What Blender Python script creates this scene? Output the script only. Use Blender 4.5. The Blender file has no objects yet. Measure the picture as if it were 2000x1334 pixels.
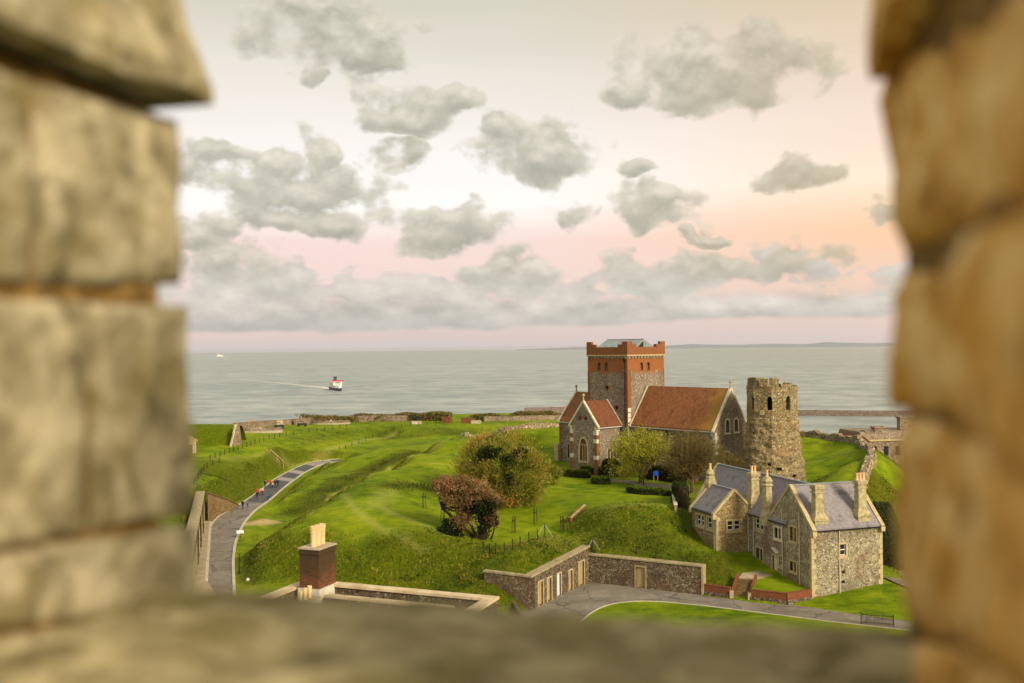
import bpy, bmesh, math, random
import numpy as np
from mathutils import Vector, Matrix, noise as mnoise

random.seed(7)
rng = np.random.default_rng(7)
S = bpy.context.scene
C = S.collection

# ------------------------------------------------------------------ camera
FPX = 1944.0; ROLL = .0104; PITCH = .00566; CZ = 30.0
cr, sr, cp, sp = math.cos(ROLL), math.sin(ROLL), math.cos(PITCH), math.sin(PITCH)
RV = np.array([cr, sp*sr, -sr*cp]); UV = np.array([sr, -cr*sp, cr*cp]); FV = np.array([0, cp, sp])
cam = bpy.data.cameras.new('camera')
camo = bpy.data.objects.new('camera', cam); C.objects.link(camo)
cam.sensor_width = 36; cam.lens = FPX*36/2000
cam.clip_start = .05; cam.clip_end = 300000
camo.matrix_world = Matrix(((RV[0], UV[0], -FV[0], 0), (RV[1], UV[1], -FV[1], 0), (RV[2], UV[2], -FV[2], CZ), (0, 0, 0, 1)))
cam.dof.use_dof = True; cam.dof.focus_distance = 160; cam.dof.aperture_fstop = 1.35
S.camera = camo

def ray(px, py): return (px-1000)/FPX*RV + (667-py)/FPX*UV + FV
def atY(px, py, Y):
    d = ray(px, py); return np.array([0, 0, CZ]) + d*Y/d[1]
def atZ(px, py, z):
    d = ray(px, py); return np.array([0, 0, CZ]) + d*(z-CZ)/d[2]

# ------------------------------------------------------------------ light
SUN_AZ, SUN_EL = 140, 28            # degrees to the right of the view direction, height
sl = bpy.data.lights.new('sun', 'SUN'); sl.energy = 4.8; sl.angle = math.radians(16); sl.color = (1, .87, .68)
so = bpy.data.objects.new('sun', sl); C.objects.link(so)
a, e = math.radians(SUN_AZ), math.radians(SUN_EL)
sd = Vector((math.sin(a)*math.cos(e), math.cos(a)*math.cos(e), math.sin(e)))
so.rotation_euler = (-sd).to_track_quat('-Z', 'Y').to_euler(); so.location = (80, -60, 90)

def lin(c):
    if isinstance(c, (int, float)): c = (c, c, c)
    return tuple(((v/255)/12.92 if v/255 <= .04045 else ((v/255+.055)/1.055)**2.4) for v in c) + (1,)

class NT:
    """small node-tree writer"""
    def __init__(s, nt): s.nt = nt; s.n = nt.nodes; s.l = nt.links
    def put(s, sock, v):
        if hasattr(v, 'is_output'): s.l.new(v, sock)
        elif v is not None: sock.default_value = v
    def m(s, op, a, b=None, c=None, clamp=False):
        n = s.n.new('ShaderNodeMath'); n.operation = op; n.use_clamp = clamp
        s.put(n.inputs[0], a); s.put(n.inputs[1], b); s.put(n.inputs[2], c); return n.outputs[0]
    def vm(s, op, a, b=None):
        n = s.n.new('ShaderNodeVectorMath'); n.operation = op
        s.put(n.inputs[0], a); s.put(n.inputs[1], b)
        return n.outputs['Value'] if op in ('DOT_PRODUCT', 'LENGTH') else n.outputs[0]
    def mix(s, f, a, b, bt='MIX'):
        n = s.n.new('ShaderNodeMix'); n.data_type = 'RGBA'; n.blend_type = bt
        s.put(n.inputs[0], f); s.put(n.inputs[6], a); s.put(n.inputs[7], b); return n.outputs[2]
    def noise(s, vec, scale, detail=4, rough=.55, dist=0, out=0):
        n = s.n.new('ShaderNodeTexNoise'); s.put(n.inputs['Vector'], vec)
        n.inputs['Scale'].default_value = scale; n.inputs['Detail'].default_value = detail
        n.inputs['Roughness'].default_value = rough; n.inputs['Distortion'].default_value = dist
        return n.outputs[out]
    def vor(s, vec, scale, feature='F1', out='Distance', rnd=1):
        n = s.n.new('ShaderNodeTexVoronoi'); n.feature = feature; s.put(n.inputs['Vector'], vec)
        n.inputs['Scale'].default_value = scale; n.inputs['Randomness'].default_value = rnd
        return n.outputs[out]
    def ramp(s, f, stops, interp='LINEAR'):
        n = s.n.new('ShaderNodeValToRGB'); n.color_ramp.interpolation = interp; s.put(n.inputs[0], f)
        el = n.color_ramp.elements
        while len(el) < len(stops): el.new(.5)
        for e_, (p, c) in zip(el, stops):
            e_.position = p; e_.color = c if len(c) == 4 else lin(c)
        return n.outputs[0]
    def sstep(s, x, lo, hi):
        n = s.n.new('ShaderNodeMapRange'); n.interpolation_type = 'SMOOTHSTEP'
        s.put(n.inputs[0], x); s.put(n.inputs[1], lo); s.put(n.inputs[2], hi); n.inputs[3].default_value = 0; n.inputs[4].default_value = 1
        return n.outputs[0]
    def coord(s, which='Object'):
        n = s.n.new('ShaderNodeTexCoord'); return n.outputs[which]
    def xyz(s, v):
        n = s.n.new('ShaderNodeSeparateXYZ'); s.put(n.inputs[0], v); return n.outputs
    def comb(s, x, y, z):
        n = s.n.new('ShaderNodeCombineXYZ'); s.put(n.inputs[0], x); s.put(n.inputs[1], y); s.put(n.inputs[2], z); return n.outputs[0]
    def attr(s, name, out='Color'):
        n = s.n.new('ShaderNodeAttribute'); n.attribute_name = name; return n.outputs[out]

# ------------------------------------------------------------------ sky
W = bpy.data.worlds.new('World'); S.world = W; W.use_nodes = True
t = NT(W.node_tree); t.n.clear()
d = t.coord('Generated'); d = t.vm('NORMALIZE', d); X, Y, Z = t.xyz(d)
az = t.m('MULTIPLY', t.m('ARCTAN2', X, Y), 57.2958)
el = t.m('MULTIPLY', t.m('ARCSINE', Z), 57.2958)
sky = t.n.new('ShaderNodeTexSky'); sky.sky_type = 'NISHITA'; sky.sun_disc = False
sky.sun_elevation = math.radians(SUN_EL); sky.sun_rotation = math.radians(SUN_AZ); sky.altitude = 130
nish = t.mix(1, sky.outputs[0], (.1, .1, .1, 1), 'MULTIPLY')
# thin high veil that whitens the sky: colour by height, warmer towards the setting sun
elw = t.m('ADD', el, t.m('MULTIPLY', t.m('SUBTRACT', t.noise(t.vm('MULTIPLY', d, (1, 1, 6)), 3, 3), .5), 2.2))
e01 = t.m('DIVIDE', elw, 40, clamp=True)
veil = t.ramp(e01, [(0, (206, 197, 196)), (.018, (214, 196, 191)), (.06, (233, 208, 200)), (.15, (243, 216, 207)),
                    (.2, (255, 249, 243)), (.27, (250, 243, 237)), (.36, (236, 228, 217)), (.47, (214, 208, 189)), (.75, (208, 206, 196)), (1, (206, 207, 201))])
warm = t.ramp(e01, [(0, (214, 198, 194)), (.04, (231, 203, 190)), (.15, (252, 205, 165)), (.185, (253, 214, 176)), (.22, (255, 232, 205)),
                    (.32, (243, 220, 200)), (.47, (220, 198, 163)), (.8, (208, 198, 178)), (1, (206, 202, 190))])
veil = t.mix(t.sstep(az, -2, 23), veil, warm)
veil = t.mix(.93, nish, veil)
# heaped clouds
dw = t.vm('MULTIPLY', d, (1, 1, 1.35))
nz = t.noise(dw, 26, 6, .5); nz2 = t.noise(t.vm('ADD', dw, (0, 0, .012)), 26, 3, .54)
wv = t.noise(dw, 17, 3, .5, out=1); WX, WY, WZ = t.xyz(wv)
azw = t.m('MULTIPLY_ADD', WX, 4.6, t.m('SUBTRACT', az, 2.3)); elv = t.m('MULTIPLY_ADD', WY, 3.2, t.m('SUBTRACT', el, 1.6))
P2 = t.comb(azw, elv, 0)
CL = [(630, 45, 190, 110), (720, 110, 85, 70), (615, 150, 62, 26), (1390, 140, 235, 95), (1310, 195, 160, 52), (1490, 85, 105, 66),
      (805, 220, 115, 52), (880, 205, 70, 34), (785, 300, 68, 32), (1050, 305, 150, 72), (985, 262, 75, 50),
      (600, 385, 215, 78), (500, 340, 130, 55), (635, 305, 55, 60), (395, 330, 80, 56), (560, 430, 165, 32), (395, 460, 75, 50),
      (865, 445, 125, 56), (920, 420, 60, 44), (1280, 405, 105, 60), (1121, 428, 46, 36),
      (1550, 342, 82, 44), (1360, 460, 48, 18), (1245, 330, 36, 26), (1735, 415, 52, 22),
      (1560, 502, 120, 42), (1010, 540, 160, 50), (490, 515, 120, 60), (1300, 540, 200, 52)]
Dm = None; Vy = None
for (px, py, rx, ry) in CL:
    dr = ray(px, py); dr = dr/np.linalg.norm(dr)
    ai, ei = math.degrees(math.atan2(dr[0], dr[1])), math.degrees(math.asin(dr[2]))
    kx, ky = FPX/57.3/rx/math.cos(math.radians(ai))*1.1, FPX/57.3/ry*1.1
    n_ = t.n.new('ShaderNodeVectorMath'); n_.operation = 'MULTIPLY_ADD'; t.l.new(P2, n_.inputs[0]); n_.inputs[1].default_value = (kx, ky, 0); n_.inputs[2].default_value = (-ai*kx, -ei*ky, 0)
    b = t.vm('DOT_PRODUCT', n_.outputs[0], n_.outputs[0])
    vy = t.vm('DOT_PRODUCT', n_.outputs[0], (0, 1, 0))
    w_ = t.m('POWER', .06, b)
    if Dm is None: Dm, Vy, Ws = b, t.m('MULTIPLY', w_, vy), t.m('ADD', w_, 1e-6)
    else: Vy = t.m('MULTIPLY_ADD', w_, vy, Vy); Ws = t.m('ADD', Ws, w_); Dm = t.m('SMOOTH_MIN', Dm, b, .25)
Vy = t.m('DIVIDE', Vy, Ws); B = t.m('SUBTRACT', 1, Dm)
# loose clouds all round the sky, and the long bank of cloud above the horizon
big = t.noise(t.vm('MULTIPLY', d, (1, 1, 2.2)), 4.2, 2, .5)
front = t.m('MULTIPLY', t.sstep(Y, .72, .84), t.sstep(el, 26, 21))
loose = t.m('SUBTRACT', t.m('MULTIPLY', t.m('SUBTRACT', big, .56), 7), t.m('MULTIPLY', front, 3))
B = t.m('MAXIMUM', B, loose)
B = t.m('MAXIMUM', B, -1.0)
F = t.m('MULTIPLY_ADD', nz, 3.4, t.m('SUBTRACT', t.m('MINIMUM', B, .75), 1.7))
alpha = t.sstep(F, -.06, .62)
nt_ = t.noise(d, 13, 3, .6)
topel = t.m('MULTIPLY_ADD', nt_, 8.5, .1)
botel = t.m('ADD', t.m('MULTIPLY', az, .018), t.m('MULTIPLY_ADD', t.noise(t.vm('MULTIPLY', d, (1, 1, .4)), 9, 3, .6), 1.3, .42))
dl_ = t.vm('MULTIPLY', d, (1, 1, 1.9))
nlow = t.noise(dl_, 17, 6, .52); nlow2 = t.noise(t.vm('ADD', dl_, (0, 0, .022)), 17, 4, .52)
band = t.m('MULTIPLY', t.sstep(t.m('SUBTRACT', el, botel), -.08, .3), t.sstep(t.m('ADD', t.m('SUBTRACT', topel, el), t.m('MULTIPLY_ADD', nlow, 5, -2.5)), -.1, .5))
rel = t.m('ADD', .42, t.m('MULTIPLY', t.m('SUBTRACT', nz, nz2), 3.4), clamp=True)
rell = t.m('ADD', .47, t.m('MULTIPLY', t.m('SUBTRACT', nlow, nlow2), 2.4), clamp=True)
core = t.sstep(F, .2, 1.3)
ccol = t.mix(rel, lin((168, 168, 152)), lin((224, 216, 200)))
base_ = t.sstep(t.m('MULTIPLY_ADD', nz, 1.2, t.m('SUBTRACT', Vy, .6)), .55, -.45)
ccol = t.mix(t.m('MULTIPLY', t.m('MULTIPLY', core, base_), .8), ccol, lin((158, 158, 142)))
ccol = t.mix(t.m('MULTIPLY', t.m('SUBTRACT', 1, base_), .22), ccol, lin((226, 218, 202)))
ccol = t.mix(t.m('MULTIPLY', t.sstep(az, 4, 22), .5), ccol, lin((194, 174, 136)))
lcol = t.mix(rell, lin((174, 174, 166)), lin((224, 217, 206)))
lcol = t.mix(t.m('MULTIPLY', t.sstep(el, 2.3, 1), .6), lcol, lin((172, 172, 168)))
band = t.m('MULTIPLY', band, t.m('MAXIMUM', t.sstep(nlow, .40, .52), t.sstep(el, 3.4, 2.2)))
col = t.mix(t.m('MULTIPLY', band, .86), veil, lcol)
hi = t.sstep(el, 5.2, 3.0)
ccol = t.mix(t.m('MULTIPLY', hi, .8), ccol, lcol)
col = t.mix(t.m('MULTIPLY', alpha, .92), col, ccol)
bg = t.n.new('ShaderNodeBackground'); t.l.new(col, bg.inputs[0]); bg.inputs[1].default_value = 1.1
W.cycles.sampling_method = 'NONE'
wo = t.n.new('ShaderNodeOutputWorld'); t.l.new(bg.outputs[0], wo.inputs[0])

S.view_settings.view_transform = 'Standard'; S.view_settings.look = 'None'; S.view_settings.gamma = 1; S.view_settings.exposure = 0
S.view_settings.use_curve_mapping = False
S.cycles.max_bounces = 4; S.cycles.diffuse_bounces = 3; S.cycles.glossy_bounces = 2; S.cycles.transmission_bounces = 2; S.cycles.transparent_max_bounces = 8; S.cycles.volume_bounces = 0
S.cycles.use_denoising = True
try: S.cycles.volume_step_rate = 10
except Exception: pass

# ------------------------------------------------------------------ materials
def newmat(name):
    m = bpy.data.materials.new(name); m.use_nodes = True
    t = NT(m.node_tree); t.n.clear()
    o = t.n.new('ShaderNodeOutputMaterial'); p = t.n.new('ShaderNodeBsdfPrincipled'); t.l.new(p.outputs[0], o.inputs[0])
    t.p = p; t.o = o; p.inputs['Specular IOR Level'].default_value = .25
    return m, t
def bump(t, h, strength=.5, dist=.05):
    b = t.n.new('ShaderNodeBump'); b.inputs['Strength'].default_value = strength; b.inputs['Distance'].default_value = dist
    t.put(b.inputs['Height'], h); t.l.new(b.outputs[0], t.p.inputs['Normal'])
def simple(name, c1, c2=None, scale=2, rough=.8, bstr=.2, bdist=.02, metal=0, detail=6):
    m, t = newmat(name); v = t.coord()
    n = t.noise(v, scale, detail, .62)
    t.put(t.p.inputs['Base Color'], t.ramp(n, [(.3, lin(c1)), (.7, lin(c2 or c1))]))
    t.p.inputs['Roughness'].default_value = rough; t.p.inputs['Metallic'].default_value = metal
    if bstr: bump(t, n, bstr, bdist)
    return m
MT = {}
def rubble(name, dark, mid, light, scale=3.2, patch=None, moss=None, warm=None):
    dark = tuple(.8*a+.2*b for a, b in zip(dark, mid)); scale *= 1.55
    """flint / rubble walling: small stones, each its own tint, pale mortar and weather patches"""
    m, t = newmat(name); v = t.coord()
    vd = t.vm('ADD', v, t.vm('MULTIPLY', t.noise(v, 2.5, 3, out=1), (.25, .25, .2)))
    cell = t.vor(vd, scale, out='Color'); r, g, b = t.xyz(cell)
    edge = t.vor(vd, scale, 'DISTANCE_TO_EDGE')
    c = t.ramp(r, [(0, lin(dark)), (.12, lin(dark)), (.36, lin(mid)), (.72, lin(mid)), (1, lin(light))])
    c = t.mix(t.m('MULTIPLY', t.sstep(edge, .09, .02), .55), c, lin(tuple(.6*q+.4*w for q, w in zip(mid, light))))
    big = t.noise(v, .35, 5, .6)
    c = t.mix(t.m('MULTIPLY', t.sstep(big, .5, .68), .55), c, lin(dark), )
    if warm: c = t.mix(t.m('MULTIPLY', t.sstep(t.noise(t.vm('ADD', v, (7, 3, 1)), .5, 5, .65), .5, .66), .6), c, lin(warm))
    if moss: c = t.mix(t.m('MULTIPLY', t.sstep(t.noise(t.vm('ADD', v, (3, 9, 5)), .7, 5, .65), .54, .68), .5), c, lin(moss))
    t.put(t.p.inputs['Base Color'], c); t.p.inputs['Roughness'].default_value = .9
    bump(t, t.m('ADD', t.sstep(edge, 0, .18), t.m('MULTIPLY', b, .6)), .8, .06)
    return m, t, c
MT['flint'] = rubble('flint_wall', (84, 74, 62), (140, 126, 106), (206, 196, 176), 4.2, warm=(146, 112, 84))[0]
MT['house_stone'] = rubble('house_rubble', (98, 86, 68), (160, 147, 119), (204, 194, 166), 3.6, moss=(118, 106, 62), warm=(130, 96, 70))[0]
MT['house_stone_pale'] = rubble('wing_rubble', (100, 84, 56), (156, 132, 92), (198, 178, 132), 3.6, moss=(132, 112, 62))[0]
MT['pharos'] = rubble('roman_rubble', (84, 72, 50), (146, 128, 90), (202, 187, 148), 3.3, moss=(136, 112, 48), warm=(156, 116, 74))[0]
MT['bunker_wall'] = rubble('bunker_rubble', (56, 48, 36), (104, 90, 70), (168, 152, 124), 4.0, warm=(112, 80, 58))[0]
MT['retain'] = rubble('retaining_rubble', (88, 70, 44), (134, 108, 68), (176, 150, 104), 3.5)[0]
MT['drystone'] = rubble('drystone', (76, 62, 46), (142, 124, 94), (214, 196, 158), 2.4)[0]
MT['fort'] = rubble('fort_rubble', (96, 80, 64), (140, 122, 100), (176, 158, 132), 2.0)[0]
def tower_mat():
    m, t, c = rubble('tower_flint_and_brick', (86, 74, 62), (142, 126, 106), (208, 196, 174), 4.2, warm=(146, 112, 84))
    v = t.coord(); X, Y, Z = t.xyz(v)
    bk = t.n.new('ShaderNodeTexBrick'); bk.inputs['Scale'].default_value = 2.2
    t.put(bk.inputs['Vector'], t.comb(t.m('ADD', X, Y), Z, 0))
    bk.inputs['Color1'].default_value = lin((158, 100, 56)); bk.inputs['Color2'].default_value = lin((132, 80, 46)); bk.inputs['Mortar'].default_value = lin((150, 118, 88))
    bk.inputs['Mortar Size'].default_value = .015; bk.inputs['Row Height'].default_value = .17; bk.inputs['Brick Width'].default_value = .5
    bc = t.mix(t.noise(v, 1.2, 5), bk.outputs[0], lin((176, 106, 54)))
    n = t.noise(v, .8, 4, .6)
    hz = t.m('ADD', Z, t.m('MULTIPLY', t.m('SUBTRACT', n, .5), 3.2))
    f = t.sstep(hz, 18.4, 18.7)
    t.put(t.p.inputs['Base Color'], t.mix(f, c, bc))
    return m
MT['tower'] = tower_mat()
def brick_mat(name, c1, c2, mort, scale=2.2, soot=None):
    m, t = newmat(name); v = t.coord(); X, Y, Z = t.xyz(v)
    bk = t.n.new('ShaderNodeTexBrick'); bk.inputs['Scale'].default_value = scale
    t.put(bk.inputs['Vector'], t.comb(t.m('ADD', X, Y), Z, 0))
    bk.inputs['Color1'].default_value = lin(c1); bk.inputs['Color2'].default_value = lin(c2); bk.inputs['Mortar'].default_value = lin(mort)
    bk.inputs['Mortar Size'].default_value = .012; bk.inputs['Row Height'].default_value = .17; bk.inputs['Brick Width'].default_value = .5
    c = t.mix(t.m('MULTIPLY', t.noise(v, 1.6, 6, .65), .7), bk.outputs[0], lin(tuple(q*.75 for q in c2)))
    if soot:
        n = t.noise(v, 1.5, 5, .6)
        f = t.sstep(t.m('ADD', Z, t.m('MULTIPLY', n, 1.4)), soot[0], soot[1])
        c = t.mix(t.m('MULTIPLY', f, .82), c, lin((58, 50, 30)))
    t.put(t.p.inputs['Base Color'], c); t.p.inputs['Roughness'].default_value = .9
    bump(t, bk.outputs['Fac'], -.4, .02)
    return m
MT['brick'] = brick_mat('orange_brick', (158, 100, 56), (130, 78, 44), (150, 112, 80))
MT['garden_brick'] = brick_mat('garden_brick', (146, 82, 48), (112, 62, 38), (132, 104, 76))
MT['chimney_brick'] = brick_mat('chimney_brick', (128, 68, 38), (80, 46, 28), (150, 124, 94), 1.7, (1.5, 2.9))
MT['stone'] = simple('pale_limestone', (190, 178, 146), (222, 212, 182), 1.6, .85)
MT['ochre_stone'] = simple('ochre_limestone', (158, 140, 98), (196, 180, 136), 2.2, .9, .4)
MT['lichen_stone'] = simple('lichen_limestone', (132, 116, 76), (190, 178, 138), 2.6, .9, .5, .04)
MT['coping'] = simple('weathered_coping', (176, 152, 112), (216, 198, 162), 1.3, .9)
MT['bcoping'] = simple('bunker_coping', (130, 114, 80), (172, 158, 122), 1.5, .9, .4)
MT['concrete'] = simple('weathered_concrete', (150, 138, 112), (184, 172, 146), .8, .9)
MT['render'] = simple('lime_render', (186, 176, 156), (214, 206, 186), 1.5, .9)
MT['pot'] = simple('buff_terracotta', (214, 168, 116), (232, 192, 144), 3, .7)
MT['pot_old'] = simple('old_terracotta', (204, 172, 116), (226, 200, 148), 3, .8)
MT['black'] = simple('black_paint', (22, 20, 20), (30, 28, 28), 3, .5, 0)
MT['post'] = simple('dark_timber', (38, 30, 20), (62, 48, 30), 6, .9, 0)
MT['wood'] = simple('grey_timber', (150, 124, 84), (186, 160, 116), 4, .9, 0)
MT['white'] = simple('white_paint', (214, 210, 198), (226, 222, 212), 3, .5, 0)
MT['glass'] = simple('dark_window_glass', (26, 30, 34), (44, 48, 52), 1, .12, 0)
MT['void'] = simple('dark_interior', (18, 15, 12), (26, 22, 18), 1, .9, 0)
MT['glass_amber'] = simple('amber_leaded_glass', (96, 62, 26), (124, 84, 40), 4, .25, 0)
MT['door'] = simple('buff_door', (150, 128, 84), (168, 148, 104), 2, .7, 0)
MT['door_pale'] = simple('pale_door', (198, 188, 164), (212, 202, 182), 2, .6, 0)
MT['door_white'] = simple('bluish_white_door', (196, 206, 222), (216, 222, 232), 2, .5, 0)
MT['lead'] = simple('lead_sheet', (116, 122, 124), (146, 152, 152), 1.2, .55, .1, metal=0)
MT['gutter'] = simple('pale_gutter', (176, 172, 168), (196, 192, 188), 2, .6, 0)
MT['pipe'] = simple('cream_pipe', (186, 172, 146), (202, 190, 166), 2, .6, 0)
MT['blue'] = simple('blue_sign', (18, 62, 160), (24, 74, 180), 2, .4, 0)
MT['gunmetal'] = simple('gun_paint', (34, 36, 34), (50, 52, 48), 2, .6, 0)
MT['rubber'] = simple('black_rubber', (16, 16, 16), (26, 26, 26), 2, .8, 0)
MT['flags'] = simple('paving_flags', (148, 132, 104), (178, 162, 132), .9, .9)
MT['kerb'] = simple('pale_kerb', (168, 158, 134), (196, 186, 164), 1.2, .9)
def tile_mat(name, cols, course=.18, lich=None, slate=False):
    m, t = newmat(name); v = t.coord(); X, Y, Z = t.xyz(v)
    bk = t.n.new('ShaderNodeTexBrick'); bk.inputs['Scale'].default_value = 1
    t.put(bk.inputs['Vector'], t.comb(t.m('ADD', X, Y), Z, 0)); bk.inputs['Row Height'].default_value = course; bk.inputs['Brick Width'].default_value = course*1.2
    bk.inputs['Mortar Size'].default_value = .012; bk.inputs['Color1'].default_value = (1, 1, 1, 1); bk.inputs['Color2'].default_value = (.55, .55, .55, 1); bk.inputs['Mortar'].default_value = (.28, .28, .28, 1)
    n = t.noise(v, 2.6, 7, .7)
    c = t.ramp(n, [(.28, lin(cols[0])), (.5, lin(cols[1])), (.72, lin(cols[2]))])
    c = t.mix(.32, c, bk.outputs[0], 'MULTIPLY')
    st = t.noise(t.vm('MULTIPLY', v, (.9, .9, .12)), 1.2, 5, .6)
    c = t.mix(t.m('MULTIPLY', t.sstep(st, .52, .7), .5), c, lin(tuple(q*.62 for q in cols[0])))
    if lich: c = t.mix(t.m('MULTIPLY', t.sstep(t.m('ADD', t.m('MULTIPLY', t.m('SUBTRACT', X, lich[0]), .12), t.noise(v, .9, 6, .7)), .58, .95), .75), c, lin(lich[1]))
    t.put(t.p.inputs['Base Color'], c); t.p.inputs['Roughness'].default_value = .75
    bump(t, t.m('ADD', bk.outputs[1], n), .5, .03)
    return m
MT['tile'] = tile_mat('red_clay_tile', ((110, 68, 38), (142, 90, 52), (168, 114, 72)), lich=(19.5, (160, 118, 44)))
MT['tile_dark'] = tile_mat('brown_clay_tile', ((96, 58, 36), (118, 72, 46), (142, 90, 60)))
MT['slate'] = tile_mat('purple_slate', ((122, 115, 115), (141, 133, 134), (158, 151, 150)), .2)

def fg_mat(name, cols, sc=1.0):
    """weathered wall stone close to the camera"""
    m, t = newmat(name); v = t.coord()
    n1 = t.noise(v, 10*sc, 6, .62, .5); n2 = t.noise(t.vm('ADD', v, (4, 1, 7)), 19*sc, 4, .6); n3 = t.noise(t.vm('ADD', v, (9, 2, 3)), 6*sc, 4, .55)
    c = t.ramp(n1, [(.34, lin(cols[0])), (.48, lin(cols[1])), (.62, lin(cols[2]))])
    c = t.mix(t.m('MULTIPLY', t.sstep(n3, .52, .64), .7), c, lin(cols[3]))
    c = t.mix(t.m('MULTIPLY', t.sstep(n2, .57, .7), .5), c, lin(tuple(q*.42 for q in cols[0])))
    t.put(t.p.inputs['Base Color'], c); t.p.inputs['Roughness'].default_value = .95; t.p.inputs['Specular IOR Level'].default_value = .1
    bump(t, t.m('ADD', n1, t.m('MULTIPLY', n2, .5)), .7, .02)
    return m
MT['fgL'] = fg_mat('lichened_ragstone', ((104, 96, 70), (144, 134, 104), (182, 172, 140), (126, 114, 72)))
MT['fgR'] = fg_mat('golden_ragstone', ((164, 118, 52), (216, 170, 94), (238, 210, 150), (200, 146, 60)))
MT['fgS'] = fg_mat('sill_ragstone', ((110, 100, 68), (150, 138, 100), (186, 173, 132), (128, 118, 70)))
MT['mortar'] = fg_mat('dark_mortar', ((84, 64, 30), (120, 94, 50), (150, 120, 68), (98, 74, 28)), 2)

def grass_mat():
    m, t = newmat('grass'); v = t.coord()
    rough = t.attr('rough', 'Fac'); worn = t.attr('worn', 'Fac'); dirt = t.attr('dirt', 'Fac'); weed_shade = t.attr('weed_shade', 'Fac')
    big = t.noise(v, .07, 4, .6); mid = t.noise(v, .4, 6, .68); fine = t.noise(v, 3.2, 6, .78); tuft = t.noise(t.vm('MULTIPLY', v, (1.7, .8, 2)), 1.0, 7, .74, .8)
    nap = t.noise(t.vm('MULTIPLY', v, (.5, 2.6, 1)), .7, 5, .7)
    k = t.m('ADD', t.m('ADD', t.m('MULTIPLY', mid, .4), t.m('MULTIPLY', big, .35)), t.m('MULTIPLY', nap, .25))
    lawn = t.ramp(k, [(.4, lin((76, 97, 6))), (.47, lin((103, 123, 8))), (.53, lin((122, 138, 12))), (.62, lin((148, 154, 28)))])
    rg = t.ramp(tuft, [(.28, lin((54, 66, 4))), (.44, lin((86, 100, 8))), (.58, lin((112, 120, 16))), (.76, lin((144, 138, 42)))])  # rough grass, toned darker so that steep faces look shaded
    rg = t.mix(t.m('MULTIPLY', t.sstep(big, .5, .64), .5), rg, lin((112, 102, 26)))
    c = t.mix(t.m('MULTIPLY', rough, t.m('ADD', .5, t.m('MULTIPLY', mid, .7)), clamp=True), lawn, rg)
    c = t.mix(t.m('MULTIPLY', weed_shade, t.m('ADD', .15, tuft), clamp=True), c, t.ramp(fine, [(.35, lin((40, 50, 12))), (.65, lin((82, 84, 34)))]))  # weedy growth; its dark green also carries painted slope shade
    c = t.mix(t.m('MULTIPLY', t.sstep(fine, .5, .72), .42), c, lin((52, 64, 4)))
    c = t.mix(t.m('MULTIPLY', t.sstep(t.noise(v, .9, 6, .75), .6, .72), .3), c, lin((142, 134, 50)))
    c = t.mix(t.m('MULTIPLY', worn, t.m('ADD', .2, t.m('MULTIPLY', tuft, .9)), clamp=True), c, lin((176, 172, 92)))
    c = t.mix(t.m('MULTIPLY', dirt, t.sstep(tuft, .25, .5), clamp=True), c, lin((188, 162, 114)))
    t.put(t.p.inputs['Base Color'], c); t.p.inputs['Roughness'].default_value = .9; t.p.inputs['Specular IOR Level'].default_value = .08
    bump(t, t.m('ADD', t.m('MULTIPLY', tuft, t.m('ADD', .45, t.m('MULTIPLY', rough, 1.8))), t.m('MULTIPLY', fine, .5)), 1.0, .4)
    return m
MT['grass'] = grass_mat()
def leaf_mat(name, trans=.25):
    m, t = newmat(name)
    c = t.attr('col'); t.put(t.p.inputs['Base Color'], c); t.p.inputs['Roughness'].default_value = .75; t.p.inputs['Specular IOR Level'].default_value = .15
    tr = t.n.new('ShaderNodeBsdfTranslucent'); t.put(tr.inputs[0], c)
    mx = t.n.new('ShaderNodeMixShader'); mx.inputs[0].default_value = trans
    t.l.new(t.p.outputs[0], mx.inputs[1]); t.l.new(tr.outputs[0], mx.inputs[2]); t.l.new(mx.outputs[0], t.o.inputs[0])
    return m
MT['leaf'] = leaf_mat('foliage')
MT['bark'] = simple('bark', (66, 52, 32), (104, 84, 54), 3, .95, .6, .05)
MT['bark_dark'] = simple('ivy_dark_bark', (34, 30, 16), (64, 50, 30), 3, .95, .6, .05)
def asphalt(name, a, b, c):
    m, t = newmat(name); v = t.coord()
    n = t.noise(v, .22, 5, .6); n2 = t.noise(t.vm('MULTIPLY', v, (1, 1, 1)), 1.4, 6, .7); n3 = t.noise(v, 14, 3, .8)
    k = t.ramp(t.m('ADD', t.m('MULTIPLY', n, .6), t.m('MULTIPLY', n2, .4)), [(.34, lin(a)), (.5, lin(b)), (.66, lin(c))])
    k = t.mix(t.m('MULTIPLY', n3, .25), k, lin(tuple(q*.6 for q in a)))
    cr_ = t.vor(t.vm('ADD', v, t.vm('MULTIPLY', t.noise(v, .8, 4, out=1), (2, 2, 0))), .16, 'DISTANCE_TO_EDGE'); k = t.mix(t.m('MULTIPLY', t.sstep(cr_, .022, .008), .55), k, lin(tuple(q*.55 for q in a)))
    k = t.mix(t.m('MULTIPLY', t.sstep(t.noise(v, .5, 6, .7), .56, .7), .4), k, lin(tuple(q*.7 for q in a)))
    t.put(t.p.inputs['Base Color'], k); t.p.inputs['Roughness'].default_value = .85; bump(t, n3, .3, .01)
    return m
MT['asphalt'] = asphalt('worn_asphalt', (104, 96, 84), (130, 121, 107), (154, 144, 128))
MT['asphalt_dark'] = asphalt('new_asphalt', (74, 74, 76), (88, 88, 88), (100, 98, 96))
MT['asphalt_pale'] = asphalt('pale_asphalt', (142, 132, 120), (158, 148, 136), (172, 162, 150))
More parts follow.
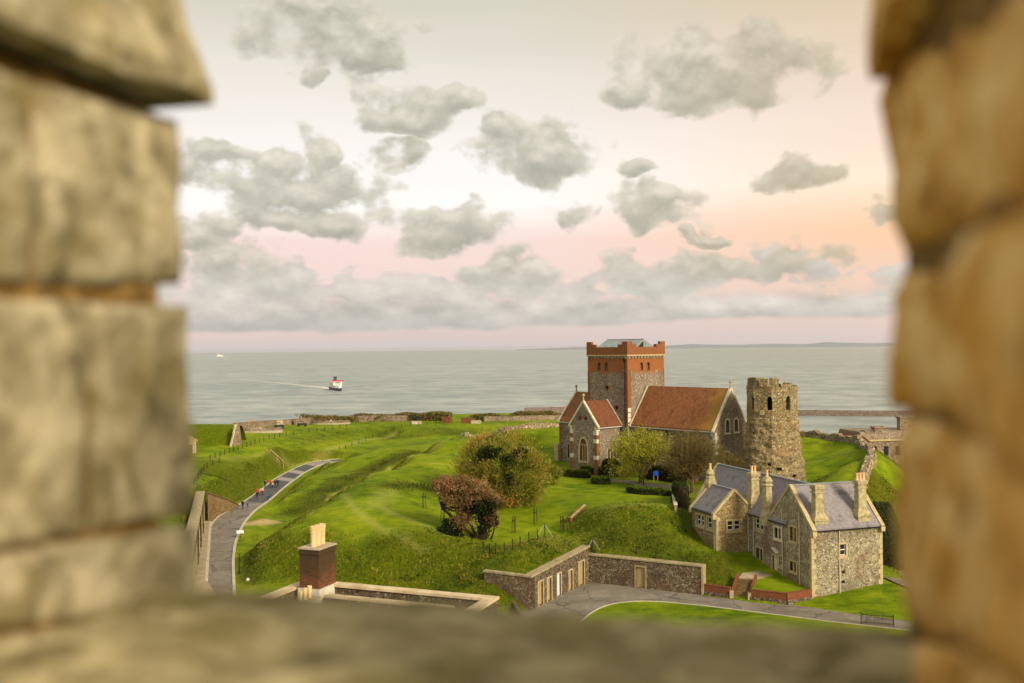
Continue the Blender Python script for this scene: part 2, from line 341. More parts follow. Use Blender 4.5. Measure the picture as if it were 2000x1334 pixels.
def sea_mat():
    m, t = newmat('sea_water'); v = t.coord(); X, Y, Z = t.xyz(v)
    n = t.noise(t.vm('MULTIPLY', v, (.6, 1, 1)), .022, 8, .68, .5); n2 = t.noise(t.vm('MULTIPLY', v, (.16, 1, 1)), .0028, 6, .6); n3 = t.noise(t.vm('MULTIPLY', v, (.35, 1, 1)), .006, 7, .7)
    c = t.ramp(n2, [(.35, lin((134, 143, 138))), (.65, lin((156, 162, 154)))])
    c = t.mix(t.m('MULTIPLY', t.sstep(n3, .5, .7), .35), c, lin((128, 142, 134)))
    c = t.mix(t.m('MULTIPLY', t.sstep(t.noise(t.vm('MULTIPLY', v, (.5, 1, 1)), .045, 5, .75), .66, .76), .55), c, lin((214, 214, 204)))
    n5 = t.noise(t.vm('MULTIPLY', v, (.8, 1, 1)), .011, 5, .7); c = t.mix(t.m('MULTIPLY', t.sstep(n5, .5, .6), .55), c, lin((100, 116, 112))); c = t.mix(t.m('MULTIPLY', t.sstep(n5, .5, .38), .4), c, lin((190, 192, 180)))
    t.put(t.p.inputs['Base Color'], c); t.p.inputs['Roughness'].default_value = .38; t.p.inputs['Specular IOR Level'].default_value = .35; t.p.inputs['IOR'].default_value = 1.33
    bump(t, t.m('ADD', n, t.m('MULTIPLY', n3, 1.4)), 1, 6.5)
    return m
MT['sea'] = sea_mat()

# ------------------------------------------------------------------ mesh helpers
class G:
    def __init__(s): s.v = []; s.f = []
    def add(s, v, f):
        o = len(s.v); s.v += [tuple(map(float, q)) for q in v]; s.f += [tuple(o+i for i in q) for q in f]; return s
    def box(s, x0, x1, y0, y1, z0, z1):
        return s.add([(x0, y0, z0), (x1, y0, z0), (x1, y1, z0), (x0, y1, z0), (x0, y0, z1), (x1, y0, z1), (x1, y1, z1), (x0, y1, z1)],
                     [(0, 3, 2, 1), (4, 5, 6, 7), (0, 1, 5, 4), (1, 2, 6, 5), (2, 3, 7, 6), (3, 0, 4, 7)])
    def prism(s, poly, axis, a, b):
        n = len(poly)
        mp = {'x': lambda p, q, r: (r, p, q), 'y': lambda p, q, r: (p, r, q), 'z': lambda p, q, r: (p, q, r)}[axis]
        v = [mp(p, q, a) for p, q in poly] + [mp(p, q, b) for p, q in poly]
        return s.add(v, [tuple(range(n))[::-1], tuple(range(n, 2*n))] + [(i, (i+1) % n, n+(i+1) % n, n+i) for i in range(n)])
    def beam(s, p0, p1, w, h, up=(0, 0, 1)):
        p0, p1 = Vector(p0), Vector(p1); dd = (p1-p0).normalized(); u = Vector(up)
        if abs(dd.dot(u)) > .98: u = Vector((0, 1, 0))
        sd_ = dd.cross(u).normalized(); u = sd_.cross(dd).normalized()
        v = []
        for p in (p0, p1):
            for (i, j) in ((-1, -1), (1, -1), (1, 1), (-1, 1)): v.append(p + sd_*i*w/2 + u*j*h/2)
        return s.add(v, [(0, 1, 2, 3), (7, 6, 5, 4), (0, 4, 5, 1), (1, 5, 6, 2), (2, 6, 7, 3), (3, 7, 4, 0)])
    def lathe(s, prof, n=12, c=(0, 0, 0), cap=True):
        v = []; f = []
        for (r, z) in prof:
            for k in range(n):
                a = 2*math.pi*k/n; v.append((c[0]+r*math.cos(a), c[1]+r*math.sin(a), c[2]+z))
        for i in range(len(prof)-1):
            for k in range(n): f.append((i*n+k, i*n+(k+1) % n, (i+1)*n+(k+1) % n, (i+1)*n+k))
        if cap: f.append(tuple(range(n))[::-1]); f.append(tuple((len(prof)-1)*n+k for k in range(n)))
        return s.add(v, f)
    def tube(s, pts, rad, n=6):
        pts = [Vector(p) for p in pts]; v = []; f = []
        for i, p in enumerate(pts):
            dd = (pts[min(i+1, len(pts)-1)]-pts[max(i-1, 0)]).normalized()
            u = dd.orthogonal().normalized(); w = dd.cross(u)
            r = rad[i] if isinstance(rad, (list, tuple)) else rad
            for k in range(n):
                a = 2*math.pi*k/n; v.append(p+u*r*math.cos(a)+w*r*math.sin(a))
        for i in range(len(pts)-1):
            for k in range(n): f.append((i*n+k, i*n+(k+1) % n, (i+1)*n+(k+1) % n, (i+1)*n+k))
        f.append(tuple(range(n))[::-1]); f.append(tuple((len(pts)-1)*n+k for k in range(n)))
        return s.add(v, f)
    def mesh(s, name='m', fix=True):
        me = bpy.data.meshes.new(name); me.from_pydata(s.v, [], s.f)
        if fix:
            bm = bmesh.new(); bm.from_mesh(me); bmesh.ops.recalc_face_normals(bm, faces=bm.faces); bm.to_mesh(me); bm.free()
        return me
    def obj(s, name, mat, parent=None, fix=True, smooth=False):
        return link(name, s.mesh(name, fix), mat, parent, smooth)
def link(name, me, mat, parent=None, smooth=False):
    o = bpy.data.objects.new(name, me); C.objects.link(o)
    if mat is not None and not me.materials: me.materials.append(MT[mat] if isinstance(mat, str) else mat)
    if parent is not None: o.parent = parent
    if smooth: me.polygons.foreach_set('use_smooth', np.ones(len(me.polygons), bool))
    return o
def tag(o, label=None, cat=None, group=None, kind=None):
    if label: o['label'] = label
    if cat: o['category'] = cat
    if group: o['group'] = group
    if kind: o['kind'] = kind
    return o
def thing(name, label, cat, loc=(0, 0, 0), rz=0, group=None):
    o = bpy.data.objects.new(name, None); C.objects.link(o); o.location = tuple(map(float, loc)); o.rotation_euler = (0, 0, rz); o.empty_display_size = .3
    return tag(o, label, cat, group)
def copy_tree(o, parent=None):
    c = o.copy(); C.objects.link(c); c.parent = parent
    for ch in list(o.children): copy_tree(ch, c)
    return c
def islands(g):
    n = len(g.v); par = list(range(n))
    def fd(a):
        while par[a] != a: par[a] = par[par[a]]; a = par[a]
        return a
    for q in g.f:
        for k in q[1:]: par[fd(k)] = fd(q[0])
    D = {}
    for q in g.f: D.setdefault(fd(q[0]), []).append(q)
    out = []
    for fs in D.values():
        ids = sorted({i for q in fs for i in q}); mp = {i: k for k, i in enumerate(ids)}; out.append(G().add([g.v[i] for i in ids], [tuple(mp[i] for i in q) for q in fs]))
    return out
def each(g, name, mat, parent):
    r = [gi.obj(name, mat, parent) for gi in islands(g)]; return r[0]
def cut_each(o, g):
    for gi in islands(g): cut(o, gi)
def cut(o, g):
    """subtract the solids in g from mesh object o"""
    co = g.obj('cutter', None); md = o.modifiers.new('b', 'BOOLEAN'); md.operation = 'DIFFERENCE'; md.solver = 'EXACT'; md.object = co
    mw = co.matrix_world
    pr = o.parent; o.parent = None
    bpy.context.view_layer.update(); dg = bpy.context.evaluated_depsgraph_get()
    me = bpy.data.meshes.new_from_object(o.evaluated_get(dg)); o.modifiers.clear(); o.data = me; o.parent = pr
    bpy.data.objects.remove(co)
def fbm(x, y, z, o=4):
    return mnoise.fractal(Vector((x, y, z)), 1.0, 2.0, o)

# ------------------------------------------------------------------ ground
GP = []
def gp(*pts):
    for (px, py, z) in pts:
        p = atZ(px, py, z); GP.append((p[0], p[1], z))
def gx(*pts): GP.extend(pts)
gp((420, 1160, 0), (400, 1080, 0), (440, 1040, 0), (470, 1000, 0), (520, 965, 0), (575, 930, 0), (620, 910, 0), (455, 1110, 0), (500, 1010, .2), (560, 962, .4), (610, 925, .5),
   (1037, 1192, 0), (1370, 1165, 0), (1585, 1178, 0), (1650, 1210, 0), (1250, 1185, 0), (1450, 1205, 0), (1720, 1215, 0), (800, 1160, .3), (690, 1160, .4), (600, 1150, .5), (520, 1135, .3))
gx((-8, 111, 0), (-4, 110, 0), (0, 35, 0), (-40, 35, 0), (40, 35, 0), (-30, 70, 0), (30, 70, 0), (60, 100, 0), (-70, 70, 0), (-20, 100, 0), (0, 105, 0), (20, 100, 0), (90, 70, 0), (-100, 110, 4), (-60, 110, 4.5))
# bunker top, hollow with the trees, second mound
gp((1080, 1047, 5.6), (1010, 1092, 4.7), (1130, 1058, 4.8), (1050, 1082, 4.9), (1030, 1062, 5.2),
   (1000, 1068, 4.1), (950, 1066, 4.1), (900, 1052, 4.3), (1050, 1032, 4.3), (1100, 1035, 4.3), (1000, 1010, 4.7), (870, 1015, 5.2), (930, 1000, 5.0), (1060, 1000, 5.0),
   (1200, 1002, 7.4), (1260, 990, 7.9), (1150, 1005, 6.5), (1320, 1000, 7.2), (1290, 985, 7.8), (1220, 1040, 5.6), (1300, 1050, 5.2), (1130, 1040, 4.6), (1240, 1072, 4.0), (1170, 1076, 3.9), (1340, 1088, 3.6), (1345, 1050, 4.6),
   (1100, 1000, 5.4), (1110, 975, 5.9))
# lawn by the church and the Roman tower
gp((1080, 965, 5.8), (1100, 940, 6.2), (1200, 965, 6.0), (1290, 958, 6.2), (1350, 960, 6.2), (1113, 921, 6.5), (1165, 922, 6.5), (1230, 928, 6.5), (1450, 950, 6.5), (1575, 945, 6.6), (1330, 985, 6.2), (1070, 910, 7.0))
gx((22, 192, 6.5), (38, 173, 6.5), (30, 178, 6.5), (44, 160, 6.4), (36, 142, 5.6), (44, 135, 4.6), (46, 126, 2.2), (44, 119.6, 1.1), (38, 150, 6.2), (30, 150, 6.2))
gp((1600, 932, 7), (1650, 928, 7.6), (1600, 885, 9.4), (1680, 896, 9.9), (1650, 884, 10.1), (1620, 872, 10.4), (1570, 853, 11.4), (1650, 861, 11.4), (1610, 857, 11.4), (1682, 869, 11.2), (1704, 893, 10.6), (1700, 908, 10.1), (1700, 880, 11), (1690, 925, 9.5), (1672, 952, 8.3),
   (1735, 905, 8.5), (1740, 960, 5.5), (1745, 1010, 3.6), (1738, 1060, 2.2), (1730, 1110, 1.2))
gx((78, 180, 2), (72, 150, 1), (100, 200, -8), (90, 250, -12), (64, 222, 2), (70, 240, -8), (120, 150, -5), (100, 100, -1), (70, 110, .3), (140, 250, -20), (150, 90, -3), (45, 240, 3), (180, 180, -20), (60, 300, -20))
# rampart behind the church and the long crest down to the road
gp((905, 854, 10.9), (1000, 840, 11.2), (1095, 834, 11.4), (1050, 872, 8.4), (1085, 900, 7.2), (960, 865, 9.6), (890, 856, 11), (850, 869, 10.6), (800, 891, 10), (720, 929, 8.5), (660, 963, 7.2), (600, 1004, 5.5), (540, 1046, 3.6), (490, 1088, 1.4))
gx((30, 236, 9), (12, 245, 6), (-8, 234, 6), (-15, 228, 4.2), (-22, 214, 2.4), (-26, 202, 1.0), (-29, 188, .2), (-33, 174, -.2), (-36.5, 160, -.1), (-40, 149, 0), (-8, 250, 4), (20, 280, 4))
gp((860, 890, 9.6), (870, 930, 8.2), (860, 960, 7.0), (800, 930, 8.8), (760, 960, 7.9), (830, 985, 6.4), (780, 1000, 6.3), (840, 1030, 5.4), (720, 1000, 6.4), (700, 1050, 4.4), (800, 1055, 5.0), (880, 1075, 4.3), (800, 1100, 2.8), (900, 1110, 3.0), (960, 1135, 2.7), (1000, 1165, 1.3), (650, 1100, 2.2), (560, 1100, 1.6), (620, 1050, 4.2))
# second ridge beside the road
gp((805, 874, 5.6), (750, 876, 5.0), (690, 895, 4.0), (620, 935, 2.4), (560, 970, 1.2), (700, 935, 2.2), (740, 915, 2.8), (640, 965, 1.4), (720, 885, 4.6))
# banks and the gun platform beyond the road
gp((400, 1012, 1.2), (470, 983, .1), (540, 932, .2), (600, 902, .6), (400, 955, 4.8), (430, 935, 4.6), (470, 904, 4.5), (540, 902, 3.0), (500, 940, 1.9), (450, 960, 2.4), (550, 893, 3.4),
   (385, 930, 5.4), (420, 900, 5.9), (490, 868, 6.3), (550, 852, 6.0), (610, 842, 5.6), (660, 835, 5.2), (560, 880, 4.4), (640, 872, 2.6), (690, 864, 2.2), (620, 886, 1.9), (580, 888, 3.0), (760, 852, 2.3), (800, 858, 2.2),
   (400, 870, 6.3), (420, 885, 6.2), (500, 850, 6.1), (620, 830, 5.1), (720, 828, 4.8), (780, 836, 4.5), (850, 826, 4.5), (950, 828, 4.5), (1050, 826, 4.5), (800, 818, 4.5), (700, 838, 4.6), (1080, 818, 4.5))
gx((-75, 180, 5.5), (-100, 160, 6), (-80, 230, 6.2), (-130, 240, 6.5), (-120, 300, 6), (-160, 200, 6.5), (-200, 300, 6), (20, 340, 4.5), (-40, 380, 4.5), (20, 380, 4.5), (-100, 340, 5), (-60, 380, 4.5), (40, 330, 2), (-55, 140, 4.6))
gp((1400, 1138, 1.2), (1430, 1122, 1.8), (1400, 1118, 2.2), (1455, 1112, 1.9), (1530, 1152, .9), (1510, 1130, 1.5), (1380, 1098, 3.2))
GP = np.array(GP)
def rbf_fit(P, c=2.5, smooth=.06):
    d_ = np.hypot(P[:, None, 0]-P[None, :, 0], P[:, None, 1]-P[None, :, 1]); A = -np.sqrt(d_*d_+c*c)
    n = len(P); M = np.zeros((n+3, n+3)); M[:n, :n] = A - smooth*np.eye(n); M[:n, n] = 1; M[:n, n+1:] = P[:, :2]/100; M[n, :n] = 1; M[n+1:, :n] = P[:, :2].T/100
    return np.linalg.solve(M, np.concatenate([P[:, 2], np.zeros(3)]))
RW = rbf_fit(GP)
def rbf(x, y, c=2.5):
    sh = x.shape; x = x.ravel(); y = y.ravel(); out = np.zeros(len(x)); n = len(GP)
    for i in range(0, len(x), 20000):
        xs = x[i:i+20000]; ys = y[i:i+20000]
        d2 = (xs[:, None]-GP[None, :, 0])**2 + (ys[:, None]-GP[None, :, 1])**2
        out[i:i+20000] = (-np.sqrt(d2+c*c))@RW[:n] + RW[n] + xs/100*RW[n+1] + ys/100*RW[n+2]
    return out.reshape(sh)
def axis_pts(segs):
    r = [segs[0][0]]
    for (a, b, s) in segs:
        k = max(1, int(round((b-a)/s))); r += list(np.linspace(a, b, k+1)[1:])
    return np.array(r)
GXs = axis_pts([(-400, -150, 25), (-150, -80, 5), (-80, -60, 1.2), (-60, -8, .7), (-8, 40, .4), (40, 72, .7), (72, 110, 2), (110, 180, 7), (180, 400, 30)])
GYs = axis_pts([(20, 95, 5), (95, 110, .7), (110, 132, .4), (132, 180, .7), (180, 270, 1.1), (270, 390, 1.8), (390, 440, 5), (440, 520, 20)])
XX, YY = np.meshgrid(GXs, GYs)
ZZ = rbf(XX, YY)
def vnoise(x, y, s, seed=0):
    """smooth value noise on arrays"""
    x = x/s+seed*17.3; y = y/s+seed*9.1
    xi = np.floor(x).astype(int); yi = np.floor(y).astype(int); fx = x-xi; fy = y-yi; fx = fx*fx*(3-2*fx); fy = fy*fy*(3-2*fy)
    def h(a, b): 
        n = (a*374761393 + b*668265263 + seed*982451653) & 0x7fffffff; n = ((n ^ (n >> 13))*1274126177) & 0x7fffffff
        return ((n ^ (n >> 16)) & 0xffff)/65535.0
    return (h(xi, yi)*(1-fx)+h(xi+1, yi)*fx)*(1-fy)+(h(xi, yi+1)*(1-fx)+h(xi+1, yi+1)*fx)*fy
# key plan points of the bunker and its court
bN, bI, bE = atZ(1037, 1192, 0), atZ(1150, 1137, 0), atZ(1372, 1163, 0)
bdir = (bI-bN)/np.linalg.norm(bI-bN); bperp = np.array([bdir[1], -bdir[0], 0])      # into the court
bW = bN - bperp*6.2
HO = np.array([34.787, 116.569]); HTH = .31
hv = np.array([math.cos(HTH), math.sin(HTH)]); hu = np.array([-math.sin(HTH), math.cos(HTH)])
def hpt(x, y): return HO + hv*x + hu*y
def side(ax, ay, bx, by): return (bx-ax)*(YY-ay)-(by-ay)*(XX-ax)    # >0 left of a->b
# slightly lumpy turf
slope0 = np.hypot(np.gradient(ZZ, GXs, axis=1), np.gradient(ZZ, GYs, axis=0))
lump = np.clip((slope0-.08)*3, .12, 1)
lump = lump*np.clip((slope0-.03)*20, 0, 1)
ZZ = ZZ + lump*(.35*(vnoise(XX, YY, 4.5, 1)-.5) + .22*(vnoise(XX, YY, 1.9, 2)-.5))
# court floor: everything on the court side of the bunker fronts is level
def in_poly(x, y, poly):
    r = np.zeros(x.shape, bool); n = len(poly)
    for i in range(n):
        (x1, y1), (x2, y2) = poly[i], poly[(i+1) % n]
        c_ = ((y1 > y) != (y2 > y)) & (x < (x2-x1)*(y-y1)/(y2-y1+1e-12)+x1); r ^= c_
    return r
tq = .75
cN = bN - bperp*tq; cI = bI - bperp*tq + bdir*tq; cE = bE + bdir*tq
court = [tuple(cN[:2]), tuple(cI[:2]), tuple(cE[:2]), (bE[0]+.1, bE[1]), tuple(atZ(1440, 1172, 0)[:2]), tuple(atZ(1500, 1180, 0)[:2]), tuple(atZ(1590, 1182, 0)[:2]), (50, 110), (70, 60), (2, 60), (cN[0]-.3, 100)]
fill = [tuple((bN-bperp*.75+bdir*.6)[:2]), tuple((bI-bperp*.75)[:2]), tuple((bI-bperp*6)[:2]), tuple((bN-bperp*6.1+bdir*.6)[:2])]
ZZ = np.where(in_poly(XX, YY, fill), np.maximum(ZZ, 3.8+.06*((XX-bN[0])*bdir[0]+(YY-bN[1])*bdir[1])), ZZ)
inside = in_poly(XX, YY, court)
ZZ = np.where(inside, np.where(YY > 0, 0.0, ZZ), ZZ)
# left of the road the casemate wall holds back the bank
CF, CN_ = np.array([-54.0, 174.0]), np.array([-38.0, 117.0])
cdir = (CN_-CF)/np.linalg.norm(CN_-CF); cprp = np.array([-cdir[1], cdir[0]])
if cprp[0] < 0: cprp = -cprp
sgn = (XX-CF[0])*cprp[0]+(YY-CF[1])*cprp[1]; along = (XX-CF[0])*cdir[0]+(YY-CF[1])*cdir[1]
ZZ = np.where((along > -1) & (along < 75) & (sgn < -.8) & (sgn > -20), np.maximum(ZZ, 5.2), ZZ)
ZZ = np.where((along > -.5) & (along < 75) & (sgn >= -.8) & (sgn < 6.0), 0, ZZ)
# the road bed is level
def smooth_pl(P, n):
    P = np.array(P, float); d_ = np.concatenate([[0], np.cumsum(np.hypot(np.diff(P[:, 0]), np.diff(P[:, 1])))]); tt = np.linspace(0, d_[-1], n)
    Q = np.stack([np.interp(tt, d_, P[:, i]) for i in range(P.shape[1])], -1)
    for _ in range(3): Q[1:-1] = (Q[:-2]+2*Q[1:-1]+Q[2:])/4
    return Q
RL = smooth_pl([atZ(x, y, 0) for x, y in ((399, 1190), (402, 1132), (407, 1060), (411, 1024), (430, 1006), (454, 994), (485, 975), (539, 934), (577, 914), (602, 904), (630, 899.5), (660, 897))], 60)
RR = smooth_pl([atZ(x, y, 0) for x, y in ((459, 1190), (457, 1142), (455, 1095), (460, 1057), (476, 1022), (498, 997), (526, 978), (558, 950), (592, 925), (612, 914), (636, 905), (664, 901))], 60)
RC = (RL+RR)/2; RWD = np.hypot(*(RL-RR)[:, :2].T)/2
dmin = np.full(XX.shape, 1e9)
for c_, w_ in zip(RC, RWD): dmin = np.minimum(dmin, np.hypot(XX-c_[0], YY-c_[1])-w_)
kr = np.clip(1-(dmin-.6)/3.0, 0, 1); kr = kr*kr*(3-2*kr)
ZZ = ZZ*(1-kr) - .02*kr
# cliff
EX = [-400, -110, -89, -76, -38, 18, 60, 100, 400]; EY = [330, 336, 338, 358, 382, 384, 350, 330, 330]
edge = np.interp(XX, EX, EY)
cf = np.clip((YY-edge)/45, 0, 1); ZZ = ZZ*(1-cf) - 116*cf
from_i = lambda arr, v: np.clip(np.searchsorted(arr, v)-1, 0, len(arr)-2)
def gz(x, y):
    i = int(from_i(GXs, x)); j = int(from_i(GYs, y)); fx = (x-GXs[i])/(GXs[i+1]-GXs[i]); fy = (y-GYs[j])/(GYs[j+1]-GYs[j])
    return float(ZZ[j, i]*(1-fx)*(1-fy)+ZZ[j, i+1]*fx*(1-fy)+ZZ[j+1, i]*(1-fx)*fy+ZZ[j+1, i+1]*fx*fy)
def gza(x, y):
    i = from_i(GXs, x); j = from_i(GYs, y); fx = (x-GXs[i])/(GXs[i+1]-GXs[i]); fy = (y-GYs[j])/(GYs[j+1]-GYs[j])
    return ZZ[j, i]*(1-fx)*(1-fy)+ZZ[j, i+1]*fx*(1-fy)+ZZ[j+1, i]*(1-fx)*fy+ZZ[j+1, i+1]*fx*fy
def hit(px, py, y0=100., y1=400., n=1500):
    """where the sight line through a photograph pixel meets the ground"""
    dr = ray(px, py); Ys = np.linspace(y0, y1, n); xs = dr[0]/dr[1]*Ys; zs = CZ+dr[2]/dr[1]*Ys
    dz = zs-gza(xs, Ys); k = np.argmax(dz < 0)
    if dz[k] >= 0: k = n-1
    a = Ys[max(k-1, 0)]; b = Ys[k]
    for _ in range(12):
        m_ = (a+b)/2
        if CZ+dr[2]/dr[1]*m_-gz(dr[0]/dr[1]*m_, m_) < 0: b = m_
        else: a = m_
    x = dr[0]/dr[1]*b; return np.array([x, b, gz(x, b)])
def seg_dist(x, y, pl):
    d_ = np.full(x.shape, 1e9)
    for (a, b) in zip(pl[:-1], pl[1:]):
        ax, ay, bx, by = a[0], a[1], b[0], b[1]; L2 = (bx-ax)**2+(by-ay)**2+1e-9
        tt = np.clip(((x-ax)*(bx-ax)+(y-ay)*(by-ay))/L2, 0, 1); d_ = np.minimum(d_, np.hypot(x-ax-tt*(bx-ax), y-ay-tt*(by-ay)))
    return d_
slope = np.hypot(np.gradient(ZZ, GXs, axis=1), np.gradient(ZZ, GYs, axis=0))
ROUGH_SHADE = np.clip((slope-.3)*4.5, 0, 1)  # steep ground turns to rough grass; its darker green also paints slope shading
for (px, py, r) in ((1060, 1075, 8), (1230, 1035, 9), (900, 1105, 9), (830, 1100, 9), (750, 1110, 8), (680, 1110, 7), (600, 1095, 6), (540, 1090, 5), (1100, 1070, 5), (450, 935, 14), (1740, 930, 12)):
    c_ = hit(px, py); ROUGH_SHADE = np.maximum(ROUGH_SHADE, np.clip(1.3-np.hypot(XX-c_[0], YY-c_[1])/r, 0, 1))
c_ = atZ(1620, 905, 9); ROUGH_SHADE = ROUGH_SHADE*np.clip((np.hypot(XX-c_[0]+2, YY-c_[1])-15)/3, 0, 1)
WORN = np.zeros_like(ZZ)
for pl, w, s_ in (([(892, 856), (850, 872), (800, 894), (760, 912), (720, 932), (680, 952), (640, 978), (605, 1004)], .7, .9), ([(668, 966), (690, 990), (740, 1030), (800, 1060), (835, 1075)], .7, .55),
                  ([(735, 985), (790, 1012), (870, 1045)], .8, .5), ([(760, 960), (735, 985)], 2.2, .4), ([(1120, 1010), (1200, 988), (1290, 986)], 1.6, .45), ([(850, 905), (1000, 930), (1110, 955)], 1.0, .3), ([(1575, 905), (1660, 880)], .8, .3),
                  ([(560, 905), (640, 880), (700, 862), (770, 846)], 1.5, .5), ([(405, 898), (470, 893), (540, 893)], 1.2, .35), ([(1040, 1060), (1090, 1052)], 3, .4)):
    WORN = np.maximum(WORN, s_*np.clip(1.25-seg_dist(XX, YY, [hit(*q) for q in pl])/w, 0, 1))
DIRT = np.zeros_like(ZZ)
for pl, w in (([(482, 1024), (500, 1021), (530, 1018)], 1.7),):
    DIRT = np.maximum(DIRT, np.clip(1.3-seg_dist(XX, YY, [hit(*q) for q in pl])/w, 0, 1))
WEED_SHADE = np.zeros_like(ZZ)  # weedy patches whose dark tint also paints shade on steep mound faces
for pl, w, s_ in (([(535, 1016), (575, 998), (620, 972), (665, 946), (710, 922), (760, 902), (800, 885)], 3.4, 1.0), ([(775, 950), (815, 952), (850, 958)], 3.2, .8), ([(1175, 1050), (1240, 1052), (1320, 1066)], 3.0, .75), ([(1330, 1085), (1385, 1104), (1420, 1120)], 2.6, .6),
                  ([(475, 1090), (485, 1120), (500, 1140)], 1.8, .7), ([(740, 850), (820, 846), (900, 843)], 9, .5), ([(975, 1105), (1010, 1140)], 1.6, .6), ([(900, 1130), (960, 1140)], 2.2, .4), ([(1335, 975), (1340, 1010), (1345, 1040)], 1.8, .8), ([(590, 860), (640, 848), (690, 842)], 6, .35)):
    WEED_SHADE = np.maximum(WEED_SHADE, s_*np.clip(1.25-seg_dist(XX, YY, [hit(*q) for q in pl])/w, 0, 1)*np.clip(.4+vnoise(XX, YY, 2.5, 21), 0, 1)*(1 if w != 3.4 else np.clip((YY-183)/4, 0, 1)))
ROUGH_SHADE = np.maximum(ROUGH_SHADE, WEED_SHADE)
nx, ny = len(GXs), len(GYs)
me = bpy.data.meshes.new('ground')
idx = np.arange(nx*ny).reshape(ny, nx)
fq = np.stack([idx[:-1, :-1], idx[:-1, 1:], idx[1:, 1:], idx[1:, :-1]], -1).reshape(-1, 4)
def np_mesh(me, V, Fq, loops_per=4):
    me.vertices.add(len(V)); me.vertices.foreach_set('co', np.asarray(V, np.float32).ravel())
    me.loops.add(Fq.size); me.loops.foreach_set('vertex_index', Fq.astype(np.int32).ravel())
    me.polygons.add(len(Fq)); me.polygons.foreach_set('loop_start', np.arange(0, Fq.size, loops_per, dtype=np.int32))
    me.update(calc_edges=True); return me
np_mesh(me, np.stack([XX, YY, ZZ], -1).reshape(-1, 3), fq)
for nm, A in (('rough', ROUGH_SHADE), ('worn', WORN), ('dirt', DIRT), ('weed_shade', WEED_SHADE)):
    at = me.attributes.new(nm, 'FLOAT', 'POINT'); at.data.foreach_set('value', A.ravel().astype(np.float32))
ground = link('ground', me, 'grass', smooth=True); tag(ground, kind='structure')

# ------------------------------------------------------------------ sea, far coast
SEA = -110.0
rad = [300, 600, 1000, 1600, 2500, 4000, 7000, 12000, 20000, 32000, 55000]
V = [(0, 0, SEA)]; Fc = []; ns = 64
for r in rad:
    for k in range(ns): V.append((r*math.sin(2*math.pi*k/ns), r*math.cos(2*math.pi*k/ns), SEA))
for k in range(ns): Fc.append((0, 1+(k+1) % ns, 1+k))
for i in range(len(rad)-1):
    for k in range(ns): Fc.append((1+i*ns+k, 1+i*ns+(k+1) % ns, 1+(i+1)*ns+(k+1) % ns, 1+(i+1)*ns+k))
sea = G().add(V, Fc).obj('sea', 'sea'); tag(sea, kind='structure')
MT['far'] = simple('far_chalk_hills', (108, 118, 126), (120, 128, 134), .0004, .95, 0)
g = G(); N_ = 90; v = []; f = []
for i in range(N_+1):
    tt = i/N_; px = 1010+tt*1300; dr = ray(px, 680); Yd = 44000
    x = dr[0]/dr[1]*Yd
    hgt = 30+ 150*min(1, tt*5)*(.35+.9*abs(fbm(tt*5, 1.3, 0, 4))+.35*min(1, tt*2.5))
    v += [(x, Yd, SEA-5), (x, Yd+600, SEA+hgt), (x, Yd+4000, SEA-5)]
for i in range(N_):
    for j in range(2): f.append((3*i+j, 3*i+3+j, 3*i+4+j, 3*i+1+j))
far = g.add(v, f).obj('far_hills', 'far'); tag(far, kind='structure')

def strip(pts_l, pts_r, z=.02):
    """sheet between two edges of ground points"""
    v = []; f = []
    for a, b in zip(pts_l, pts_r): v += [(a[0], a[1], a[2]+z), (b[0], b[1], b[2]+z)]
    for i in range(len(pts_l)-1): f.append((2*i, 2*i+1, 2*i+3, 2*i+2))
    return G().add(v, f)

# ------------------------------------------------------------------ roads and kerbs
def sheet(name, poly, z, mat, parent=None):
    g = G(); g.add([(p[0], p[1], z) for p in poly], [tuple(range(len(poly)))]); return g.obj(name, mat, parent)
def up(me_o):
    m_ = me_o.data
    if m_.polygons[0].normal.z < 0: m_.flip_normals()
    return me_o
road = up(strip(RL[:32], RR[:32], .03).obj('road', 'asphalt')); tag(road, kind='structure')
up(strip(RL[31:], RR[31:], .03).obj('road_surface', 'asphalt_dark', road))
def kerb_line(P, w, h, z0, name, parent, sgn=1):
    P = np.array(P)
    for a, b in zip(P[:-1], P[1:]):
        u_ = (b-a)/np.linalg.norm(b-a)*.015; k_ = random.uniform(-.012, .012)
        G().beam((a[0]+u_[0], a[1]+u_[1], z0+h/2+k_), (b[0]-u_[0], b[1]-u_[1], z0+h/2+k_), w*random.uniform(.92, 1.06), h).obj(name, 'kerb', parent)
kerb_line(RL[14:], .35, .2, -.06, 'kerb_stone', road); kerb_line(RR, .4, .2, -.06, 'kerb_stone', road)
def rp(i, k): return RL[i]*(1-k)+RR[i]*k
for (i, j, k0, k1) in ((43, 45, .05, .95), (48, 50, .05, .95), (54, 58, .04, .96)):
    up(sheet('road_patch', [rp(i, k0), rp(j, k0), rp(j, k1), rp(i, k1)], .036, 'asphalt_pale', road))
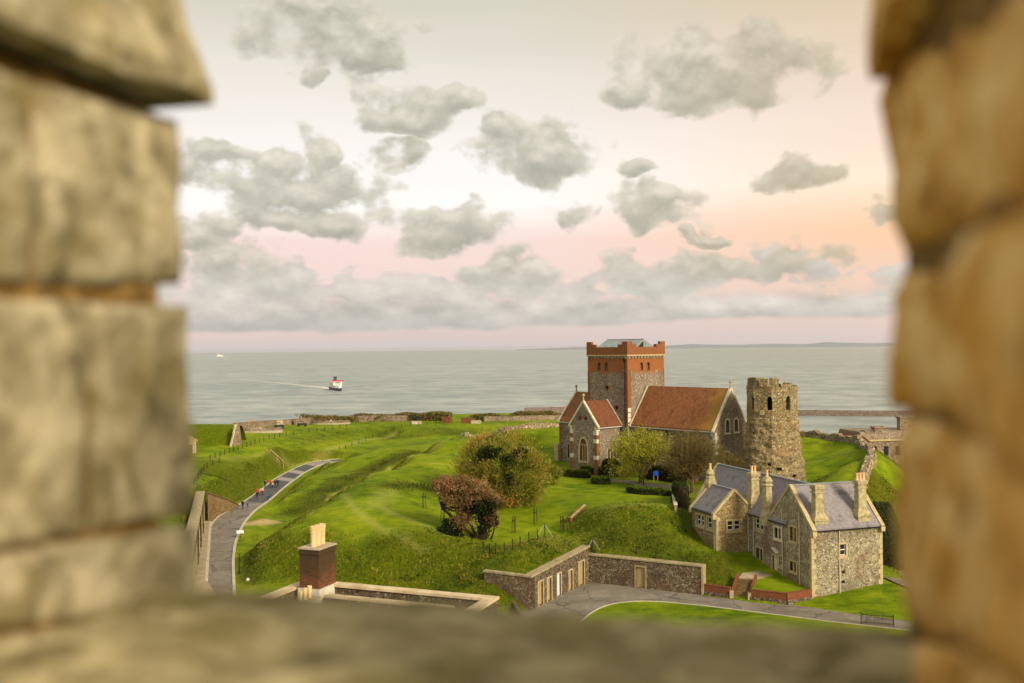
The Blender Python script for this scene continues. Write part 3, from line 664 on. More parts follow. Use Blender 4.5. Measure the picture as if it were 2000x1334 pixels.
# raised pavement in front of the casemates
pv = [atZ(411, 1019, .25), atZ(403, 1132, .25), (CN_+cprp*3.4), (CN_+cprp*.05), (CF+cprp*.05)]
g = G(); g.prism([(p[0], p[1]) for p in pv], 'z', -.2, .25); pave = g.obj('pavement', 'flags'); tag(pave, kind='structure')
a_, b_ = np.array(pv[0][:2]), np.array(pv[1][:2]); kerb_line([a_+(b_-a_)*k/16 for k in range(17)], .4, .36, -.05, 'kerb_stone', pave)
pa, pb, pc_, pd = np.array(pv[0][:2]), np.array(pv[1][:2]), np.array(pv[3][:2]), np.array(pv[4][:2])
pc2 = pd+(pc_-pd)*min(1, np.linalg.norm(pb-pa)/np.linalg.norm(pc_-pd))
for k in range(14):
    q0, q1 = k/14+.0015, (k+1)/14-.0015; e0, e1 = pa+(pb-pa)*q0, pa+(pb-pa)*q1; f0, f1 = pd+(pc2-pd)*q0, pd+(pc2-pd)*q1
    for (r0_, r1_) in ((.14, .5), (.515, .97)):
        zt_ = .275+random.uniform(0, .02); G().prism([tuple(e0+(f0-e0)*r0_), tuple(e1+(f1-e1)*r0_), tuple(e1+(f1-e1)*r1_), tuple(e0+(f0-e0)*r1_)], 'z', .2, zt_).obj('paving_slab', 'flags', pave)
# court
cpoly = [bN, bI, bE, atZ(1425, 1169, 0), atZ(1465, 1173, 0), atZ(1536, 1181, 0), atZ(1585, 1187, 0), atZ(1642, 1196, 0), atZ(1685, 1202, 0), atZ(1790, 1216, 0), atZ(1790, 1400, 0), atZ(990, 1400, 0), atZ(990, 1205, 0)]
crt = up(sheet('courtyard', cpoly, .03, 'asphalt')); tag(crt, kind='structure')
isl = smooth_pl([atZ(x, y, 0) for x, y in ((1105, 1260), (1128, 1222), (1150, 1201), (1175, 1186), (1203, 1178), (1240, 1175), (1290, 1176), (1385, 1186), (1499, 1200), (1613, 1215), (1740, 1229), (1800, 1236))], 40)
gm = up(sheet('lawn', list(isl)+[atZ(1800, 1420, 0), atZ(1100, 1420, 0)], .09, 'grass')); tag(gm, kind='structure')
kerb_line(isl, .2, .12, .03, 'kerb_stone', gm)
# path by the church, and the drive right of the house
cp1 = [hit(x, y) for x, y in ((1180, 934), (1215, 938), (1262, 943), (1310, 948), (1350, 952))]; cp2 = [hit(x, y) for x, y in ((1180, 939), (1215, 944), (1262, 951), (1310, 957), (1350, 960))]
pth = up(strip(cp1, cp2, .06).obj('church_path', 'asphalt')); tag(pth, kind='structure')
dl = [(44.6, 121, 0), (47.5, 117.5, 0), (52, 114, 0)]; dr_ = [(47.2, 126, 0), (51.5, 121.5, 0), (57, 118, 0)]
dl = [(p[0], p[1], gz(p[0], p[1])) for p in dl]; dr_ = [(p[0], p[1], gz(p[0], p[1])) for p in dr_]
drv = up(strip(dl, dr_, .12).obj('drive', 'asphalt')); tag(drv, kind='structure')

# ------------------------------------------------------------------ church
CH = thing('church', 'flint church with orange brick tower and red tiled roofs on the green', 'church', (21.932, 192.308, 6.5), -.859)
B0 = -2.2
def Wall(face, c):
    """(a, d, z) -> local point on a wall; d is depth into the wall"""
    return {'-y': lambda a, d, z: (a, c+d, z), '-x': lambda a, d, z: (c+d, a, z), '+x': lambda a, d, z: (c-d, a, z), '+y': lambda a, d, z: (a, c-d, z)}[face]
def slab(g, W_, poly, d0, d1):
    n = len(poly); v = [W_(a, d0, z) for a, z in poly]+[W_(a, d1, z) for a, z in poly]
    g.add(v, [tuple(range(n)), tuple(range(n, 2*n))]+[(i, (i+1) % n, n+(i+1) % n, n+i) for i in range(n)])
    return g
def ring(g, W_, outer, inner, d0, d1):
    n = len(outer); v = [W_(a, d0, z) for a, z in outer]+[W_(a, d0, z) for a, z in inner]+[W_(a, d1, z) for a, z in outer]+[W_(a, d1, z) for a, z in inner]
    f = []
    for i in range(n):
        j = (i+1) % n
        f += [(i, j, n+j, n+i), (i, 2*n+i, 2*n+j, j), (n+i, n+j, 3*n+j, 3*n+i), (2*n+i, 3*n+i, 3*n+j, 2*n+j)]
    return g.add(v, f)
def arch(a0, a1, z0, z1, kind='round', n=6):
    w = a1-a0; m_ = (a0+a1)/2
    if kind == 'rect': return [(a0, z0), (a1, z0), (a1, z1), (a0, z1)]
    if kind == 'round':
        s_ = z1-w/2; return [(a0, z0), (a1, z0)]+[(m_+w/2*math.cos(math.pi*k/(2*n)), s_+w/2*math.sin(math.pi*k/(2*n))) for k in range(2*n+1)]
    hh = w*.95; s_ = z1-hh; pts = [(a0, z0), (a1, z0)]
    for k in range(n+1): q = k/n; pts.append((a1-(w/2)*(q**1.7), s_+hh*math.sin(q*math.pi/2)**.9))
    for k in range(n-1, -1, -1): q = k/n; pts.append((a0+(w/2)*(q**1.7), s_+hh*math.sin(q*math.pi/2)**.9))
    return pts
def grow(poly, e_):
    cx_ = sum(p[0] for p in poly)/len(poly); cz_ = (min(p[1] for p in poly)+max(p[1] for p in poly))/2
    hw = (max(p[0] for p in poly)-min(p[0] for p in poly))/2; hh = (max(p[1] for p in poly)-min(p[1] for p in poly))/2
    return [(cx_+(p[0]-cx_)*(1+e_/hw), cz_+(p[1]-cz_)*(1+e_/hh)) for p in poly]
# tower
h = 5.33
tb = G().box(-h+.15, h-.15, -h+.15, h-.15, B0, 21.6).obj('tower_wall', 'tower', CH)
cg = G(); openings = []
for face, c_, ctr in (('-y', -h+.15, -1.15), ('+x', h-.15, -.3)):
    W_ = Wall(face, c_)
    for o_ in (-.95, .95):
        poly = arch(ctr+o_-.33, ctr+o_+.33, 18.9, 20.35); slab(cg, W_, poly, -.2, .75); openings.append((W_, poly))
for (a_, z_) in ((-.1, 15.6), (2.3, 11.9)):
    W_ = Wall('-y', -h+.15); poly = [(a_+.38*math.cos(q*math.pi/6), z_+.38*math.sin(q*math.pi/6)) for q in range(12)]; slab(cg, W_, poly, -.2, .5); openings.append((W_, poly))
cut(tb, cg)
for i, (W_, poly) in enumerate(openings):
    fr = ring(G(), W_, grow(poly, .2), poly, -.03, .25).obj('opening', 'brick', tb)
    slab(G(), W_, grow(poly, -.02), .7 if i < 4 else .44, .9).obj('void', 'void', fr)
    if i < 4:
        lo = G(); zs = [p[1] for p in poly]; a0 = min(p[0] for p in poly); a1 = max(p[0] for p in poly)
        for k in range(4): zz = zs[0]+.1+k*.24; slab(lo, W_, [(a0, zz), (a1, zz), (a1, zz+.07), (a0, zz+.07)], .3, .45)
        each(lo, 'louvre', 'lichen_stone', fr)
# stepped parapet: one stepped wall on each side
pz0, zl, zs_, zt = 21.85, 23.3, 23.82, 24.33
def par(face):
    m_ = 1.35; s2 = 2.45
    prof = [(-h, pz0), (h, pz0), (h, zt), (h-m_, zt), (h-m_, zs_), (h-s2, zs_), (h-s2, zl), (-h+s2, zl), (-h+s2, zs_), (-h+m_, zs_), (-h+m_, zt), (-h, zt)]
    c_ = {'-y': -h, '+x': h, '+y': h, '-x': -h}[face]
    if face in ('+x', '-x'): prof = [(max(-h+.5, min(h-.5, p)), q) for p, q in prof]
    return slab(G(), Wall(face, c_), prof, 0, .5)
for fc in ('-y', '+y', '-x', '+x'): par(fc).obj('parapet', 'brick', CH)
sc = G()
for fc, c_ in (('-y', -h), ('+y', h), ('-x', -h), ('+x', h)):
    L = h+.06 if fc in ('-y', '+y') else h-.45
    slab(sc, Wall(fc, c_), [(-L, 21.6), (L, 21.6), (L, 21.85), (-L, 21.85)], -.06, .5)
sc.obj('string_course', 'ochre_stone', CH)
for fc, c_ in (('-y', -h+.15), ('+x', h-.15)):
    for k in range(12):
        a_ = -h+.55+k*(2*h-1.1)/11
        slab(G(), Wall(fc, c_), [(a_-.2, 21.12), (a_+.2, 21.12), (a_+.24, 21.6), (a_-.24, 21.6)], -.17, .02).obj('corbel', 'flint', CH)
# brick quoins of the tower
q_ = G()
for fc, c_, a0, a1, z1 in (('-y', -h+.15, -h+.13, -h+.75, 18.5), ('-y', -h+.15, h-.75, h-.13, 18.5), ('+x', h-.15, -h+.13, -h+1.25, 18.5), ('+x', h-.15, h-.6, h-.13, 18.5)):
    W_ = Wall(fc, c_); z = 9.5 if fc == '-y' else 12
    while z < z1:
        hh = .35+.5*random.random(); wv_ = .28*random.random()
        if a0 < 0: slab(q_, W_, [(a0, z), (a1-wv_, z), (a1-wv_, z+hh), (a0, z+hh)], -.03, .02)
        else: slab(q_, W_, [(a0+wv_, z), (a1, z), (a1, z+hh), (a0+wv_, z+hh)], -.03, .02)
        z += hh
each(q_, 'quoin', 'brick', CH)
q_ = G(); W_ = Wall('+x', h-.15)
for z in (6.5, 7.4, 8.2, 9.3, 10.2, 11.2): slab(q_, W_, [(-h+.13, z), (-h+.9+.25*random.random(), z), (-h+.9, z+.75), (-h+.13, z+.75)], -.03, .02)
each(q_, 'quoin', 'stone', CH)
pg = G(); pg.tube([(h-.75, -h+.02, 21.2), (h-.75, -h+.02, 6)], .09); pg.box(h-.98, h-.52, -h-.12, -h+.14, 20.5, 21.1); pg.obj('drainpipe', 'black', CH)
# lead roof of the tower with standing seams
rz0, rz1 = 22.35, 24.72
lead = G().prism([(-4.75, rz0), (4.75, rz0), (0, rz1)], 'x', -4.75, 4.75).obj('lead_roof', 'lead', CH)
for k in range(14):
    a_ = -4.7+9.4*k/13; G().beam((a_, -4.7, rz0+.07), (a_, 0, rz1+.05), .09, .13).obj('seam', 'lead', lead)
G().beam((-4.8, 0, rz1+.05), (4.8, 0, rz1+.05), .2, .12).obj('ridge_roll', 'lead', lead)
slab(G(), Wall('+x', 4.75), [(-2.6, rz0+.3), (-.2, rz0+.3), (-.2, rz1-.35), (-.6, rz1-.55)], -.02, .02).obj('gable_panel', 'gunmetal', lead)
# a gabled limb of the church
def limb(name, ax, a0, a1, half, ze, zr, mat_roof, c0=0, cop_ends=(1,), hood=.3, th=.22, wmat='flint'):
    prof = [(c0-half, B0), (c0+half, B0), (c0+half, ze), (c0, zr), (c0-half, ze)]
    w = G().prism(prof, ax, a0, a1).obj('wall', wmat, CH)
    k = (zr-ze)/half
    for s_ in (-1, 1):
        r_ = G(); e_ = half+hood; ez = ze-k*hood
        r_.prism([(c0+s_*e_, ez+.04), (c0, zr+.04), (c0, zr+.04+th*1.35), (c0+s_*e_, ez+.04+th*1.35)], ax, a0+(.35 if cop_ends[0] == 0 or 2 in cop_ends else 0), a1-.35 if 1 in cop_ends else a1)
        ro = r_.obj('roof', mat_roof, CH)
        gt = G(); q0, q1 = (c0+s_*(e_+.04)), ez-.02
        p = (lambda a_: (q0, a_, q1)) if ax == 'y' else (lambda a_: (a_, q0, q1))
        gt.beam(p(a0), p(a1), .16, .16); gt.obj('gutter', 'gutter', ro)
    return w, k
def copings(ax, a, half, ze, zr, c0=0, fin=True, th=.34, w_=.42):
    k = (zr-ze)/half; P = (lambda q, z: (q, a, z)) if ax == 'y' else (lambda q, z: (a, q, z))
    g = G()
    for s_ in (-1, 1): g.beam(P(c0+s_*(half+.42), ze-k*.42+.22), P(c0, zr+.34), w_, th, up=(0, 1, 0) if ax == 'x' else (1, 0, 0))
    co = each(g, 'coping', 'stone', CH)
    if fin:
        p = P(c0, zr+.3); g = G(); g.lathe([(.22, 0), (.16, .4), (.1, .75), (.1, .85), (.24, 1.0), (.27, 1.18), (.2, 1.36), (.02, 1.45)], 8, p); g.obj('finial', 'lichen_stone', co)
    return co
# nave (towards the Roman tower)
nw, nk = limb('nave', 'x', h-.2, h+19.495, 4.705, 9.0, 15.6, 'tile', cop_ends=(1, 2))
copings('x', h+19.3, 4.705, 9.0, 15.6)
copings('x', h+.25, 4.705, 9.0, 15.6, fin=False, th=.25, w_=.3)
cg = G(); W_ = Wall('+x', h+19.495); WE = []
for (a0, a1, z0, z1) in ((-1.75, -.7, 8.3, 10.5), (.7, 1.75, 8.3, 10.5), (-2.1, -.9, .9, 5.0)):
    poly = arch(a0, a1, z0, z1); slab(cg, W_, poly, -.2, .35); WE.append(poly)
cut(nw, cg)
for poly in WE:
    fr = ring(G(), W_, grow(poly, .24), poly, -.05, .3).obj('window', 'stone', CH)
    slab(G(), W_, poly, .28, .33).obj('pane', 'glass', fr)
    a0 = min(p[0] for p in poly); a1 = max(p[0] for p in poly); z0 = min(p[1] for p in poly)
    slab(G(), W_, [(a0-.35, z0-.3), (a1+.35, z0-.3), (a1+.35, z0-.22+.02), (a0-.35, z0-.22+.02)], -.14, .1).obj('sill', 'stone', fr)
    lv = G()
    for k in range(5): z_ = z0+.25+k*.35; slab(lv, W_, [(a0, z_), (a1, z_), (a1, z_+.08), (a0, z_+.08)], .1, .24)
    each(lv, 'bar', 'lichen_stone', fr)
# west corner quoins, brick kneeler, nave side windows
q_ = G(); x1 = h+19.495
for k in range(14):
    z = -1+k*.68; L = .9 if k % 2 else .5
    q_.box(x1-L, x1+.04, -4.745, -4.69, z, z+.64); q_.box(x1-.02, x1+.04, -4.74, -4.745+(1.4-L), z, z+.64)
each(q_, 'quoin', 'stone', CH)
G().box(x1-1.4, x1+.08, -4.85, -4.6, 8.55, 8.85).obj('kneeler', 'brick', CH)
W_ = Wall('-y', -4.705)
for a_ in (8.5, 13.2, 18.2):
    poly = arch(a_-.45, a_+.45, 3.5, 6.6); fr = ring(G(), W_, grow(poly, .22), poly, -.06, .02).obj('window', 'stone', CH); slab(G(), W_, poly, -.02, .02).obj('pane', 'glass', fr)
for a_ in (11, 20.5):
    g = G(); g.box(a_-.45, a_+.45, -5.5, -4.69, B0, 3.4); g.add([(a_-.45, -5.5, 3.4), (a_+.45, -5.5, 3.4), (a_+.45, -4.69, 4.6), (a_-.45, -4.69, 4.6), (a_-.45, -4.69, 3.4), (a_+.45, -4.69, 3.4)], [(0, 1, 2, 3), (0, 3, 4), (1, 5, 2)])
    g.obj('buttress', 'flint', CH)
pp = G(); pp.tube([(14.2, -4.9, 8.4), (14.2, -4.78, 7.8), (14.2, -4.78, -1)], .08); pp.obj('drainpipe', 'black', CH)
# north transept
tw_, tk = limb('transept', 'y', -h-6.445, -h+.2, 3.473, 8.87, 13.0, 'tile_dark', cop_ends=(0,))
copings('y', -h-6.3, 3.473, 8.87, 13.0, fin=True)
g = G(); k = (13.0-8.87)/3.473
for s_ in (-1, 1): g.beam((s_*3.9, -h-.02, 8.87-k*.42+.35), (0, -h-.02, 13.4), .2, .25)
each(g, 'flashing', 'stone', CH)
W_ = Wall('-y', -h-6.445)
poly = arch(-.95, .95, 2.3, 6.4, 'pointed'); cg = G(); slab(cg, W_, poly, -.2, .4)
for s_ in (-.75, .75): slab(cg, W_, [(s_+.3*math.cos(q*math.pi/5), 10.2+.3*math.sin(q*math.pi/5)) for q in range(10)], -.2, .4)
cut(tw_, cg)
fr = ring(G(), W_, grow(poly, .33), poly, -.06, .3).obj('window', 'ochre_stone', CH)
slab(G(), W_, poly, .28, .33).obj('pane', 'glass_amber', fr)
for s_ in (-.33, .33): slab(G(), W_, [(s_-.07, 2.3), (s_+.07, 2.3), (s_+.07, 5.35), (s_-.07, 5.35)], .08, .28).obj('mullion', 'ochre_stone', fr)
tr = G()
for c_ in (-.63, 0, .63):
    for s_ in (-1, 1): tr.beam(W_(c_+s_*.3, .16, 4.9), W_(c_, .16, 5.5), .16, .09)
tr.obj('tracery', 'ochre_stone', fr)
slab(G(), W_, [(-1.35, 1.95), (1.35, 1.95), (1.3, 2.1), (-1.3, 2.1)], -.16, .1).obj('sill', 'ochre_stone', fr)
for s_ in (-.75, .75):
    poly = [(s_+.3*math.cos(q*math.pi/5), 10.2+.3*math.sin(q*math.pi/5)) for q in range(10)]
    fr = ring(G(), W_, grow(poly, .16), poly, -.04, .2).obj('opening', 'brick', CH); slab(G(), W_, poly, .36, .39).obj('void', 'void', fr)
W2 = Wall('+x', 3.473); W3 = Wall('-x', -3.473)
for sgn_ in (-1, 1):
    qb, qs = G(), G()
    for k in range(13):
        z = -1+k*.75; L = .85 if k % 2 else .5; gg = qs if (k in (0, 5, 9, 11, 12)) else qb
        c_ = sgn_*3.473
        slab(gg, W_, [(c_, z), (c_-sgn_*L, z), (c_-sgn_*L, z+.7), (c_, z+.7)], -.035, .02)
        slab(gg, W2 if sgn_ > 0 else W3, [(-h-6.48, z), (-h-6.445+(1.35-L), z), (-h-6.445+(1.35-L), z+.7), (-h-6.48, z+.7)], -.035, .02)
    each(qb, 'quoin', 'brick', CH); each(qs, 'quoin', 'stone', CH)
poly_l = []
for k in range(3):
    a_ = -h-3.3+k*.75; poly = arch(a_-.24, a_+.24, 2.2, 4.6, 'pointed'); fr = ring(G(), W2, grow(poly, .12), poly, -.05, .02).obj('window', 'ochre_stone', CH); slab(G(), W2, poly, -.02, .02).obj('pane', 'glass', fr)
pp = G(); pp.tube([(3.75, -h-.25, 8.4), (3.6, -h-.25, 7.9), (3.6, -h-.25, -1)], .08); pp.obj('drainpipe', 'black', CH)
# chancel
cw, ck = limb('chancel', 'x', -h-8.522, -h+.2, 4.705, 8.8, 13.98, 'tile', cop_ends=(0, 2))
copings('x', -h-8.35, 4.705, 8.8, 13.98)
W_ = Wall('-y', -4.705)
for k in range(2):
    a_ = -h-5.9+k*.8; poly = arch(a_-.27, a_+.27, 1.5, 4.2, 'pointed'); fr = ring(G(), W_, grow(poly, .14), poly, -.05, .02).obj('window', 'ochre_stone', CH); slab(G(), W_, poly, -.02, .02).obj('pane', 'glass', fr)
g = G(); x0 = -h-8.522
for k in range(14): z = -1+k*.7; L = .8 if k % 2 else .45; g.box(x0-.035, x0+L, -4.74, -4.69, z, z+.64)
each(g, 'quoin', 'brick', CH)
g = G(); g.box(x0-.7, x0+.3, -5.5, -4.7, B0, 4.0); g.obj('buttress', 'ochre_stone', CH)

# ------------------------------------------------------------------ Roman tower
PC = np.array([43.55, 167.2]); PH = thing('ruined_tower', 'ragged stone lighthouse ruin with broken battlements beside the church', 'tower', (PC[0], PC[1], 6.5), .12)
def pharos(z):
    if z > 11.3: return 3.98
    q = (11.3-z)/12.5
    return 4.2 + 1.25*q**.95
NA, NZ = 192, 120; V = []; Fc = []
zt_ = 16.6
for j in range(NZ+1):
    z = -1.2+(zt_+1.2)*j/NZ
    for i in range(NA):
        a = 2*math.pi*i/NA; r = pharos(z)
        fa = ((a+math.pi/8) % (math.pi/4))-math.pi/8; oct_ = math.cos(math.pi/8)/math.cos(fa)*1.04
        rr_ = r*(oct_ if z > 11.3 else (.6*oct_+.4))
        x, y = math.cos(a), math.sin(a)
        nn = fbm(x*4, y*4, z*.9, 5)
        amp = .10 if z > 11.3 else .22
        lay = .035*math.sin(z*6.2+2*fbm(x*2, y*2, z*.4, 2)) if z < 11.3 else 0
        ero = .32*max(0, fbm(x*2.4+5, y*2.4, z*.5, 4)) if z < 11.3 else 0
        if z < 11.3 and x > .3: ero += .35*max(0, fbm(x*3+9, y*3, z*1.1, 3))
        V.append(((rr_+amp*nn+lay-ero)*x, (rr_+amp*nn+lay-ero)*y, z))
for j in range(NZ):
    for i in range(NA): Fc.append((j*NA+i, j*NA+(i+1) % NA, (j+1)*NA+(i+1) % NA, (j+1)*NA+i))
Fc.append(tuple(range(NA))[::-1]); Fc.append(tuple(NZ*NA+i for i in range(NA)))
pw = G().add(V, Fc).obj('wall', 'pharos', PH)
cg = G(); WIN = []
# sink the inside of the top so that the battlements stand free
cg.prism([(3.2*math.cos(2*math.pi*k/16), 3.2*math.sin(2*math.pi*k/16)) for k in range(16)], 'z', 15.6, 18)
for ang in (-155, -109.7, -64):
    a = math.radians(ang) - .12
    n_ = Vector((math.cos(a), math.sin(a), 0)); s_ = Vector((-n_.y, n_.x, 0))
    poly = arch(-.42, .42, 12.7, 15.0, 'pointed', 4)
    g2 = [n_*5.2+s_*p+Vector((0, 0, q)) for p, q in poly]+[n_*2.8+s_*p+Vector((0, 0, q)) for p, q in poly]; n = len(poly)
    cg.add(g2, [tuple(range(n)), tuple(range(n, 2*n))]+[(i, (i+1) % n, n+(i+1) % n, n+i) for i in range(n)]); WIN.append((n_, s_, poly))
for (ang, z, w_) in ((-100, 3.2, .5), (-118, 3.9, .35), (-75, 11.4, .22), (-105, 11.4, .22), (-52, 11.5, .2), (-62, 14.3, .2), (-70, 2.0, .45)):
    a = math.radians(ang); n_ = Vector((math.cos(a), math.sin(a), 0)); s_ = Vector((-n_.y, n_.x, 0)); g2 = []
    for dd in (6.4, 3.9):
        for (p, q) in ((-1, -.6), (1, -.6), (.8, .5), (-.7, .6)): g2.append(n_*dd+s_*p*w_+Vector((0, 0, z+q*w_)))
    cg.add(g2, [(0, 1, 2, 3), (7, 6, 5, 4), (0, 4, 5, 1), (1, 5, 6, 2), (2, 6, 7, 3), (3, 7, 4, 0)])
cut_each(pw, cg)
for (n_, s_, poly) in WIN:
    v = [n_*3.05+s_*p+Vector((0, 0, q)) for p, q in grow(poly, .1)]; wo_ = G().add(v, [tuple(range(len(v)))]).obj('void', 'void', PH)
# battlements: four worn merlons seen from here and the broken top on the right
for (ang, w_, hh) in ((-158, 2.0, 1.5), (-125, 1.3, 1.35), (-96, 1.1, 1.35), (-70, 2.0, .5), (-20, 1.2, .2), (30, 1.5, .5), (70, 1.5, 1.3), (110, 1.5, 1.3), (150, 1.5, 1.2), (185, 1.4, 1.4)):
    a = math.radians(ang)-.12; n_ = Vector((math.cos(a), math.sin(a), 0)); s_ = Vector((-n_.y, n_.x, 0)); g = G(); NN = 6; v = []; f = []
    for k in range(NN+1):
        for l in range(5):
            for q in (0, 1):
                p = n_*(3.95 if q == 0 else 3.3)+s_*(k/NN-.5)*w_+Vector((0, 0, 16.5+hh*l/4)); jj = .09*fbm(p.x*2, p.y*2, p.z*2)
                v.append(p+n_*jj+Vector((0, 0, jj*1.2 if l == 4 else 0)))
    ix = lambda k, l, q: (k*5+l)*2+q
    for k in range(NN):
        for l in range(4): f += [(ix(k, l, 0), ix(k+1, l, 0), ix(k+1, l+1, 0), ix(k, l+1, 0)), (ix(k, l, 1), ix(k, l+1, 1), ix(k+1, l+1, 1), ix(k+1, l, 1))]
        f.append((ix(k, 4, 0), ix(k+1, 4, 0), ix(k+1, 4, 1), ix(k, 4, 1)))
    for k in (0, NN):
        for l in range(4): f.append((ix(k, l, 0), ix(k, l+1, 0), ix(k, l+1, 1), ix(k, l, 1)))
    G().add(v, f).obj('merlon', 'pharos', PH)
a = math.radians(-128)-.12; n_ = Vector((math.cos(a), math.sin(a), 0)); s_ = Vector((-n_.y, n_.x, 0)); g = G(); p = n_*4.05+Vector((0, 0, 12.3)); g.beam(p-s_*.35, p+s_*.35, .2, .8); g.obj('plaque', 'ochre_stone', PH)

# ------------------------------------------------------------------ stone house
HS = thing('stone_house', 'rubble stone house with slate roofs and five tall chimneys below the ruined tower', 'house', (HO[0], HO[1], 0), HTH)
HW, HD, HE, HR, HL, HV = 9.858, 8.83, 8.28, 12.6, 27.64, 3.36
wl, ua, ub, vw, zwr = -4.749, 13.903, 20.245, -2.028, 10.911
def to_local(p):
    q = np.array([p[0]-HO[0], p[1]-HO[1]]); return np.array([q@hv, q@hu, p[2]])
o_l = to_local((0, 0, CZ))
def on_wall(px, py, axis, c):
    dr = ray(px, py); dl_ = np.array([dr[:2]@hv, dr[:2]@hu, dr[2]]); k = (c-o_l[axis])/dl_[axis]; return o_l+dl_*k
# near block (ridge across), long range behind it, low wing on the left
wa = G().prism([(0, -1), (HD, -1), (HD, HE), (HD/2, HR), (0, HE)], 'x', 0, HW).obj('wall', 'house_stone', HS)
wb = G().prism([(.02, -1), (2*HV, -1), (2*HV, HE), (HV, HR-.05), (.02, HE)], 'y', HD-.1, HL).obj('wall', 'house_stone', HS)
c2 = 2*vw-wl
wc = G().prism([(wl, 1), (c2, 1), (c2, HE), (vw, zwr), (wl, HE)], 'y', ua, ub).obj('wall', 'house_stone_pale', HS)
def rect_on(px0, px1, py0, py1, axis, c):
    a_ = on_wall(px0, py1, axis, c); b_ = on_wall(px1, py0, axis, c); oth = 1-axis
    lo, hi_ = sorted((a_[oth], b_[oth])); am = on_wall((px0+px1)/2, py1, axis, c)[2]; bm = on_wall((px0+px1)/2, py0, axis, c)[2]
    return lo, hi_, am, bm
def window(wall_o, Wf, a0, a1, z0, z1, cg, lights=2, surround='ochre_stone', pale=False, sash=True, gl='glass', sgap=.12):
    poly = arch(a0, a1, z0, z1, 'rect'); slab(cg, Wf, poly, -.3, .26)
    def later():
        fr = ring(G(), Wf, grow(poly, .22), poly, -.05, .2).obj('window', surround, HS)
        slab(G(), Wf, [(a0-.3, z0-.36), (a1+.3, z0-.36), (a1+.3, z0-.22), (a0-.3, z0-.22)], -.13, .1).obj('sill', 'stone' if pale else surround, fr)
        w = (a1-a0)/lights
        for k in range(lights):
            b0, b1 = a0+k*w, a0+(k+1)*w
            if k: slab(G(), Wf, [(b0-.09, z0), (b0+.09, z0), (b0+.09, z1), (b0-.09, z1)], .02, .2).obj('mullion', surround, fr)
            i0, i1 = b0+(.09 if k else 0), b1-(.09 if k < lights-1 else 0)
            slab(G(), Wf, arch(i0, i1, z0, z1, 'rect'), .2, .23).obj('pane', gl, fr)
            if sash:
                sg = G(); inner = arch(i0+.08, i1-.08, z0+.1, z1-.08, 'rect'); ring(sg, Wf, arch(i0, i1, z0, z1, 'rect'), inner, .12, .19)
                zm = (z0+z1)/2; slab(sg, Wf, [(i0, zm-.05), (i1, zm-.05), (i1, zm+.05), (i0, zm+.05)], .12, .19)
                sg.obj('sash', 'white', fr)
    return later
todo = []; cgA, cgB, cgC = G(), G(), G()
Wx = Wall('-x', 0); Wxb = Wall('-x', .02); Wend = Wall('-y', 0); WcL = Wall('-x', wl); WcF = Wall('-y', ua)
# end wall: small sash window, two vents
r_ = rect_on(1641, 1648, 1063, 1085, 1, 0); todo.append(window(wa, Wend, r_[0]-.1, r_[1]+.28, r_[2], r_[3], cgA, 1))
# front of near block
r_ = rect_on(1543, 1555, 1030, 1056, 0, 0); todo.append(window(wa, Wx, r_[0], r_[1], r_[2], r_[3], cgA, 2, sash=False, gl='glass_amber'))
r_ = rect_on(1543, 1555, 1097, 1115, 0, 0); todo.append(window(wa, Wx, r_[0], r_[1], r_[2], r_[3], cgA, 2, sash=False))
r_ = rect_on(1513, 1525, 1031, 1051, 0, 0); todo.append(window(wa, Wx, r_[0], r_[1], r_[2], r_[3], cgA, 2, 'stone', True, sash=False))
r_ = rect_on(1524, 1528, 1087, 1105, 0, 0); todo.append(window(wa, Wx, r_[0], r_[1]+.2, r_[2], r_[3], cgA, 1))
# door
r_ = rect_on(1511, 1517, 1086, 1118, 0, 0); D0, D1, Dz0, Dz1 = r_[0]-.1, r_[1]+.2, r_[2], r_[3]
slab(cgA, Wx, arch(D0, D1, Dz0, Dz1, 'rect'), -.3, .3)
# long range
r_ = rect_on(1475, 1491, 1014, 1034, 0, .02); todo.append(window(wb, Wxb, max(HD+.4, r_[0]), r_[1], r_[2], r_[3], cgB, 2))
r_ = rect_on(1477, 1489, 1071, 1094, 0, .02); todo.append(window(wb, Wxb, max(HD+.4, r_[0]), r_[1], r_[2], r_[3], cgB, 2, sash=False))
# wing
r_ = rect_on(1421, 1446, 1017, 1035, 1, ua); todo.append(window(wc, WcF, r_[0], r_[1], r_[2], r_[3], cgC, 2))
for (p0, p1) in ((1361, 1375), (1382, 1398)):
    r_ = rect_on(p0, p1, 1006 if p0 < 1370 else 1012, 1026 if p0 < 1370 else 1033, 0, wl); todo.append(window(wc, WcL, r_[0], r_[1], r_[2], r_[3], cgC, 2))
cut(wa, cgA); cut(wb, cgB); cut(wc, cgC)
for fn in todo: fn()
poly = arch(D0, D1, Dz0, Dz1, 'rect'); dr0 = ring(G(), Wx, grow(poly, .25), poly, -.05, .2).obj('doorway', 'ochre_stone', HS)
slab(G(), Wx, poly, .2, .26).obj('door', 'door_pale', dr0)
g = G(); slab(g, Wx, [(D0-.5, Dz1+.5), (D1-.4, Dz1+1.0), (D1-.4, Dz1+1.12), (D0-.5, Dz1+.62)], -.5, 0); g.obj('door_hood', 'stone', HS)
for (px, py) in ((1647, 1117), (1647, 1136)):
    p = on_wall(px, py, 1, 0); G().box(p[0]-.22, p[0]+.22, -.02, .1, p[2]-.16, p[2]+.16).obj('vent', 'void', HS)
# plinth
G().box(-.08, HW+.06, -.08, .1, -1, .45).obj('plinth', 'retain', HS)
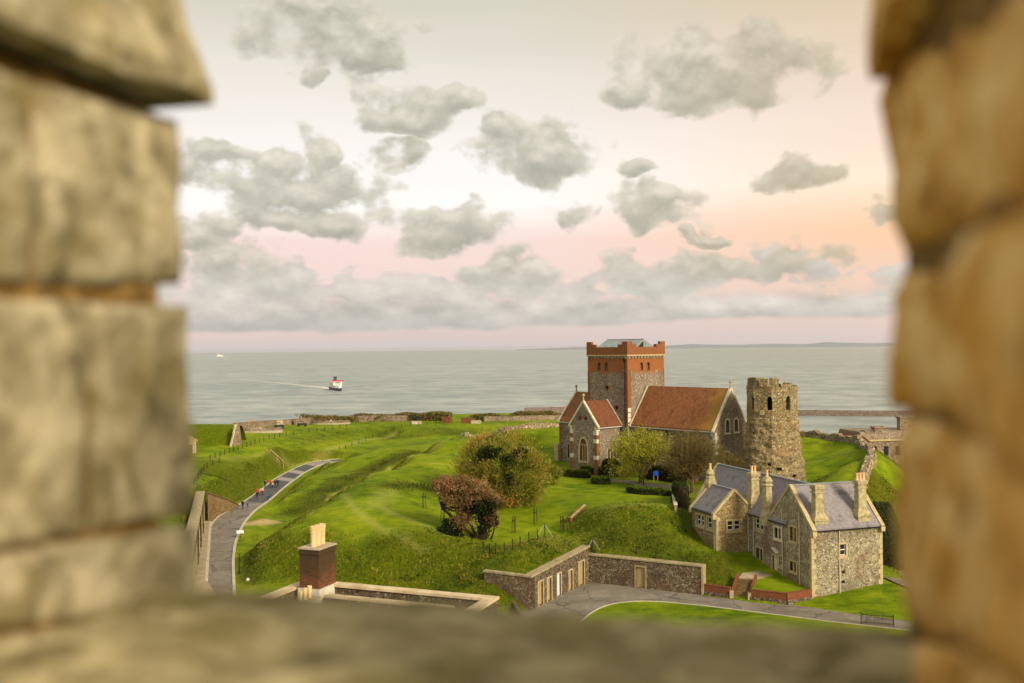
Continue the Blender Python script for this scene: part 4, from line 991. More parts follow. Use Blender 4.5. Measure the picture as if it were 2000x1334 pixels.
# roofs
def roof2(axis, a0, a1, c0, half, ze, zr, ov=.25, th=.16, mat='slate', sides=(-1, 1)):
    k = (zr-ze)/half; R_ = []
    for s_ in sides:
        e_ = half+ov; ez = ze-k*ov
        R_.append(G().prism([(c0+s_*e_, ez+.05), (c0, zr+.05), (c0, zr+.05+th*1.4), (c0+s_*e_, ez+.05+th*1.4)], axis, a0, a1).obj('roof', mat, HS))
        q0 = c0+s_*(e_+.03); z_ = ez+.02; g = G(); g.beam((q0, a0, z_) if axis == 'y' else (a0, q0, z_), (q0, a1, z_) if axis == 'y' else (a1, q0, z_), .12, .12); g.obj('gutter', 'black', R_[-1])
    g = G(); g.beam((c0, a0, zr+.3) if axis == 'y' else (a0, c0, zr+.3), (c0, a1, zr+.3) if axis == 'y' else (a1, c0, zr+.3), .35, .14); g.obj('ridge_tiles', 'lead', R_[0])
    return R_
roof2('x', .3, HW-.3, HD/2, HD/2, HE, HR)
roof2('y', HD/2+.6, HL-.3, HV+.01, HV-.01, HE, HR-.05)
roof2('y', ua+.3, ub-.3, vw, vw-wl, HE, zwr)
def gcop(axis, a, c0, half, ze, zr, w_=.5, th=.3):
    k = (zr-ze)/half; P = (lambda q, z: (q, a, z)) if axis == 'y' else (lambda q, z: (a, q, z)); g = G()
    for s_ in (-1, 1): g.beam(P(c0+s_*(half+.35), ze-k*.35+.2), P(c0, zr+.3), w_, th, up=(1, 0, 0) if axis == 'y' else (0, 1, 0))
    o = each(g, 'coping', 'ochre_stone', HS); g = G()
    for s_ in (-1, 1): p = P(c0+s_*(half+.2), ze-k*.35-.05); g.box(p[0]-.28, p[0]+.28, p[1]-.28, p[1]+.28, p[2]-.35, p[2]+.2)
    each(g, 'kneeler', 'ochre_stone', o)
gcop('x', .18, HD/2, HD/2, HE, HR); gcop('x', HW-.18, HD/2, HD/2, HE, HR)
gcop('y', HL-.15, HV, HV, HE, HR); gcop('y', ua+.15, vw, vw-wl, HE, zwr); gcop('y', ub-.15, vw, vw-wl, HE, zwr)
# corner stones
for (x, y) in ((0, 0), (HW, 0), (wl, ua)):
    g = G()
    for k in range(15):
        z = -.6+k*.6; L = .6 if k % 2 else .35; s_ = 1 if x < HW else -1
        if z > HE-.7: break
        if x == wl and z < 2.5: continue
        if s_ > 0: g.box(x-.03, x+L, y-.03, y+.95-L, z, z+.56)
        else: g.box(x-L, x+.03, y-.03, y+.95-L, z, z+.56)
    each(g, 'quoin', 'ochre_stone', HS)
# rainwater pipes
for (px, py0, py1, ax, c_) in ((1528.5, 993, 1129, 0, 0), (1562, 1000, 1144, 0, 0), (1638, 1034, 1158, 1, 0)):
    a_ = on_wall(px, py0, ax, c_); b_ = on_wall(px, py1, ax, c_); off = np.array([-.1, 0, 0]) if ax == 0 else np.array([0, -.1, 0])
    G().tube([a_+off, np.array([a_[0], a_[1], b_[2]])+off], .075).obj('drainpipe', 'pipe', HS)
G().tube([(wl-.1, ua+.3, HE-.2), (wl-.1, ua+.3, 2.8)], .07).obj('drainpipe', 'pipe', HS)
G().tube([(-.35, ua-.25, HE-.3), (-.1, ua-.12, HE-.8), (-.1, ua-.12, 1.2)], .07).obj('drainpipe', 'pipe', HS)
G().tube([(-.1, ua-1.4, HE-.3), (-.1, ua-1.4, 1.2)], .07).obj('drainpipe', 'pipe', HS)
# chimneys
def stack(x, y, zb, zt, w, d_, pots, flare=.35, oct_=False, mat='lichen_stone', neck=1.6):
    g = G()
    if oct_:
        g.lathe([(w*.85, 0), (w*.85, 1.0), (w*.62, 1.7), (w*.56, 1.9), (w*.52, zt-zb-1.2), (w*.66, zt-zb-1.1), (w*.66, zt-zb-.95), (w*.5, zt-zb-.8), (w*.62, zt-zb-.55), (w*.62, zt-zb-.45), (w*.36, zt-zb)], 8, (x, y, zb))
    else:
        def fr(z, e1): return [(x-w/2-e1, y-d_/2-e1, z), (x+w/2+e1, y-d_/2-e1, z), (x+w/2+e1, y+d_/2+e1, z), (x-w/2-e1, y+d_/2+e1, z)]
        levels = [(zb, flare), (zb+neck*.55, flare), (zb+neck*.6, flare+.1), (zb+neck*.72, flare+.08), (zb+neck*1.15, .06), (zt-1.0, 0), (zt-.98, .1), (zt-.8, .1), (zt-.78, 0), (zt-.55, 0), (zt-.5, .12), (zt-.12, .16), (zt, .04)]
        v = []; f = []
        for (z, e1) in levels: v += fr(z, e1)
        for i in range(len(levels)-1):
            for k in range(4): f.append((4*i+k, 4*i+(k+1) % 4, 4*i+4+(k+1) % 4, 4*i+4+k))
        f += [(3, 2, 1, 0), tuple(4*(len(levels)-1)+k for k in range(4))]; g.add(v, f)
    o = g.obj('chimney', mat, HS)
    for k in range(pots):
        px_ = x+(k-(pots-1)/2)*.45
        G().lathe([(.2, 0), (.2, .15), (.16, .2), (.14, .75), (.19, .8), (.19, .9), (.12, .9), (.12, .5)], 10, (px_, y, zt-.05), cap=False).obj('pot', 'pot', o)
    return o
stack(1.55, .95, HE-.1, 13.35, 1.08, .8, 0); stack(7.55, .95, HE+.1, 13.6, 1.08, .8, 3)
stack(vw, ub-.1, zwr-.6, 13.1, 1.0, .8, 1, oct_=True); stack(.95, ua+.2, HE-.2, 13.3, 1.1, .9, 2, flare=.25, neck=2.0)
stack(.15, HD+.75, HE-1.0, 13.3, 1.15, .9, 1, oct_=True)

# ------------------------------------------------------------------ garden wall, steps, terrace in front of the house
GW = thing('garden_wall', 'low red brick garden wall on a stone footing below the house', 'wall', atZ(1425, 1168, 0))
def g0(px, py): p = atZ(px, py, 0); return Vector((p[0], p[1], 0))
wp = [g0(1368, 1161), g0(1427, 1169)]; wq = [g0(1466, 1173), g0(1536, 1181), Vector((HO[0]-.15, HO[1]+.05, 0))]
GL = Vector(GW.location)
for P_ in (wp, wq):
    ft, bw, cpg = G(), G(), G()
    for a_, b_ in zip(P_[:-1], P_[1:]):
        a2, b2 = a_-GL, b_-GL
        ft.beam(a2+Vector((0, 0, .1)), b2+Vector((0, 0, .1)), .55, .9); bw.beam(a2+Vector((0, 0, .9)), b2+Vector((0, 0, .9)), .36, .72); cpg.beam(a2+Vector((0, 0, 1.31)), b2+Vector((0, 0, 1.31)), .42, .1)
    ft.obj('footing', 'bunker_wall', GW); bw.obj('brickwork', 'garden_brick', GW); cpg.obj('coping', 'garden_brick', GW)
for q in (wp[0],):
    p = q-GL; g = G(); g.box(p.x-.3, p.x+.3, p.y-.3, p.y+.3, -.2, 1.75); g.obj('pier', 'garden_brick', GW)
ST = thing('garden_steps', 'flight of worn stone steps between brick cheek walls leading up to the house', 'steps', g0(1447, 1172))
s0 = (wp[1]+wq[0])/2; sdir = Vector((wq[0]-wp[1])).normalized(); sin_ = Vector((-sdir.y, sdir.x, 0))
if sin_.y < 0: sin_ = -sin_
sw_ = (wq[0]-wp[1]).length
SL = Vector(ST.location)
NS = 9
for k in range(NS):
    p = s0+sin_*(.15+k*.36)-SL; g = G(); g.beam(p-sdir*(sw_/2-.28)+Vector((0, 0, k*.2-.15)), p+sdir*(sw_/2-.28)+Vector((0, 0, k*.2-.15)), .42, .5, up=(0, 0, 1)); g.obj('step', 'retain', ST)
for s_ in (-1, 1):
    g = G(); p0 = s0+sdir*s_*(sw_/2-.1)-SL; a_ = p0+Vector((0, 0, .35)); b_ = p0+sin_*3.4+Vector((0, 0, 2.1)); g.beam(a_, b_, .3, .5); g.obj('cheek_wall', 'garden_brick', ST)
    g = G(); p = p0+Vector((0, 0, .4)); g.box(p.x-.25, p.x+.25, p.y-.25, p.y+.25, p.z-.6, p.z+.55); g.obj('pier', 'bcoping', ST)

# garden terrace (lawn behind the brick wall) and its path
tv = [wq[0], wq[1], wq[2], Vector((*hpt(-.05, 1.5), 0)), Vector((*hpt(-.05, D0-.6), 0)), s0+sin_*3.6+sdir*(sw_/2)]
def terr(P_, z, name, mat):
    g = G(); g.add([(p.x, p.y, q) for p, q in zip(P_, z)], [tuple(range(len(P_)))]); o = up(g.obj(name, mat)); return tag(o, kind='structure')
g = G(); ctr = sum(tv, Vector())/len(tv); zz = [1.22, 1.22, 1.22, 1.3, 1.75, 1.7]
v = [(p.x, p.y, z) for p, z in zip(tv, zz)]+[(ctr.x, ctr.y, 1.35)]; n = len(tv)
tl = up(g.add(v, [(i, (i+1) % n, n) for i in range(n)]).obj('garden_lawn', 'grass')); tag(tl, kind='structure')
pt = [s0+sin_*3.3-sdir*sw_/2, s0+sin_*3.3+sdir*sw_/2, Vector((*hpt(-.05, D0-.7), 0)), Vector((*hpt(-.05, D1+1.2), 0)), s0+sin_*5.5-sdir*1.0]
terr(pt, [1.62, 1.62, Dz0, Dz0, 1.9], 'garden_path', 'flags')

# ------------------------------------------------------------------ turf-roofed bunker
BK = thing('turf_bunker', 'stone bunker front under a turf roof with five doors facing the court', 'bunker', (bN[0], bN[1], 0), math.atan2(bdir[1], bdir[0]))
LB = float(np.linalg.norm(bI-bN)); LE = float(np.linalg.norm(bE-bI))
# local x along the front, local y into the mound
fw = G().prism([(0, -.6), (LB, -.6), (LB, 4.45), (0, 3.72)], 'y', 0, 1.25).obj('front_wall', 'bunker_wall', BK)
cg = G(); doors = []
Wf = Wall('-y', 0)
for (px, w_, zt_, mt) in ((1056, 1.15, 2.75, 'door'), (1073, 1.05, 2.75, 'door'), (1092, 1.0, 2.75, 'door_white'), (1115, .95, 2.5, 'door'), (1136, 1.5, 3.0, 'door')):
    dr = ray(px, 1140); A_ = np.array([[dr[0], -bdir[0]], [dr[1], -bdir[1]]]); kk = np.linalg.solve(A_, bN[:2]); a_ = kk[1]
    poly = arch(a_-w_/2, a_+w_/2, .05, zt_, 'rect'); slab(cg, Wf, poly, -.2, .35); doors.append((poly, mt, a_, zt_))
cut(fw, cg)
for poly, mt, a_, z_ in doors:
    fr = ring(G(), Wf, grow(poly, .16), poly, -.04, .3).obj('doorway', 'ochre_stone', BK); slab(G(), Wf, poly, .22, .3).obj('door', mt, fr)
    G().box(a_-.13, a_+.13, -.02, .1, z_+.42, z_+.62).obj('vent', 'void', BK)
G().beam((-.15, .35, 3.83), (LB+.1, .35, 4.56), 1.1, .2).obj('coping', 'bcoping', BK)
G().prism([(0, -.6), (6.2, -.6), (6.2, 3.72), (0, 3.72)], 'x', -.02, .95).obj('wing_wall', 'bunker_wall', BK)
G().box(-.12, .6, .92, 6.3, 3.72, 3.92).obj('coping', 'bcoping', BK)
G().beam((-.2, 2.2, .3), (-4.2, -1.2, .1), .35, 1.1).obj('kerb_wall', 'bunker_wall', BK)
# wall running from the bunker's inner corner to the house garden
CW = thing('court_wall', 'long dark stone retaining wall with a blocked doorway at the back of the court', 'wall', (bI[0], bI[1], 0), math.atan2(bE[1]-bI[1], bE[0]-bI[0]))
cw_o = G().box(-.3, LE, 0, 1.25, -.6, 3.4).obj('wall', 'bunker_wall', CW)
dr = ray(1251, 1130); e2 = (bE-bI)/LE; kk = np.linalg.solve(np.array([[dr[0], -e2[0]], [dr[1], -e2[1]]]), bI[:2]); a_ = kk[1]
poly = arch(a_-.6, a_+.6, .05, 2.6, 'rect'); cg = G(); slab(cg, Wf, poly, -.2, .3); cut(cw_o, cg)
fr = ring(G(), Wf, grow(poly, .2), poly, -.04, .25).obj('doorway', 'bcoping', CW); slab(G(), Wf, poly, .18, .26).obj('door', 'door', fr)
G().box(-.3, LE+.1, -.12, 1.05, 3.4, 3.58).obj('coping', 'bcoping', CW)
G().box(LE-.12, LE+.15, -.1, .95, -.6, 3.4).obj('end_pier', 'bcoping', CW)

# ------------------------------------------------------------------ casemates along the road, retaining wall
CS = thing('casemate_range', 'stone casemate front with dark arched doorways along the left of the road', 'building', (CF[0], CF[1], 0), math.atan2(cdir[1], cdir[0]))
LC = float(np.linalg.norm(CN_-CF)); sgnc = 1 if (np.array([-cdir[1], cdir[0]])@cprp) > 0 else -1
yo = (lambda a, b: (min(a, b), max(a, b)))
y0_, y1_ = yo(0, -sgnc*1.3)
cwl = G().box(-.2, LC, y0_, y1_, -.5, 5.2).obj('front_wall', 'retain', CS)
cg = G(); Wc_ = Wall('+y' if sgnc > 0 else '-y', 0); DD = []
for k in range(9):
    a_ = 3.5+k*6.0; poly = arch(a_-1.0, a_+1.0, .25, 3.5); slab(cg, Wc_, poly, -.2, .8); DD.append(poly)
cut(cwl, cg)
for poly in DD:
    fr = ring(G(), Wc_, grow(poly, .25), poly, -.05, .2).obj('doorway', 'lichen_stone', CS); slab(G(), Wc_, poly, .7, .78).obj('door', 'post', fr)
G().box(-.3, LC, y0_-.12, y1_+.12, 5.2, 5.42).obj('coping', 'bcoping', CS)
for k in range(4): a_ = .5+k*12; G().tube([(a_, sgnc*.12, 5.1), (a_, sgnc*.12, .2)], .08).obj('drainpipe', 'black', CS)
RWt = thing('sloping_wall', 'tapering brown stone retaining wall holding the bank above the road', 'wall', (CF[0], CF[1], 0))
a_ = Vector((CF[0]+.5, CF[1]+.3, 0)); b_ = Vector(tuple(atZ(466, 989, 0))); off = Vector((-.35, .9, 0)); g = G(); v = []; f = []; n = 14
for i in range(n+1):
    q = i/n; p = a_.lerp(b_, q); hh = max(.05, 4.9*(1-q)**.85); v += [p-Vector((CF[0], CF[1], .3)), p+off*.6-Vector((CF[0], CF[1], -hh)), p+off*1.4-Vector((CF[0], CF[1], -hh)), p+off*1.4-Vector((CF[0], CF[1], .3))]
for i in range(n):
    for k in range(3): f.append((4*i+k, 4*i+4+k, 4*i+5+k, 4*i+1+k))
f += [(0, 1, 2, 3), (4*n+3, 4*n+2, 4*n+1, 4*n)]
g.add(v, f).obj('wall', 'retain', RWt)
g = G()
for i in range(n):
    p, q = Vector(v[4*i+1]), Vector(v[4*i+5]); g.beam(p+off*.25+Vector((0, 0, .05)), q+off*.25+Vector((0, 0, .05)), .5, .14)
g.obj('coping', 'retain', RWt)

# ------------------------------------------------------------------ roof of the nearer building with its brick chimney
zc = 17.0
rA, rB, rC_ = atZ(598, 1132, zc), atZ(972, 1166, zc), atZ(505, 1168, zc)
rx_ = (rB-rA)/np.linalg.norm(rB-rA); RBt = math.atan2(rx_[1], rx_[0])
RB = thing('flat_roofed_building', 'flat roofed building with pale parapet copings and a brick chimney in the near foreground', 'building', (rA[0], rA[1], 0), RBt)
Lx = float(np.linalg.norm(rB-rA)); Ly = -9.0
G().box(-.02, Lx+.02, Ly, .02, 0, 15.6).obj('wall', 'coping', RB)
G().box(.45, Lx-.45, Ly, -.45, 15.6, 15.75).obj('roof', 'bunker_wall', RB)
g = G(); g.box(0, Lx, -.45, 0, 15.6, zc-.12); g.obj('parapet', 'bunker_wall', RB)
for (x0, x1, y0, y1) in ((Lx-.45, Lx, Ly, -.45), (0, .45, Ly, -.45)): G().box(x0, x1, y0, y1, 15.6, zc-.12).obj('parapet', 'bunker_wall', RB)
ncp = 9
for k in range(ncp):
    a0 = -.08+k*(Lx+.16)/ncp; G().box(a0, a0+(Lx+.16)/ncp-.02, -.55+.01*random.random(), .08, zc-.12, zc+.02+.012*random.random()).obj('coping', 'coping', RB)
for k in range(5):
    b0 = -.58-k*1.5
    for (x0, x1) in ((Lx-.55, Lx+.08), (-.08, .55)): G().box(x0, x1, b0-1.48, b0, zc-.12, zc+.02+.012*random.random()).obj('coping', 'coping', RB)
# raised inner kerb of the roof
G().box(2.2, Lx-2.0, -1.75, -1.15, 15.75, 16.55).obj('roof_kerb', 'bunker_wall', RB)
G().box(2.15, Lx-1.95, -1.6, -1.1, 16.55, 16.66).obj('roof_kerb_coping', 'coping', RB)
# chimney stack
def chimney(x, y, zb, zt, wx, wy, mat, base=0):
    o = thing('c', 'c', 'c'); bpy.data.objects.remove(o)
    g = G(); g.box(x-wx/2, x+wx/2, y-wy/2, y+wy/2, 0, zt-zb-.32); e_ = .05
    g.box(x-wx/2-e_, x+wx/2+e_, y-wy/2-e_, y+wy/2+e_, zt-zb-.32, zt-zb-.2); g.box(x-wx/2-.02, x+wx/2+.02, y-wy/2-.02, y+wy/2+.02, zt-zb-.2, zt-zb-.05)
    o = g.obj('chimney', mat, RB); o.location = (0, 0, zb)
    g = G(); g.box(x-wx/2-.06, x+wx/2+.06, y-wy/2-.06, y+wy/2+.06, zt-zb-.05, zt-zb+.03); g.obj('cap', 'concrete', o)
    if base: g = G(); g.box(x-wx/2-.08, x+wx/2+.08, y-wy/2-.08, y+wy/2+.08, -1.2, base); g.obj('rendered_base', 'render', o)
    return o
def pot(o, x, y, z, k, mat):
    prof = [(.15, 0), (.15, .5), (.165, .52), (.165, .56), (.15, .58), (.15, .66), (.175, .68), (.175, .74), (.15, .76), (.15, .82), (.19, .84), (.19, .9), (.165, .92), (.19, .95), (.185, 1.02), (.13, 1.02), (.12, .6)]
    G().lathe([(r*k, q*k) for r, q in prof], 16, (x, y, z), cap=False).obj('pot', mat, o, smooth=False)
chl = Matrix.Rotation(-RBt, 4, 'Z')
def to_rb(p): q = chl @ Vector((p[0]-rA[0], p[1]-rA[1], p[2])); return q
Yc = rA[1]-1.1
cN_ = to_rb(atY(599, 1100, Yc-.9)); 
zt_c = float(atY(617, 1075, Yc-.9)[2])
ch = chimney(cN_.x+.3, cN_.y+.62, 16.3, zt_c+.16, 1.22, 1.7, 'chimney_brick', .75)
for k in range(3): pot(ch, cN_.x+.3, cN_.y+.24+k*.42, zt_c+.16-16.3+.03, 1.08, 'pot')
c2p = to_rb(atY(596, 1180, Yc-3.2)); z2 = float(atY(596, 1170, Yc-3.2)[2])
ch2 = chimney(c2p.x, c2p.y, 15.6, z2-.05, .75, 1.5, 'render')
for k in range(3): pot(ch2, c2p.x, c2p.y-.42+k*.42, z2-15.6-.1, .62+.03*k, 'pot_old')

# ------------------------------------------------------------------ ragged rampart walls
def rampart(name, label, pix, hgt, thick, seed=0, mat='drystone'):
    P_ = smooth_pl(pix, 70)
    o0 = P_[len(P_)//2]; T = thing(name, label, 'wall', (o0[0], o0[1], o0[2]))
    v = []; f = []; K = 5
    sub = smooth_pl(P_, 220)
    for i, p in enumerate(sub):
        q0 = sub[max(i-1, 0)]; q1 = sub[min(i+1, len(sub)-1)]; dd = np.array([q1[0]-q0[0], q1[1]-q0[1]]); dd /= np.linalg.norm(dd)+1e-9; nn = np.array([-dd[1], dd[0]])
        hz = hgt*(.82+.5*fbm(p[0]*.25+seed, p[1]*.25, 0, 3)+.16*fbm(p[0]*1.5, p[1]*1.5, 3, 2)); zb = gz(p[0], p[1])-.5
        th = thick*(1+.25*fbm(p[0]*.7, p[1]*.7, 5, 3))
        prof = [(-th/2-.12, 0), (-th/2, hz*.5+.5), (-th/2+.1, hz+.42), (th/2-.12, hz+.5+.12*fbm(p[0]*2, p[1]*2, 9, 2)), (th/2, hz*.5+.5), (th/2+.12, 0)]
        for (s_, z_) in prof:
            jj = .12*fbm(p[0]*1.7+s_*3, p[1]*1.7, z_*2, 3)
            v.append((p[0]+nn[0]*(s_+jj)-o0[0], p[1]+nn[1]*(s_+jj)-o0[1], zb+z_+jj*.6-o0[2]))
    n = len(prof)
    for i in range(len(sub)-1):
        for k in range(n-1): f.append((n*i+k, n*i+n+k, n*i+n+k+1, n*i+k+1))
    f += [tuple(range(n)), tuple(n*(len(sub)-1)+k for k in range(n))[::-1]]
    G().add(v, f).obj('wall', mat, T); return T
rampart('rampart_wall', 'low ruined flint wall on the grassy rampart left of the church', [atZ(*q) for q in ((905, 854, 10.9), (950, 847, 11), (1000, 840, 11.2), (1050, 837, 11.3), (1095, 834, 11.4), (1120, 833, 11.4))], 1.5, .9, 1)
rampart('rampart_wall', 'low ruined flint wall curving round the lawn right of the ruined tower', [atZ(*q) for q in ((1545, 851, 11.4), (1570, 853, 11.4), (1610, 857, 11.4), (1650, 861, 11.4), (1682, 869, 11.2), (1700, 880, 11), (1704, 893, 10.6), (1700, 908, 10.1), (1690, 925, 9.5), (1676, 948, 8.4))], 1.35, 1.2, 4)

# ------------------------------------------------------------------ gun platform at the cliff edge
def hitv(px, py): p = hit(px, py, 200, 400); return Vector(tuple(p))
def low_wall(name, label, pix, hgt, thick, mat, top=None, cat='wall'):
    P_ = [hitv(*q) for q in pix]; o0 = P_[0].copy(); T = thing(name, label, cat, o0); g = G(); c = G()
    for a_, b_ in zip(P_[:-1], P_[1:]):
        a2, b2 = a_-o0, b_-o0; g.beam(a2+Vector((0, 0, hgt/2-.4)), b2+Vector((0, 0, hgt/2-.4)), thick, hgt+.8); c.beam(a2+Vector((0, 0, hgt+.06)), b2+Vector((0, 0, hgt+.06)), thick+.15, .12)
    g.obj('wall', mat, T); c.obj('coping', top or mat, T); return T
low_wall('parapet_wall', 'brown stone parapet at the cliff edge behind the first gun platform', [(457, 838), (490, 835), (530, 832), (573, 829)], 1.7, .8, 'fort')
low_wall('parapet_wall', 'long stone parapet under the cliff top scrub behind the second vehicle', [(576, 830), (620, 827), (680, 824), (740, 823), (795, 823)], 2.0, .8, 'fort')
low_wall('parapet_wall', 'stone parapet under the scrub between the gun pit and the church', [(945, 823), (1000, 822), (1050, 821), (1100, 820)], 1.6, .8, 'fort')
for (px, w_, lab) in ((495, 1.6, 'left'), (547, 1.6, 'right')):
    p = hitv(px, 834); T = thing('parapet_pier', 'pale stone pier on the cliff edge parapet, %s one of the two' % lab, 'pier', p); G().box(-w_/2, w_/2, -.6, .6, -.3, 2.0).obj('shaft', 'coping', T); G().box(-w_/2-.1, w_/2+.1, -.7, .7, 2.0, 2.2).obj('cap', 'concrete', T)
def platform(px, py, rx, ry, lab):
    p = hitv(px, py); T = thing('gun_platform', lab, 'gun platform', p)
    pts = [(rx*math.cos(k*math.pi/12), ry*math.sin(k*math.pi/12)) for k in range(24)]
    G().prism(pts, 'z', -.6, .5).obj('apron', 'concrete', T); G().prism([(a*.8, b*.8) for a, b in pts], 'z', .5, .56).obj('pit_floor', 'flags', T)
    ring(G(), lambda a, d, z: (a, z, .5+d), [(a*.98, b*.98) for a, b in pts], [(a*.82, b*.82) for a, b in pts], 0, .5).obj('rim', 'fort', T)
    g = G(); g.lathe([(.9, .5), (.8, .9), (.3, 1.0), (.3, 1.5)], 10); g.obj('pedestal', 'concrete', T); G().box(-rx*.9, -rx*.55, ry*.4, ry*.7, .5, 1.7).obj('shelter', 'fort', T)
platform(508, 843, 6.6, 4.2, 'round concrete gun platform beside the stone wedge wall'); platform(646, 828, 6.6, 4, 'round concrete gun platform in front of the long parapet')
def jeep(px, py, rz, lab):
    p = hitv(px, py); T = thing('utility_vehicle', lab, 'vehicle', p, rz, 'dark vehicles parked on the platform')
    g = G(); g.prism([(-1.5, .45), (1.45, .45), (1.55, .8), (1.5, 1.0), (.5, 1.08), (.35, 1.02), (-1.5, 1.02)], 'y', -.72, .72); g.obj('body', 'gunmetal', T)
    g = G(); g.prism([(-1.45, 1.72), (.35, 1.75), (.4, 1.66), (-1.45, 1.62)], 'y', -.75, .75)
    for x in (-1.38, .36):
        for y in (-.68, .68): g.beam((x, y, 1.0), (x, y, 1.66), .07, .07)
    g.obj('canopy', 'black', T)
    G().beam((.4, -.65, 1.35), (.4, .65, 1.35), .04, .55).obj('windscreen', 'glass', T)
    for x in (-1.0, 1.05):
        for y in (-.72, .72):
            g = G(); n = 14
            for (y0, y1, r) in ((y-.1, y+.1, .38),):
                g.prism([(x+r*math.cos(2*math.pi*k/n), .38+r*math.sin(2*math.pi*k/n)) for k in range(n)], 'y', y0, y1)
            wh = g.obj('wheel', 'rubber', T); s_ = 1 if y > 0 else -1
            g = G(); g.prism([(x+.2*math.cos(2*math.pi*k/n), .38+.2*math.sin(2*math.pi*k/n)) for k in range(n)], 'y', y+s_*.09, y+s_*.12); g.obj('rim', 'gunmetal', wh)
    for y in (-.5, .5): G().lathe([(.12, -.02), (.12, .04)], 8, (0, 0, 0)).obj('headlight', 'white', T).matrix_local = Matrix.Translation((1.54, y, .82)) @ Matrix.Rotation(math.pi/2, 4, 'Y')
    return T
jeep(545, 836.5, .25, 'dark open vehicle with a canopy, nearest the round platform on the left'); jeep(590, 833, .2, 'smaller looking dark canopied vehicle farther along beside the parapet')
def cannon(px, py, rz, lab):
    p = hitv(px, py); T = thing('coastal_gun', lab, 'gun', p, rz)
    g = G(); g.lathe([(1.0, 0), (.9, .4), (.5, .6), (.45, 1.3)], 12); g.obj('mount', 'gunmetal', T); g = G(); g.tube([(-1.2, 0, 1.5), (0, 0, 1.55), (3.4, 0, 1.9)], [.28, .24, .12], 10); g.obj('barrel', 'gunmetal', T)
    g = G(); g.prism([(-.9, .9), (.9, .9), (.8, 2.0), (-.8, 2.0)], 'x', .3, .36); g.obj('shield', 'gunmetal', T); return T
cannon(816, 824, 2.6, 'dark coastal gun on its mount in front of the far parapet')
T = low_wall('brick_revetment', 'short reddish brick revetment wall near the cliff edge left of the church', [(866, 826), (881, 826)], 1.9, 2.2, 'garden_brick'); T = low_wall('brick_revetment', 'second reddish brick revetment beside the pale slab near the cliff edge', [(902, 826), (918, 826)], 1.7, 2.0, 'garden_brick')
T = low_wall('concrete_slab', 'pale concrete slab wall beside the second brick revetment', [(921, 827), (939, 827)], .9, 1.6, 'concrete'); T = low_wall('concrete_slab', 'pale concrete slab in front of the coastal gun', [(803, 828), (822, 828)], .8, 2.2, 'concrete')
# turf bank with its stone wedge wall, hut
tb0 = hitv(420, 869); EB = thing('turf_bank', 'steep turf covered bank behind the stone wedge wall', 'bank', tb0)
xr = (hitv(455, 869)-tb0).x; xl = -16.0; v = []; f = []; nxx, nyy = 40, 14
for i in range(nxx+1):
    for j in range(nyy+1):
        x = xl+(xr-xl)*i/nxx; q = j/nyy; prof = min(1, q*4.2)**.8 if q < .6 else 1-((q-.6)/.4)**2*.9
        hh = 4.9*(1-.12*max(0, i/nxx-.5)); v.append((x, q*12-.5+.3*fbm(x*.4, q*3, 1), -.4+hh*prof+.3*fbm(x*.5, q*5, 4)))
for i in range(nxx):
    for j in range(nyy): f.append((i*(nyy+1)+j, (i+1)*(nyy+1)+j, (i+1)*(nyy+1)+j+1, i*(nyy+1)+j+1))
bo = G().add(v, f).obj('turf', 'grass', EB, smooth=True)
at = bo.data.attributes.new('rough', 'FLOAT', 'POINT'); at.data.foreach_set('value', np.ones(len(v), np.float32)*.8)
w0 = hitv(451, 872); w1 = hitv(472, 868); WW = thing('wedge_wall', 'pale stone wedge shaped wall end beside the turf bank', 'wall', w0)
dd = w1-w0; g = G(); hp = 5.2
pts = [(0, -.4), (1, -.4), (.92, hp*.55), (.78, hp-.1), (.48, hp), (.12, hp*.5)]
n = len(pts); v = [Vector((dd.x*a, dd.y*a, z)) for a, z in pts]; off = Vector((-.4, 1.6, 0)); v2 = [p+off for p in v]
g.add(v+v2, [tuple(range(n)), tuple(range(2*n-1, n-1, -1))]+[(i, (i+1) % n, n+(i+1) % n, n+i) for i in range(n)]); g.obj('wall', 'fort', WW)
g = G(); g.beam(v[0]+Vector((-.1, -.1, .3)), v[4]+Vector((-.05, -.1, .1)), .5, .25); g.obj('coping', 'coping', WW)
hp_ = hitv(364, 886); HT = thing('stone_hut', 'small pale stone hut with a gabled roof at the left edge of the opening', 'hut', hp_, .5)
G().prism([(-2.2, -.4), (2.2, -.4), (2.2, 2.9), (0, 4.3), (-2.2, 2.9)], 'y', 0, 5).obj('wall', 'ochre_stone', HT)
for s_ in (-1, 1): G().prism([(s_*2.5, 2.75), (0, 4.35), (0, 4.55), (s_*2.5, 2.95)], 'y', -.2, 5.2).obj('roof', 'coping', HT)
fr = ring(G(), Wall('-y', 0), arch(.25, 1.55, 0, 2.2, 'rect'), arch(.4, 1.4, 0, 2.05, 'rect'), -.05, .05).obj('doorway', 'stone', HT); slab(G(), Wall('-y', 0), arch(.4, 1.4, 0, 2.05, 'rect'), -.02, .02).obj('door', 'retain', fr)

